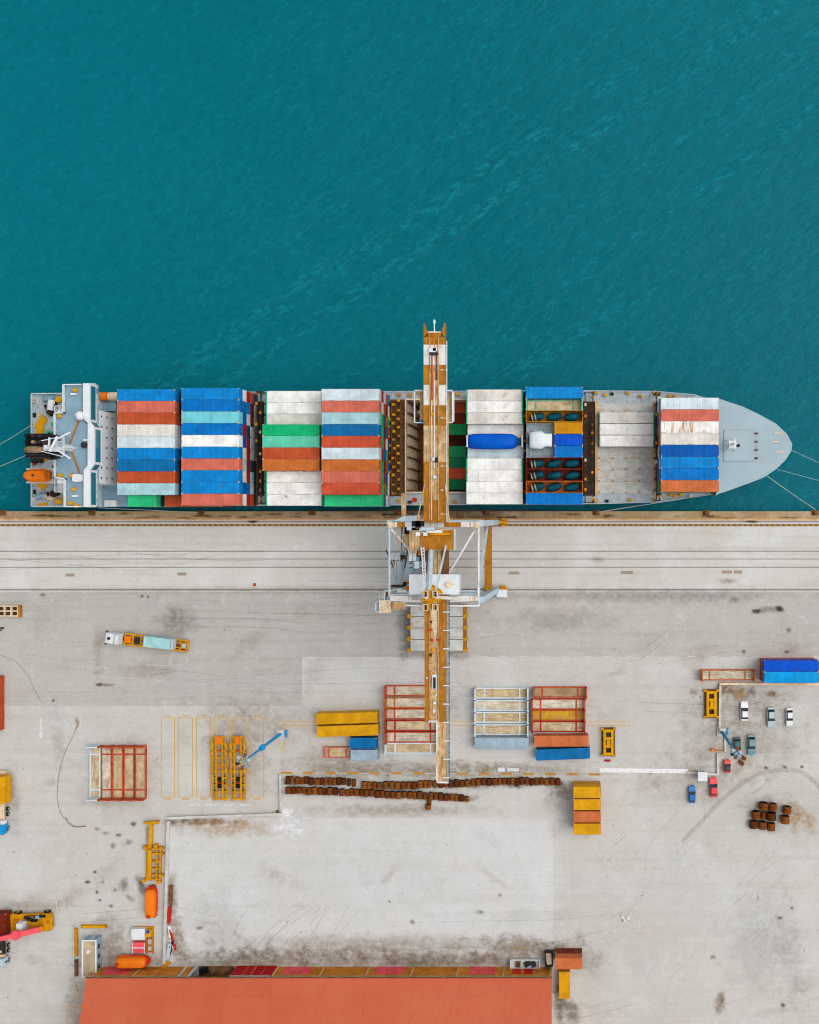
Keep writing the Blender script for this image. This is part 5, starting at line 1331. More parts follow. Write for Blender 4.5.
def site_cabinet():
    x, y = W(502, 593.5, 2.2)
    t = thing('rail_cabin', 'small white cabin on legs beside the landside crane wheels', 'cabin', (x, y, 0))
    MB().b(-1.1, -.75, .5, 1.1, .75, 2.2).build('box', 'white', t)
    MB().b(-1.2, -.85, 2.202, 1.2, .85, 2.3).build('roof', 'white', t)
    for sx in (-1, 1):
        for sy in (-1, 1):
            b = MB(); b.b(sx * .95 - .1, sy * .6 - .1, 0, sx * .95 + .1, sy * .6 + .1, .498); b.build('leg', 'dark', t)
    MB().b(-.3, -.79, .6, .3, -.752, 1.9).build('door', 'deckgrey', t)
# ------------------------------------------------------------------ yard
def xy(px, py, z=0): return W(px, py, z)
def yard_containers():
    rf = random.Random(12)
    def P(pr, px, py, ztop, z0, rz, k, label, group=None):
        fl = (206, 156, 40) if 'mustard floor' in label else (176, 146, 108) if 'scorched' in label else rf.choice([(214, 202, 180), (210, 190, 154), (218, 208, 190), (206, 182, 142)])
        x, y = W(px, py, ztop); dup(PRW if pr is PR and k in ('white', 'pale') else pr, (x, y, z0), radians(rz), label, group, col('pale' if pr is PR and k == 'white' else k), floor=fl)
    gy = 'containers standing in the yard'
    P(P45, 346.6, 718.3, 2.9, 0, 1.8, 'yellow', 'long yellow container, upper one of the pair left of the red racks', gy)
    P(P45, 347.2, 730.8, 2.9, 0, 1.8, 'yellow', 'long yellow container, lower one of the pair above the short blue container', gy)
    P(P20, 363, 743.4, 2.6, 0, 0, 'steel', 'short weathered blue container below the pair of long yellow ones', gy)
    P(P20, 364, 755.3, 2.6, 0, 0, 'grey', 'short grey-blue container beside a small red rack', gy)
    P(P40, 501.8, 743.4, 2.6, 0, 0, 'grey', 'long grey-blue container below the white racks', gy)
    P(P40, 561.4, 741.2, 2.6, 0, .3, 'orange', 'faded orange container below the red racks, above a blue one', gy)
    P(P40, 563, 754.3, 2.6, 0, 2.2, 'steel', 'scuffed blue container slightly askew below the faded orange one', gy)
    for i, (py, k, n) in enumerate(((792.6, 'yellow', 'short yellow container at the head of the row of four'), (804.7, 'yellow', 'second short yellow container in the row of four, above the orange one'), (817, 'orange', 'short orange container between yellow ones in the row of four'), (829.2, 'yellow', 'short yellow container at the foot of the row of four'))):
        P(P20, 587.2, py, 5.2, CH, 0, k, n, 'stacked row of four short containers')
        P(P20, 587.2, py, 5.2, 0, 0, 'mustard' if i != 2 else 'tan', f"lower container under {n[n.index('short'):]}" if i == 1 else f'lower container beneath the {n}', 'stacked row of four short containers')
    P(P40, 791.6, 666.1, 5.2, CH, 0, 'royal', 'royal blue container on a red one at the right edge, the darker of two blues', gy)
    P(P40, 792., 677.4, 5.2, CH, 0, 'sky', 'sky blue container on a red one at the right edge, the lighter of two blues', gy)
    P(P40, 788.9, 664.7, 2.6, 0, 0, 'salmon2', 'red container underneath the royal blue one at the right edge', gy)
    P(P40, 788.9, 676.2, 2.6, 0, 0, 'salmon2', 'red container underneath the sky blue one at the right edge', gy)
    P(P40, -7.2, 704.2, 2.6, 0, 90, 'brick', 'red container standing upright along the left picture edge', gy)
    P(P20, 568.8, 963.8, 5.2, CH, 0, 'orange', 'short orange-brown container on top of another, at the warehouse right corner', gy)
    P(P20, 568.6, 963.4, 5.2, 0, 0, 'maroon', 'dark red short container underneath the orange-brown one by the warehouse', gy)
    P(P20, 564.4, 985.4, 2.6, 0, 90, 'yellow', 'short yellow container beside the right end wall of the warehouse', gy)
    gr = 'flat racks stored in the yard'
    x = 411.2
    for i, (py, k, n) in enumerate(((692, 'salmon2', 'red flat rack at the top of the set under the crane girder'), (704, 'tan', 'orange-brown flat rack, second in the set under the crane girder'), (715.4, 'salmon2', 'red flat rack, third in the set under the crane girder'),
                                    (727.2, 'red', 'red flat rack, fourth in the set by the crane girder, its right end in view'), (738.8, 'salmon2', 'red flat rack with a small dark stain, above the white one by the girder'), (750, 'white', 'white flat rack with a dark cross-shaped stain at the foot of the set'))):
        P(PR, x + (0 if i < 3 else .4), py, 2.4, 0, 0, k, n, gr)
    for py, n in ((694.4, 'top white flat rack of the four right of the crane girder'), (706.8, 'second white flat rack of the four right of the girder'), (718.8, 'third white flat rack with dark ends, right of the girder'), (731.2, 'fourth white flat rack, just above the long grey-blue container')):
        P(PR, 501.4, py, 2.4, 0, 0, 'white', n, gr)
    for px, py, k, n in ((560, 693.6, 'salmon2', 'red flat rack with a heavily scorched floor, top of the right-hand four'), (558.4, 705.6, 'salmon2', 'red flat rack with pale planks, second of the right-hand four'), (558.4, 716.9, 'brick', 'red flat rack with a mustard floor, third of the right-hand four'), (558.4, 728.2, 'red', 'red flat rack just above the faded orange container')):
        P(PR, px, py, 2.4, 0, 0, k, n, gr)
    P(PR, 728.6, 676.2, 2.4, 0, 0, 'tan', 'lone orange flat rack left of the two blue containers', gr)
    for i, (px, k, n) in enumerate(((94, 'pale', 'pale grey-blue flat rack at the left of the upright set of five'), (105.4, 'brick', 'orange flat rack next to the pale one in the upright set of five'), (116.8, 'salmon2', 'third flat rack of the upright set of five'), (128.2, 'brick', 'fourth flat rack of the upright set of five'), (139.8, 'salmon2', 'red flat rack at the right end of the upright set of five'))):
        P(PR, px - 2.6, 774, 2.4, 0, 90, k, n, gr)
    P(PR20, 335.6, 754.2, 2.4, 0, 0, 'salmon', 'small red flat rack left of the short grey-blue container', gr)

def coils():
    r = thing('steel_coil', 'x', 'coil')
    b = MB(); n = 18; ro, ri, L = 1., .62, .9
    rings = [[(rr_ * cos(2 * pi * k / n), y, ro + rr_ * sin(2 * pi * k / n)) for k in range(n)] for rr_, y in ((ri, -L), (.93, -L), (ro, -L + .06), (ro, L - .06), (.93, L), (ri, L), (ri, -L))]
    b.loft(rings, caps=False); b.m = [1 if (k // n) in (0, 4, 5) else 0 for k in range(len(b.f))]  # end faces and bore black, painting in the shade of the coil
    b.build('body', ['coil', 'black'], r)
    s = MB(); s.loft([[((ro + .006) * cos(2 * pi * k / n), y, ro + (ro + .006) * sin(2 * pi * k / n)) for k in range(n)] for y in (-.06, .06)], caps=False).build('band', 'dark', r)
    proto(r)
    rr = random.Random(17)
    def place(px, py, dx, dy, label, group, rz=0., z=None):
        rad = dx * .2274 / 2 * .97
        x, y = W(px, py, rad * 1.7)
        o = dup(r, (x, y, 0 if z is None else z), rz, label, group, S(*rr.choice([(128, 72, 20), (116, 60, 18), (140, 82, 26), (100, 48, 16), (122, 66, 22), (84, 42, 18)])))
        o.scale = (rad, dy * .2274 / 1.8, rad)
        for ch in o.children: pass
        return o
    def path(pts, x):
        for a, b in zip(pts, pts[1:]):
            if a[0] <= x <= b[0]: return a[1] + (b[1] - a[1]) * (x - a[0]) / (b[0] - a[0])
        return pts[-1][1]
    rows = (([(285, 780.2), (320, 781.8), (353, 782.6)], 'rusty steel coil in the short left piece of the upper coil row', 'coils of the short upper row'),
            ([(361, 785.6), (400, 785.8), (440, 784.4), (480, 782.6), (520, 781.6), (560, 782)], 'rusty steel coil in the long upper coil row passing the crane girder end', 'coils of the long upper row'),
            ([(285, 790.6), (320, 792), (355, 793), (400, 795.6), (430, 796), (446, 797.8), (463, 799.4)], 'rusty steel coil in the lower coil row that slants down to the right', 'coils of the lower row'))
    for pts, lab, grp in rows:
        x = pts[0][0]
        while x < pts[-1][0] - 1.5:
            d = rr.uniform(3.9, 5.9)
            place(x + d / 2, path(pts, x) + rr.uniform(-.7, .7), d * 1.02, rr.uniform(6., 7.4), lab, grp, rr.uniform(-.06, .06))
            x += d + rr.choice([0, 0, .1, .8])
    place(429, 801.5, 4.6, 5.4, 'rusty steel coil lying just below the lower row', None)
    place(428, 807.5, 6, 4.6, 'rusty steel coil lowest of the two set off below the lower row', None)
    for k, (px, py, mm) in enumerate(((467, 799.5, 'dark grey coil at the right tip of the lower coil row'), )):
        o = place(px, py, 4.4, 5, mm, None)
    big = ((764.2, 807, 9.6, 'large rusty coil at the top left of the twelve, upper row'), (773.3, 807.8, 8.2, 'large rusty coil at the right of the upper row of the big coils'), (756.4, 815.6, 9.2, 'large rusty coil at the left end of the middle row of the big coils'), (764., 816., 5.6, 'narrow rusty coil squeezed in the middle row of the big coils'),
           (771.8, 817.2, 10.4, 'widest rusty coil at the right of the middle row of the big coils'), (753.9, 825.2, 8.6, 'large rusty coil at the left of the lowest row of the big coils'), (762.8, 826, 8.8, 'large rusty coil in the middle of the lowest row of the big coils'), (771.6, 827.4, 8.4, 'large rusty coil at the right of the lowest row of the big coils'),
           (787.6, 810.8, 8.6, 'upper of two large rusty coils standing apart at the right'), (785.8, 820.4, 9.2, 'lower of two large rusty coils standing apart at the right'))
    for px, py, d, lab in big:
        place(px, py, d, 7.4, lab, 'big rusty coils by the curved track', rr.uniform(-.12, .05))

def car_proto():
    r = thing('parked_car', 'x', 'car')
    b = MB(); rings = []
    def ring(y, w, zb, zt, k=.8):
        return [(-w * k, y, zb), (w * k, y, zb), (w, y, zb + .18), (w, y, zt - .2), (w * .9, y, zt), (-w * .9, y, zt), (-w, y, zt - .2), (-w, y, zb + .18)]
    for y, w, zb, zt in ((-2.15, .62, .35, .72), (-2.08, .78, .25, .84), (-1.8, .86, .2, .92), (-.8, .89, .2, .97), (.6, .89, .2, .96), (1.4, .87, .2, .90), (1.85, .82, .22, .80), (2.1, .68, .3, .66), (2.17, .5, .36, .58)):
        rings.append(ring(y, w, zb, zt))
    b.loft(rings).build('body', 'car', r)
    g = MB(); g.hexa([(-.78, -1.75, .9), (.78, -1.75, .9), (.8, .78, .94), (-.8, .78, .94), (-.6, -1.28, 1.42), (.6, -1.28, 1.42), (.62, .12, 1.44), (-.62, .12, 1.44)])
    g.build('cabin_glass', 'glass', r)
    rf = MB(); rf.hexa([(-.6, -1.26, 1.41), (.6, -1.26, 1.41), (.62, .1, 1.425), (-.62, .1, 1.425), (-.52, -1.16, 1.48), (.52, -1.16, 1.48), (.54, .02, 1.49), (-.54, .02, 1.49)])
    rf.build('roof', 'car', r)
    for s in (-1, 1):
        for y in (-1.3, 1.32):
            w = MB(); w.cyl((s * .72, y, .31), (s * .895, y, .31), .31, n=14)
            wo = w.build('wheel', 'tyre', r)
            w = MB(); w.cyl((s * .86, y, .31), (s * .905, y, .31), .19, n=10); w.build('rim', 'chrome', wo)
        l = MB(); l.box((s * .58, 2.06, .63), (.3, .12, .12)); l.build('headlight', 'lens', r)
        l = MB(); l.box((s * .62, -2.1, .7), (.24, .08, .12)); l.build('tail_light', 'red', r)
        l = MB(); l.box((s * .96, .52, 1.0), (.16, .12, .1)); l.build('mirror', 'black', r)
        l = MB(); l.beam((s * .76, .72, .99), (s * .61, .14, 1.44), .07, .05); l.build('roof_pillar', 'black', r)
    return proto(r)
def TOPS(o): return [ch for ch in o.children if ch.name.startswith('roof') and not ch.name.startswith('roof_')]
def cars():
    pr = car_proto()
    def P(px, py, rz, sx, sy, color, label):
        x, y = W(px, py, .8); o = dup(pr, (x, y, 0), radians(rz), label, 'cars parked on the quay', color)
        o.scale = (sx, sy, 1.)
        return o
    P(744.6, 711.2, 0, 1.02, 1.03, S(236, 236, 236), 'white saloon car nearest the kerb wall, below the orange rack')
    P(771.2, 717.4, 180, .98, 1.06, S(170, 196, 196), 'silver-grey estate car in the middle of the row of three')
    P(789.6, 717.4, 180, .9, .96, S(232, 234, 232), 'white hatchback with dark windows at the right end of the row')
    P(737.2, 746, 180, .95, .92, S(30, 90, 90), 'dark green car partly behind the leaning blue-green lamp mast')
    P(751.6, 745.2, 180, 1., 1.1, S(110, 150, 156), 'silver people carrier with black front, right of the dark green car')
    o = P(727.4, 766.2, 0, .88, .7, S(226, 64, 44), 'tiny red and black car above the curved tyre track')
    for ch in TOPS(o): ch.color = S(36, 60, 66)
    P(713.6, 787.4, 2, 1.02, 1.05, S(238, 62, 66), 'bright red car beside the white gatehouse')
    P(692, 794.4, 0, .92, .92, S(0, 112, 190), 'small blue car left of the bright red car')

def wheelset(t, xs, ys, r=.5, w=.3, name='wheel'):
    for x in xs:
        for y in ys:
            b = MB(); b.cyl((x, y - w / 2, r), (x, y + w / 2, r), r, n=14); o = b.build(name, 'tyre', t)
            b = MB(); s = 1 if y > 0 else -1; b.cyl((x, y + s * (w / 2 - .05), r), (x, y + s * (w / 2 + .02), r), r * .55, n=10); b.build('rim', 'chrome', o)
def trucks():
    # white tractor unit with ochre skeletal trailer (cab towards -x)
    x, y = W(149, 641.7, 1.2)
    t = thing('articulated_truck', 'white tractor unit pulling an ochre skeletal trailer across the open yard', 'truck', (x, y, 0), radians(-6.6))
    c = MB()
    c.loft([[(a, -1.2 * w, .6), (a, 1.2 * w, .6), (a, 1.25 * w, 2.2), (a, 1.1 * w, h), (a, -1.1 * w, h), (a, -1.25 * w, 2.2)] for a, w, h in ((-9.3, .86, 2.5), (-9.15, .98, 2.9), (-8.2, 1., 3.1), (-6.0, 1., 3.25))])
    cab = c.build('cab', 'white', t)
    MB().face; b = MB(); b.b(-9.36, -1., 1.6, -9.28, 1., 2.4); b.build('windscreen', 'glass', cab)
    b = MB(); b.b(-8.6, -.3, 3.0, -8.0, .3, 3.2); b.build('roof_hatch', 'dark', cab)
    b = MB(); b.hexa([(-7.2, -1.1, 3.27), (-6.1, -1.1, 3.27), (-6.1, 1.1, 3.27), (-7.2, 1.1, 3.27), (-6.6, -1.05, 3.7), (-6.1, -1.05, 3.7), (-6.1, 1.05, 3.7), (-6.6, 1.05, 3.7)]); b.build('wind_deflector', 'white', cab)
    for s in (-1, 1):
        b = MB(); b.b(-9.3, s * 1.42 - .12, 1.8, -9.1, s * 1.42 + .12, 2.7); b.build('mirror', 'dark', cab)
        b = MB(); b.b(-9.36, s * .9 - .2, .7, -9.31, s * .9 + .2, .9); b.build('headlight', 'lens', cab)
    ch = MB(); ch.b(-8.8, -.5, .6, -4.6, .5, .95); ch.build('chassis', 'dark', t)
    wheelset(t, (-8.2, -5.4), (-1.0, 1.0))
    f = MB()
    for s in (-1, 1): f.b(-5.6, s * .55 - .14, 1.0, 9., s * .55 + .14, 1.4); f.b(-5.6, s * 1.2 - .2, 1.05, 9., s * 1.2 + .2, 1.38)
    for k in range(9): x_ = -5.4 + 14.3 * k / 8; f.b(x_ - .16, -.999, 1.06, x_ + .16, .999, 1.36)
    f.b(-5.5, -.4, 1.05, -4.6, .4, 1.45); fr = f.build('trailer_frame', 'ochre', t)
    for x_, w_ in ((-4.6, 1.5), (-2.6, 1.5)):
        b = MB(); b.b(x_ - .6, -w_ / 2, 1.41, x_ + .6, w_ / 2, 1.6); b.build('fifth_wheel_plate' if x_ < -4 else 'gear_box', 'orange' if x_ < -4 else 'dark', t)
    for x_, mm in ((6.6, 'brown'), (8.0, 'deckgrey')):
        b = MB(); b.b(x_ - .5, -.4, 1.0, x_ + .5, .4, 1.42); b.build('axle_cover', mm, t)
    wheelset(t, (4.9, 6.2, 7.5), (-1.05, 1.05))
    # short container it carries
    x2, y2 = W(157, 642.9, 3.9)
    o = thing('tank_container', 'pale turquoise box container with grey end, riding on the ochre trailer', 'container', (x2, y2, 1.64), radians(-6.6))
    c = corrugated(MB(), 6.06, 2.4); bd = c.build('body', ['box', 'boxrail'], o, color=S(170, 216, 218))
    b = MB(); b.b(3.04, -1.18, .1, 3.5, 1.18, 2.1); b.build('end_unit', 'craneblue', o)
    for s in (-1, 1):
        for e in (-1, 1): b = MB(); b.b(e * 2.95 - .1, s * 1.14 - .09, 2.37, e * 2.95 + .1, s * 1.14 + .09, 2.43); b.build('corner_casting', 'cast', o)
    # left-edge truck, cab at the lower end
    x, y = W(1.4, 800, 1.2)
    t = thing('articulated_truck', 'truck with bright blue cab at the left edge under a yellow container', 'truck', (x, y, 0), radians(90))
    c = MB(); c.loft([[(a, -1.2 * w, .6), (a, 1.2 * w, .6), (a, 1.25 * w, 2.), (a, 1.1 * w, h), (a, -1.1 * w, h), (a, -1.25 * w, 2.)] for a, w, h in ((-7.5, .86, 2.3), (-7.3, .98, 2.7), (-6.4, 1., 2.9), (-5.3, 1., 2.9))])
    cab = c.build('cab', 'bluemast', t)
    b = MB(); b.b(-7.56, -1., 1.5, -7.46, 1., 2.2); b.build('windscreen', 'glass', cab)
    b = MB(); b.b(-6.6, -.45, 2.901, -6.1, .45, 3.0); b.b(-6.4, .5, 2.901, -5.9, .9, 3.0); b.build('roof_hatch', 'deckblue', cab)
    b = MB(); b.b(-5.28, -1.1, 1.0, -4.4, -.3, 2.2); b.build('air_tank', 'white', t); b = MB(); b.b(-5.28, .35, 1.0, -4.4, 1.1, 2.1); b.build('air_tank', 'white', t)
    b = MB(); b.b(-6.8, -.5, .6, 6.6, .5, 1.0); b.b(-4.3, -.3, 1.001, -1.4, .3, 1.3); b.build('chassis', 'beige', t)
    b = MB(); b.b(-2.9, .55, .8, -1.7, 1.1, 1.3); b.build('fuel_tank', 'deckblue', t)
    b = MB(); b.b(6.2, -1.2, .9, 6.5, 1.2, 1.1); b.b(4.8, -.8, .9, 6.2, -.5, 1.1); b.b(4.8, .5, .9, 6.2, .8, 1.1); b.build('rear_frame', 'beige', t)
    wheelset(t, (-6.6, -3.4, -2.2, 2.2, 3.5, 4.8), (-1.08, 1.08))
    x, y = W(-.2, 790.5, 3.9); dup(P20, (x, y, 1.31), radians(90), 'yellow container riding on the truck with the bright blue cab', None, col('yellow'))
    # second left-edge truck with red container under the pink boom
    x, y = W(2., 940, 1.2)
    t = thing('articulated_truck', 'truck with pale blue-white cab at the left edge below the pink boom', 'truck', (x, y, 0), radians(90))
    c = MB(); c.loft([[(a, -1.2 * w, .6), (a, 1.2 * w, .6), (a, 1.25 * w, 2.), (a, 1.05 * w, h), (a, -1.05 * w, h), (a, -1.25 * w, 2.)] for a, w, h in ((-5.6, .86, 2.3), (-5.4, .98, 2.7), (-4.6, 1., 2.9), (-3.7, 1., 2.9))])
    cab = c.build('cab', 'craneblue', t)
    b = MB(); b.b(-5.66, -1., 1.5, -5.56, 1., 2.2); b.build('windscreen', 'glass', cab)
    b = MB(); b.b(-4.8, -1.35, 1.4, -4.5, -1.24, 2.3); b.build('mirror', 'dark', cab)
    b = MB(); b.b(-5.2, -.5, .6, 6.4, .5, 1.2); b.build('chassis', 'dark', t)
    b = MB(); b.b(-3.6, -.9, 1.21, -3.1, .2, 1.9); b.b(-2.8, .0, 1.21, -2.3, .9, 1.6); b.build('air_tank', 'beige', t)
    wheelset(t, (-4.7, -2.6, -1.4, 3.5, 4.8), (-1.08, 1.08))
    x, y = W(.2, 927.5, 3.9); dup(P20, (x, y, 1.31), radians(90), 'rusty red container on the truck at the left edge beneath the pink boom', None, col('maroon'))
def reach_stacker():
    x, y = W(33, 922, 1.4)
    t = thing('reach_stacker', 'yellow reach stacker at the left edge with a raised pink-red boom', 'reach stacker', (x, y, 0), radians(2))
    b = MB()
    b.loft([[(a, -w, .9), (a, w, .9), (a, w, h), (a, -w, h)] for a, w, h in ((4.5, 1.2, 1.7), (4.2, 1.8, 2.1), (2.6, 2., 2.2), (1.8, 1.8, 1.9))])
    b.b(-4.6, 1.0, .9, 1.8, 1.9, 1.7); b.b(-4.6, -1.9, .9, 1.8, -1.0, 1.7); b.b(-4.4, -.999, .9, 1.8, .999, 1.5); b.b(-4.8, -2.0, .8, -3.4, 2.1, 1.9)
    b.build('chassis', 'ochre', t)
    for x_, r_ in ((-3.6, .85), (3.0, .75)):
        for y_ in (-1.75, 1.75):
            w = MB(); w.cyl((x_, y_ - .45, r_), (x_, y_ + .45, r_), r_, n=18); wo = w.build('wheel', 'tyre', t)
            w = MB(); w.cyl((x_, y_ + (.4 if y_ > 0 else -.4), r_), (x_, y_ + (.48 if y_ > 0 else -.48), r_), r_ * .5, n=12); w.build('rim', 'ochre', wo)
    c = MB(); c.hexa([(-2.9, -1.0, 1.72), (-1.3, -1.0, 1.72), (-1.3, .55, 1.72), (-2.9, .55, 1.72), (-2.7, -.9, 3.5), (-1.5, -.9, 3.5), (-1.5, .45, 3.5), (-2.7, .45, 3.5)]); cab = c.build('cab', 'white', t)
    for k, (x_, y_, mm) in enumerate(((-.4, .9, 'dark'), (.6, .6, 'black'), (1.4, 1.3, 'deckblue'), (-.9, 1.3, 'dark'), (2.6, 1.55, 'black'), (.3, 1.4, 'brown'))):
        e = MB(); e.b(x_ - .7, y_ - .3, 1.72, x_ + .7, y_ + .3, 2.3); e.build('engine_part', mm, t)
    bm = MB(); P0, P1 = Vector((2.6, -.95, 3.3)), Vector((-9.6, -2.3, 7.2))
    bm.beam(P0, P0.lerp(P1, .42), 1.15, 1.0); bo = bm.build('boom', 'pinkboom', t)
    bm = MB(); bm.beam(P0.lerp(P1, .40), P1, .9, .8); bm.build('boom_extension', 'pinkboom', bo)
    bm = MB(); c0 = P0.lerp(P1, .38); bm.cyl(c0 - Vector((0, 0, .3)), c0 + Vector((0, 0, .56)), 1.15, 1.1, n=8); bm.build('boom_bracket', 'pinkboom', bo)
    for s in (-.45, .45):
        l = MB(); l.cyl((-.6, -.95 + s, 1.8), c0 + Vector((.6, s, -.3)), .18, n=10); l.build('lift_cylinder', 'chrome', t)
    l = MB(); l.b(2.3, -1.5, 1.0, 3.0, -.4, 3.4); l.build('boom_mount', 'ochre', t)
    s_ = MB(); e = P1; s_.b(e.x - .5, e.y - 3., e.z - 1.6, e.x + .5, e.y + 3., e.z - .5); s_.build('spreader', 'ochre', t)
def chassis_trailers():
    for px, lab, rz in ((219.4, 'ochre container trailer, left of the two parked side by side in the marked bays', .8), (237.8, 'ochre container trailer, right of the two, under the blue lamp mast head', .2)):
        x, y = W(px, 768, 1.2)
        t = thing('container_trailer', lab, 'trailer', (x, y, 0), radians(rz), 'trailers parked in the marked bays')
        f = MB()
        for s in (-1, 1):
            f.b(s * .72 - .2, -7.2, .9, s * .72 + .2, 7.3, 1.3); f.b(s * 1.5 - .14, -7.2, .95, s * 1.5 + .14, 6.8, 1.25)
        for k in range(10): y_ = -7. + 14. * k / 9; f.b(-1.358, y_ - .16, .96, 1.358, y_ + .16, 1.24)
        f.build('frame', 'ochre', t)
        b = MB(); b.b(-.5, 5.6, 1.302, .5, 7.2, 1.6); b.build('gooseneck', 'orange', t)
        for y_ in (-2.6, -4.1):
            b = MB(); b.b(-.5, y_ - .45, .85, .5, y_ + .45, 1.26); b.build('suspension', 'black', t)
        for y_ in (4.9, 3.2, -.6):
            for s in (-1, 1):
                b = MB(); b.b(s * 1.56 - .3, y_ - .5, .8, s * 1.56 + .3, y_ + .5, 1.35); b.build('twist_lock', 'ochre', t)
        for k, y_ in enumerate((3.9, 0.3, -3.4)):
            b = MB(); b.b(-.518, y_ - .1, 1.0, .518, y_ + .1, 1.36); b.build('cross_member', 'red' if k != 1 else 'orange', t)
        for y_ in (-2.4, -3.9, -5.4):
            for s in (-1.15, 1.15):
                w = MB(); w.cyl((s - .2, y_, .5), (s + .2, y_, .5), .5, n=14); w.build('wheel', 'tyre', t)
        for s in (-1, 1):
            b = MB(); b.b(s * .9 - .12, 4.2, 0, s * .9 + .12, 4.5, .898); b.build('landing_leg', 'dark', t)
            b = MB(); b.b(s * 1.25 - .35, -7.4, .8, s * 1.25 + .35, -6.9, 1.2); b.build('rear_light_bar', 'ochre', t)
def lamp_mast(label, bx, by, Z, m, rbase, head=1.):
    x, y = W(bx, by)
    t = thing('lamp_mast', label, 'lamp mast', (x, y, 0))
    b = MB(); b.b(-1.05, -1.05, 0, 1.05, 1.05, .35); b.b(-.6, .3, .35, .9, .95, 1.25); b.build('plinth', 'concrete', t)
    b = MB(); b.b(1.06, -.7, 0, 1.45, .8, .8); b.build('switch_box', 'bluemast', t)
    b = MB(); b.cyl((0, 0, .351), (0, 0, Z * .55), rbase, rbase * .75, 14); b.cyl((0, 0, Z * .55), (0, 0, Z), rbase * .72, rbase * .45, 14); b.build('pole', m, t)
    b = MB(); b.cyl((0, 0, Z * .52), (0, 0, Z * .56), (.8 if head > .8 else .6) * head, .7 * head, 12); b.build('service_platform', m, t)
    hd = MB(); n = 10
    for k in range(n):
        a, a2 = 2 * pi * k / n, 2 * pi * (k + 1) / n
        hd.beam((1.4 * head * cos(a), 1.4 * head * sin(a), Z), (1.4 * head * cos(a2), 1.4 * head * sin(a2), Z), .22)
        if k % 2: hd.beam((0, 0, Z + .02), (1.4 * head * cos(a), 1.4 * head * sin(a), Z), .16)
    h = hd.build('lamp_ring', 'deckblue', t)
    for k in range(6):
        a = 2 * pi * k / 6 + .3; c_ = (1.5 * head * cos(a), 1.5 * head * sin(a))
        f = MB(); f.box((c_[0], c_[1], Z - .1), (.75, .55, .55), a); fo = f.build('floodlight', ['deckgrey', 'brown', 'deckgrey', 'dark', 'brown', 'deckblue'][k], h)
        f = MB(); f.box((c_[0], c_[1], Z - .4), (.6, .42, .04), a); f.build('lamp_glass', 'lens', fo)
def walls():
    def run(name, label, p, q, h=.9, w=.42, m='concrete', z0=0.):
        (xa, ya), (xb, yb) = W(*p, h), W(*q, h)
        L = math.hypot(xb - xa, yb - ya); rz = math.atan2(yb - ya, xb - xa)
        t = thing(name, label, 'wall', ((xa + xb) / 2, (ya + yb) / 2, 0), rz)
        b = MB(); b.b(-L / 2, -w / 2, 0, L / 2, w / 2, h - .1); b.build('wall', m, t)
        b = MB(); b.b(-L / 2 - .03, -w / 2 - .05, h - .098, L / 2 + .03, w / 2 + .05, h); b.build('coping', m, t)
    run('low_wall', 'long pale low wall running down beside the yellow lifting frame to the warehouse', (168, 821.5), (163.8, 964), 1., .5)
    run('low_wall', 'pale low wall above the white chalky patch, turning the corner at left', (166.5, 818.3), (281, 814.4), .9, .45)
    run('low_wall', 'short thin wall at the left end of the coil rows', (280, 774.5), (280.6, 811), .8, .35)
    run('low_wall', 'rust-stained wall running up from the leaning mast to the orange rack', (720.4, 686), (719.8, 728), .8, .42, 'concrete')
    run('low_wall', 'rusty low wall running right below the two blue containers', (719.6, 684), (840, 684.6), .8, .42, 'beige')
    run('low_wall', 'short pale wall between the barrier arm and the white gatehouse', (718.2, 753.5), (718, 774.6), .6, .5)
    run('low_wall', 'low kerb wall running either side of the white gatehouse', (687, 772.6), (718, 774.6), .5, .35)
    run('low_wall', 'short stub of wall below the leaning mast', (725, 736), (725.5, 752), .4, .35)
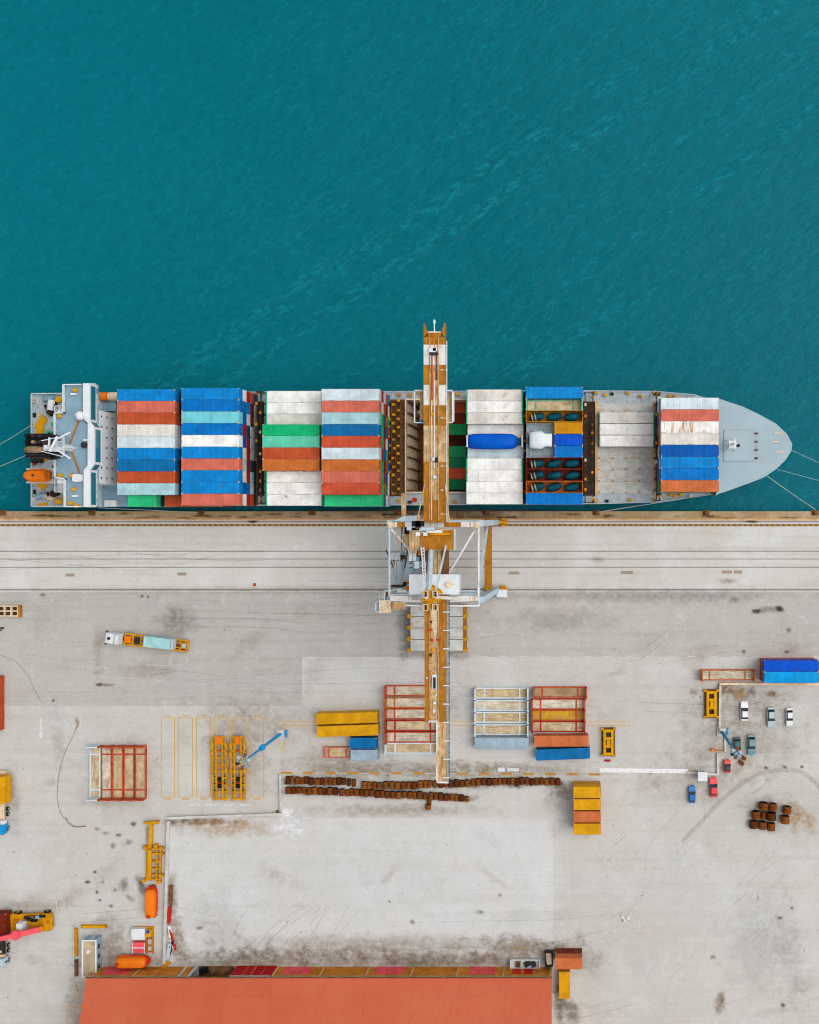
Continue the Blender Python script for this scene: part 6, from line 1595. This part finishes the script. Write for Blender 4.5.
def warehouse():
    E = 6.7
    xl, xr = -107.1, -4.6
    yw = W(0, 966.8)[1]
    t = thing('warehouse', 'long warehouse with terracotta roof and rust-brown front wall of red doors', 'warehouse', ((xl + xr) / 2, -112, 0))
    def bx(px): return W(px, 967)[0]
    ox0, ox1 = bx(197), bx(236)                   # open doorway
    b = MB()
    for a, c in ((xl, ox0), (ox1, xr)):
        b.b(a, yw - .3, 0, c, yw, 4.5)
    b.b(xl, yw - .3, 4.501, ox0, yw - .01, E - .3, 1); b.b(ox1, yw - .3, 4.501, xr, yw - .01, E - .3, 1)
    b.b(ox0, yw - 14, 0, ox1, yw - 13.8, E - .3)
    wl = part(b, 'front_wall', ['wallbrown', 'louvre'], t)
    b = MB(); b.b(xl, yw - 60, 0, xl + .3, yw - .301, E - .3); b.b(xr - .3, yw - 60, 0, xr, yw - .301, E - .3); b.b(xl, yw - 60.3, 0, xr, yw - 60.001, E - .3); part(b, 'side_wall', 'wallbrown', t)
    YR = -122.7; ZR = E + (yw - YR) * .437
    b = MB()
    b.face([(xl - .15, yw + .35, E), (xr + .15, yw + .35, E), (xr + .15, YR, ZR), (xl - .15, YR, ZR)]); b.face([(xl - .15, YR, ZR), (xr + .15, YR, ZR), (xr + .15, 2 * YR - yw - .35, E), (xl - .15, 2 * YR - yw - .35, E)])
    b.face([(xl - .15, yw + .35, E - .2), (xl - .15, YR, ZR - .2), (xr + .15, YR, ZR - .2), (xr + .15, yw + .35, E - .2)]); b.face([(xl - .15, yw + .35, E - .2), (xr + .15, yw + .35, E - .2), (xr + .15, yw + .35, E), (xl - .15, yw + .35, E)])
    for x in (xl - .15, xr + .15): b.face([(x, yw + .35, E - .2), (x, yw + .35, E), (x, YR, ZR), (x, YR, ZR - .2)])
    part(b, 'roof', 'roof', t)
    for x in (xl + .01, xr - .31):
        b = MB(); b.prism([(0, 0), (1, 0), (1, 1)], 0, 1); b = MB(); b.face([(x, yw - .3, E - .3), (x, YR, ZR - .35), (x, 2 * YR - yw, E - .3)]); part(b, 'gable', 'wallbrown', t)
    b = MB(); b.b(xl - .2, yw + .352, E - .28, xr + .2, yw + .62, E - .02); part(b, 'gutter', 'brown', t)
    for px in (97, 142, 187, 278.5, 324.7, 370, 414, 459, 504.5, 549):
        x = bx(px) if px < 540 else xr - .25
        b = MB(); b.b(x - .2, yw + .004, 0, x + .2, yw + .2, E - .3); part(b, 'pilaster', 'craneblue' if px == 187 else 'strap', t)
    for pa, pc, mm, h in ((108, 134, 'pink', 3.9), (286, 313, 'pink', 3.9), (377, 405, 'pink', 3.9), (471, 496, 'pink', 3.9)):
        b = MB(); b.b(bx(pa), yw + .004, .05, bx(pc), yw + .06, h); d = part(b, 'door', mm, t)
        b = MB(); m_ = (bx(pa) + bx(pc)) / 2; b.b(m_ - .05, yw + .062, .05, m_ + .05, yw + .1, h); part(b, 'door_seam', 'strap', d)
    b = MB(); b.b(ox1 + .3, yw + .004, .05, bx(277), yw + .3, 5.6); d = part(b, 'sliding_door', 'crimson', t)
    for u in (.3, .5, .75):
        x = ox1 + .3 + (bx(277) - ox1 - .3) * u; b = MB(); b.b(x - .06, yw + .302, .05, x + .06, yw + .34, 5.5); part(b, 'door_seam', 'strap' if u == .5 else 'wallbrown', d)
    b = MB(); b.b(ox1 + .3, yw + .302, 5.61, bx(277), yw + .5, 5.85); part(b, 'door_track', 'concrete', d)
    b = MB(); b.b(ox0 - .25, yw + .004, 0, ox0 + .25, yw + .3, E - .3); part(b, 'door_jamb', 'craneblue', t)
    for pa, pc in ((513, 521.5), (524.5, 533)):
        b = MB(); b.b(bx(pa), yw + .004, 1.2, bx(pc), yw + .1, 3.8); part(b, 'shutter', 'red', t)
    # heap inside the open doorway
    rr = random.Random(4)
    b = MB(); N_ = 16; xa, xb, ya, yb = ox0 + .4, ox1 - .4, yw - 8, yw + .2
    hs = [[max(.02, (1 - abs(i / N_ * 2 - 1) ** 2) * (1 - abs(j / 8 * 2 - 1.1) ** 2 * .7) * rr.uniform(.4, 1.4)) for i in range(N_ + 1)] for j in range(9)]
    for j in range(8):
        for i in range(N_):
            f = lambda i_, j_: (xa + (xb - xa) * i_ / N_, ya + (yb - ya) * j_ / 8, hs[j_][i_] if 0 < i_ < N_ and 0 < j_ < 8 else .012)
            b.face([f(i, j), f(i + 1, j), f(i + 1, j + 1), f(i, j + 1)])
    o = b.build('rubble_heap', 'brown'); tag(o, 'dark heap of spoil in the open warehouse doorway', 'heap')
    x, y = W(204, 971, 1); b = MB(); b.box((0, 0, .5), (1.6, 1.2, 1.0), .2); b.box((.2, .1, 1.15), (.9, .8, .3), .5); o = b.build('dark_bin', 'black', None, (x, y, 0)); tag(o, 'black bin or lump at the left of the open warehouse doorway', 'bin')
def misc():
    # lifeboats ashore and aboard
    x, y = W(35.5, 475.4, 14); lifeboat('lifeboat', 'orange enclosed lifeboat hanging over the ship stern on white ramp rails', (x, y, 12.16), 5.4, 2.9, 2.8, pi, 'orange', 'orange', 'orange lifeboats', sharp=True)
    x, y = W(148.4, 904.5, 3); lifeboat('lifeboat', 'bright orange lifeboat standing upright-on in the yard below the yellow lifting frame', (x, y, 0), 7.0, 2.75, 3.0, radians(90), 'orange', 'redorange', 'orange lifeboats')
    x, y = W(129.8, 964.6, 3); lifeboat('lifeboat', 'orange-red lifeboat lying against the warehouse front wall', (x, y, 0), 7.2, 2.9, 3.0, 0., 'orange', 'redorange', 'orange lifeboats')
    # yellow container spreaders
    for px, py, lab in ((608.5, 742.5, 'yellow lifting spreader with dark base, right of the red racks'), (711.6, 704, 'yellow lifting spreader left of the rust-stained wall')):
        x, y = W(px, py, 1.2); t = thing('container_spreader', lab, 'spreader', (x, y, 0), 0, 'yellow spreaders in the yard')
        b = MB(); b.b(-1.5, -3.2, .0, 1.5, 3.2, .55); b.build('base', 'brown', t)
        b = MB()
        for s in (-1, 1): b.b(s * .85 - .28, -2.9, .56, s * .85 + .28, 2.9, 1.3)
        for yy in (-2.6, -.9, .9, 2.6): b.b(-.568, yy - .3, .6, .568, yy + .3, 1.25)
        b.build('frame', 'yellow', t)
        b = MB(); b.b(-.4, -.58, .57, .4, .58, 1.6); b.build('head_block', 'yellow', t)
        for yy in (-1.7, 1.7): b = MB(); b.b(-.5, yy - .45, .57, .5, yy + .45, .9); b.build('motor', 'dark', t)
        for sx in (-1, 1):
            for sy in (-1, 1): b = MB(); b.b(sx * 1.35 - .3, sy * 3.0 - .3, .56, sx * 1.35 + .3, sy * 3.0 + .3, 1.15); b.build('corner_lock', 'ochre', t)
    # yellow lifting frame with long post
    x, y = W(152.5, 853, 1); t = thing('lifting_frame', 'long yellow lifting frame with T-shaped head beside the pale low wall', 'lifting frame', (x, y, 0), radians(-.8))
    b = MB(); b.b(-.85, 2., .5, -.1, 7.0, 1.2); b.build('post', 'yellow', t)
    b = MB(); b.hexa([(-1.9, 6.5, .4), (1.1, 6.5, .4), (1.5, 7.3, .4), (-2.1, 7.0, .4), (-1.9, 6.7, 1.5), (1.1, 6.7, 1.5), (1.5, 7.4, 1.5), (-2.1, 7.1, 1.5)]); b.build('head_bar', 'ochre', t)
    b = MB()
    for xx in (-1.3, -.5, .9, 1.7): b.b(xx - .16, -6.4, .3, xx + .16, 1.3, .9)
    for yy in (-6.0, -5.0, -3.6, -1.9, -.2, .9): b.b(-1.45, yy - .16, .32, 1.85, yy + .16, .88)
    b.build('base_frame', 'ochre', t, color=S(214, 150, 20)) if False else b.build('frame', 'ochre', t)
    b = MB(); b.b(-.9, -5.6, .902, -.1, .9, 1.5); b.build('beam', 'yellow', t)
    for xx, yy in ((-1.8, 1.2), (1.9, 1.0), (2.0, -.3), (-1.9, -6.3), (1.9, -5.2), (1.5, -6.6), (-.6, 1.6), (.7, 1.5)):
        b = MB(); b.cyl((xx, yy, 0), (xx, yy, 1.2), .45, n=10); b.build('end_roller', 'ochre', t)
    # rusty spreader frame at the left edge
    x, y = W(-4, 611.2, 1); t = thing('lifting_beam', 'rusty gridded lifting beam entering at the left edge near the rails', 'lifting beam', (x, y, 0))
    b = MB()
    for yy in (-1.1, 0, 1.1): b.b(-6, yy - .15, .2, 5.0, yy + .15, .8)
    for k in range(8): xx = -5.9 + 10.7 * k / 7; b.b(xx - .16, -.948, .22, xx + .16, .948, .78)
    b.build('frame', 'beige', t); b = MB(); b.b(5.01, -1.35, .1, 5.5, 1.35, 1.); b.build('end_beam', 'craneochre', t)
    b = MB(); b.b(-6, -.95, .02, 5, .95, .18); b.build('tray', 'gapdark', t)
    # white gatehouse with barrier arms
    x, y = W(702.6, 776.6, 2.7); t = thing('gatehouse', 'small square white gatehouse between the blue and the red car', 'gatehouse', (x, y, 0))
    MB().b(-.85, -.85, 0, .85, .85, 2.5).build('wall', 'white', t); MB().b(-1.03, -1.03, 2.502, 1.03, 1.03, 2.7).build('roof', 'white', t)
    for s in (-1, 1): b = MB(); b.b(-.6, s * .87 - .015, 1.1, .6, s * .87 + .015, 2.); b.build('window', 'glass', t)
    x, y = W(718, 750.4, 1); t = thing('barrier_arm', 'rust-orange barrier arm above the short pale wall', 'barrier', (x, y, 0))
    b = MB(); b.b(-1.4, -.14, .85, 1.2, .14, 1.1); b.build('arm', 'craneochre', t); b = MB(); b.b(-1.5, -.3, 0, -.9, .3, 1.2); b.build('post', 'orange', t)
    for px, py, rot, lab in ((743.2, 757.8, -.5, 'rusty block, upper of two below the leaning mast head'), (741.4, 763, -.7, 'rusty dark beam, lower of two below the leaning mast head')):
        x, y = W(px, py, .4); b = MB(); b.box((0, 0, .35), (1.3, .7, .7), rot); b.box((.25, .1, .8), (.6, .5, .2), rot); o = b.build('steel_block', 'coil', None, (x, y, 0), color=S(120, 70, 30)); tag(o, lab, 'steel block')
    # site office cabin
    x, y = W(89.2, 958.6, 3.0); t = thing('site_office', 'white-framed grey site office cabin near the warehouse left corner', 'cabin', (x, y, 0))
    MB().b(-1.5, -4.05, 0, 1.5, 4.05, 2.8).build('body', 'deckblue', t)
    b = MB(); b.b(-1.6, -4.15, 2.802, 1.6, 4.15, 2.95); rf = b.build('roof_deck', 'louvre', t)
    b = MB()
    for s in (-1, 1): b.b(s * 1.5 - .16, -4.2, 2.952, s * 1.5 + .16, 4.2, 3.1); b.b(-1.338, s * 4.05 - .15, 2.952, 1.338, s * 4.05 + .15, 3.1)
    b.build('roof_rim', 'white', t)
    b = MB(); b.b(-.4, 1.6, 2.952, .2, 2.0, 3.3); b.b(-.6, 1.2, 2.952, .1, 1.5, 3.15); b.build('air_conditioner', 'white', rf)
    for yy in (-2.4, 0, 2.2): b = MB(); b.b(1.502, yy - .5, 1., 1.54, yy + .5, 2.1); b.build('window', 'glass', t)
    b = MB(); b.b(-.45, 4.052, .1, .45, 4.1, 2.2); b.build('door', 'craneblue', t)
    # loose beams
    for px, py, L, rz, lab, mm in ((94, 926.6, 5.4, 0., 'yellow steel beam lying flat above the site office', 'yellow'), (76, 942, 6.0, 90., 'ochre steel beam lying upright left of the site office', 'ochre'), (76.2, 968, 3.4, 90., 'dark rusty machine part at the foot of the upright beam', 'brown')):
        x, y = W(px, py, .4); t = thing('steel_beam', lab, 'beam', (x, y, 0), radians(rz))
        b = MB(); b.b(-L / 2, -.35, 0, L / 2, .35, .12); b.b(-L / 2, -.06, .121, L / 2, .06, .5); b.b(-L / 2, -.3, .501, L / 2, .3, .6); b.build('beam', mm, t)
        for s in (-1, 1): b = MB(); b.b(s * L / 2 - .05 + s * .056, -.38, 0, s * L / 2 + .05 + s * .056, .38, .66); b.build('end_plate', mm if mm != 'yellow' else 'craneochre', t)
    b = MB(); x, y = W(73.2, 945, .4); b.beam((0, -4.6, .2), (0, 4.3, .2), .3); b.beam((-.15, -4.7, .2), (-1.1, -5.3, .3), .5); o = b.build('steel_pipe', 'craneblue', None, (x, y, 0)); tag(o, 'thin pale pipe lying beside the upright ochre beam', 'pipe')
    # generator and panel
    x, y = W(137.7, 934.6, 1.8); t = thing('generator', 'white-topped generator box with yellow engine beside it', 'generator', (x, y, 0))
    MB().b(-1.4, -1.1, .3, 1.4, 1.1, 1.6).build('cover', 'white', t); MB().b(-1.5, -1.2, 1.602, 1.5, 1.2, 1.7).build('lid', 'white', t)
    MB().b(-1.5, -1.2, 0, 3.0, 1.2, .298).build('skid', 'ochre', t); b = MB(); b.b(1.6, -.8, .3, 2.8, .9, 1.3); b.build('engine', 'yellow', t); b = MB(); b.cyl((2.2, .5, 1.3), (2.2, .5, 1.7), .35, n=10); b.build('air_filter', 'tarpblue', t)
    x, y = W(138.2, 948, 1.2); t = thing('equipment_box', 'salmon red box with white cross stripes above the warehouse lifeboat', 'box', (x, y, 0))
    MB().b(-1.4, -1.2, 0, 1.4, 1.2, 1.1).build('box', 'pink', t)
    b = MB(); b.b(-1.35, -.1, 1.102, 1.35, .1, 1.15); b.b(-1.42, -1.21, 1.102, -1.3, 1.21, 1.16); b.b(1.3, -1.21, 1.102, 1.42, 1.21, 1.16); b.build('lid_stripe', 'white', t)
    x, y = W(149.8, 945, .5); t = thing('machine_frame', 'small ochre machine frame right of the salmon red box', 'frame', (x, y, 0))
    b = MB()
    for xx in (-.7, .6): b.b(xx - .1, -2., 0, xx + .1, 2., .5)
    for yy in (-1.6, -.2, 1.4): b.b(-.598, yy - .1, .1, .498, yy + .1, .45)
    b.build('frame', 'craneochre', t)
    # scrap along the low wall
    for k, (px, py, L, rz, w_, mm, lab) in enumerate(((170.6, 895, 4.5, 88, .7, 'brown', 'rusty scrap beam at the top of the junk along the pale wall'), (169.2, 915, 4., 84, .7, 'red', 'red scrap pole along the pale wall, above the white one'), (170.8, 937, 5.2, 100, .6, 'white', 'white scrap panel leaning along the pale wall'), (172.4, 940, 5., 104, .35, 'red', 'thin red pole beside the white scrap panel'), (168.6, 952, 4., 80, .8, 'craneblue', 'pale blue scrap sheet low along the pale wall'), (165.5, 966, 2.6, 50, .9, 'ochre', 'ochre scrap bracket at the warehouse end of the pale wall'), (170.8, 948, 3.4, 75, .5, 'black', 'black scrap bar near the pale blue sheet'))):
        x, y = W(px, py, .5); b = MB(); b.beam((-L / 2, 0, .3 + .01 * k), (L / 2, 0, .4 + .01 * k), w_, .4); b.beam((-L * .3, -w_ * .7, .2), (L * .1, w_ * .7, .6), .2); o = b.build('scrap_bar', mm, None, (x, y, 0), rz=radians(rz)); tag(o, lab, 'scrap')
    # skip and rusty bin at warehouse corner
    x, y = W(525, 965.2, 1.3); t = thing('open_skip', 'battered pale skip standing against the warehouse wall by two red shutters', 'skip', (x, y, 0))
    b = MB(); 
    for s in (-1, 1): b.hexa([(-3., s * .95 - .06, .2), (3., s * .95 - .06, .2), (3.3, s * .95 + .06, .2), (-3.3, s * .95 + .06, .2), (-3.2, s * 1. - .06, 1.3), (3.2, s * 1. - .06, 1.3), (3.4, s * 1. + .06, 1.3), (-3.4, s * 1. + .06, 1.3)])
    b.b(-3., -.9, .15, 3., .9, .3); b.hexa([(-3.1, -.9, .3), (-3., -.9, .3), (-3., .9, .3), (-3.1, .9, .3), (-3.4, -.9, 1.3), (-3.25, -.9, 1.3), (-3.25, .9, 1.3), (-3.4, .9, 1.3)]); b.hexa([(3., -.9, .3), (3.1, -.9, .3), (3.1, .9, .3), (3., .9, .3), (3.25, -.9, 1.3), (3.4, -.9, 1.3), (3.4, .9, 1.3), (3.25, .9, 1.3)]); b.build('tub', 'white', t)
    for xx in (-1.6, .5, 1.9): b = MB(); b.box((xx, 0, .55), (1.4, 1.1, .5), xx); b.build('rubbish', 'brown' if xx < 0 else 'dark', t)
    x, y = W(549, 958.5, 1); t = thing('rusty_bin', 'small dark bin with rusty contents between the warehouse and the orange-brown container', 'bin', (x, y, 0))
    b = MB()
    for s in (-1, 1): b.b(s * .85 - .08, -1.6, 0, s * .85 + .08, 1.6, 1.7); b.b(-.768, s * 1.52 - .08, 0, .768, s * 1.52 + .08, 1.7)
    b.build('wall', 'dark', t); b = MB(); b.box((0, 0, .6), (1.2, 2.6, 1.2), .1); b.build('contents', 'beige', t)
    # white rubble
    rr = random.Random(2)
    x, y = W(625, 918.6); t = thing('debris_heap', 'small scatter of white and rusty debris alone on the pale paving', 'debris', (x, y, 0))
    for k in range(9):
        b = MB(); a = rr.uniform(0, 6.3); d = rr.uniform(.1, 1.); s_ = rr.uniform(.25, .6); b.box((d * cos(a), d * sin(a), s_ * .3 + .01 * k), (s_, s_ * .8, s_ * .6), a); b.build('fragment', 'white' if k % 3 else 'brown', t)
    x, y = W(254.6, 584.6); t = thing('traffic_cone', 'tiny orange cone beside the landside crane rail', 'cone', (x, y, 0.005))
    b = MB(); b.b(-.3, -.3, 0, .3, .3, .06); b.build('base', 'black', t); b = MB(); b.cyl((0, 0, .061), (0, 0, .8), .22, .05, 12); b.build('cone', 'orange', t)
    person((1.7, 630.2), 'hivis', 'person in a yellow jacket standing at the left edge near the lifting beam', .6)
    person((4.2, 627.6), 'tarpteal', 'person in dark green clothes standing beside the one in yellow', 2.2)
    b = MB(); x, y = W(607.6, 760.4); b.b(-.65, -.22, 0, .65, .22, .3); b.b(-.5, -.15, .301, .5, .15, .45); o = b.build('wheel_stop', 'red', None, (x, y, 0)); tag(o, 'small red block just below the yellow spreader', 'block')
    b = MB(); x, y = W(277.6, 812.4, .4); b.box((0, 0, .3), (.5, .9, .6), .4); b.box((0, 0, .7), (.4, .5, .2), .4); o = b.build('wall_post', 'brown', None, (x, y, 0)); tag(o, 'rusty post at the corner of the low wall by the chalky patch', 'post')
def person(p, cloth, label, rz):
    x, y = W(*p)
    me = bpy.data.meshes.new('person')
    J = [(0, 0, .95, .15), (0, .01, 1.2, .17), (0, 0, 1.42, .16), (0, .0, 1.52, .06), (0, .03, 1.66, .105), (0, .03, 1.74, .09),
         (.19, 0, 1.41, .065), (.25, .02, 1.14, .05), (.24, .16, .92, .04), (.24, .2, .84, .035), (-.19, 0, 1.41, .065), (-.25, .02, 1.14, .05), (-.24, .1, .9, .04), (-.24, .14, .82, .035),
         (.1, 0, .86, .09), (.11, .02, .5, .065), (.11, -.02, .09, .05), (.11, .14, .05, .04), (-.1, 0, .86, .09), (-.11, .02, .5, .065), (-.11, -.02, .09, .05), (-.11, .14, .05, .04)]
    Eg = [(0, 1), (1, 2), (2, 3), (3, 4), (4, 5), (2, 6), (6, 7), (7, 8), (8, 9), (2, 10), (10, 11), (11, 12), (12, 13), (0, 14), (14, 15), (15, 16), (16, 17), (0, 18), (18, 19), (19, 20), (20, 21)]
    me.from_pydata([j[:3] for j in J], Eg, [])
    o = bpy.data.objects.new('person', me); COL.objects.link(o); o.location = (x, y, .0); o.rotation_euler.z = rz
    me.materials.append(M[cloth])
    o.modifiers.new('Skin', 'SKIN')
    for k, j in enumerate(J):
        sv = me.skin_vertices[0].data[k]; sv.radius = (j[3], j[3]); sv.use_root = k == 0
    o.modifiers.new('Smooth', 'SUBSURF').levels = 1
    tag(o, label, 'person')
    h = MB(); h.loft([[(.115 * w * cos(2 * pi * k / 10), .02 + .12 * w * sin(2 * pi * k / 10), z) for k in range(10)] for w, z in ((1, 1.68), (1., 1.76), (.8, 1.83), (.3, 1.86))]).build('hard_hat', 'white' if cloth == 'hivis' else 'dark', o)
    t_ = MB(); 
    for s in (-1, 1): t_.cyl((s * .1, 0, .9), (s * .11, .02, .5), .105, .085, 10); t_.cyl((s * .11, .02, .498), (s * .11, -.02, .1), .084, .07, 10)
    t_.build('trousers', 'navy', o)
    f = MB(); f.loft([[(.1 * w * cos(2 * pi * k / 10), .045 + .105 * w * sin(2 * pi * k / 10), z) for k in range(10)] for w, z in ((.5, 1.55), (.95, 1.6), (1., 1.66), (.95, 1.69))]).build('face', 'skin', o)
    return o

# ------------------------------------------------------------------ light, camera
def light_camera():
    w = bpy.data.worlds.new('World'); SC.world = w; w.use_nodes = True
    nt = w.node_tree; bg = nt.nodes['Background']
    sky = nt.nodes.new('ShaderNodeTexSky'); sky.sky_type = 'NISHITA'; sky.sun_disc = False
    sky.sun_elevation = radians(60); sky.sun_rotation = radians(80); sky.air_density = 1.; sky.dust_density = 3.
    hs = nt.nodes.new('ShaderNodeHueSaturation'); hs.inputs['Saturation'].default_value = .22
    nt.links.new(sky.outputs[0], hs.inputs['Color']); nt.links.new(hs.outputs[0], bg.inputs['Color'])
    bg.inputs['Strength'].default_value = .15
    l = bpy.data.lights.new('sun', 'SUN'); l.energy = 1.1; l.angle = radians(52); l.color = (1., .96, .9)
    o = bpy.data.objects.new('sun', l); COL.objects.link(o)
    o.rotation_euler = (radians(0), radians(30), radians(10)); o.location = (100, 0, 200)
    cd = bpy.data.cameras.new('camera'); cam = bpy.data.objects.new('camera', cd); COL.objects.link(cam)
    cam.location = (0, 0, H); cam.rotation_euler = (0, 0, 0)
    cd.sensor_fit = 'VERTICAL'; cd.sensor_height = 24; cd.lens = F / 1024 * 24
    cd.shift_x = -(NX - 409.5) / 1024; cd.shift_y = (NY - 512) / 1024
    cd.clip_end = 6000; cd.clip_start = 1
    SC.camera = cam
    vs = SC.view_settings; vs.view_transform = 'Standard'; vs.look = 'None'; vs.exposure = EXPOSURE; vs.gamma = 1
    SC.cycles.use_denoising = True
    SC.cycles.pixel_filter_type = 'BLACKMAN_HARRIS'; SC.cycles.filter_width = 1.1
    SC.cycles.max_bounces = 5; SC.cycles.transparent_max_bounces = 64
EXPOSURE = .18
build_setting(); ship(); ship_cargo(); moorings(); bollards(); crane(); hatch_stack(); site_cabinet()
yard_containers(); coils(); cars(); trucks(); reach_stacker(); chassis_trailers()
lamp_mast('bright blue lamp mast beside the two ochre trailers, seen from above', 281, 733.5, 27., 'bluemast', .38, .85)
lamp_mast('blue-green lamp mast by the parked cars, at the end of the rust-stained wall', 721.5, 731.5, 21.5, 'tealmast', .4, .6)
walls(); warehouse(); misc(); light_camera()
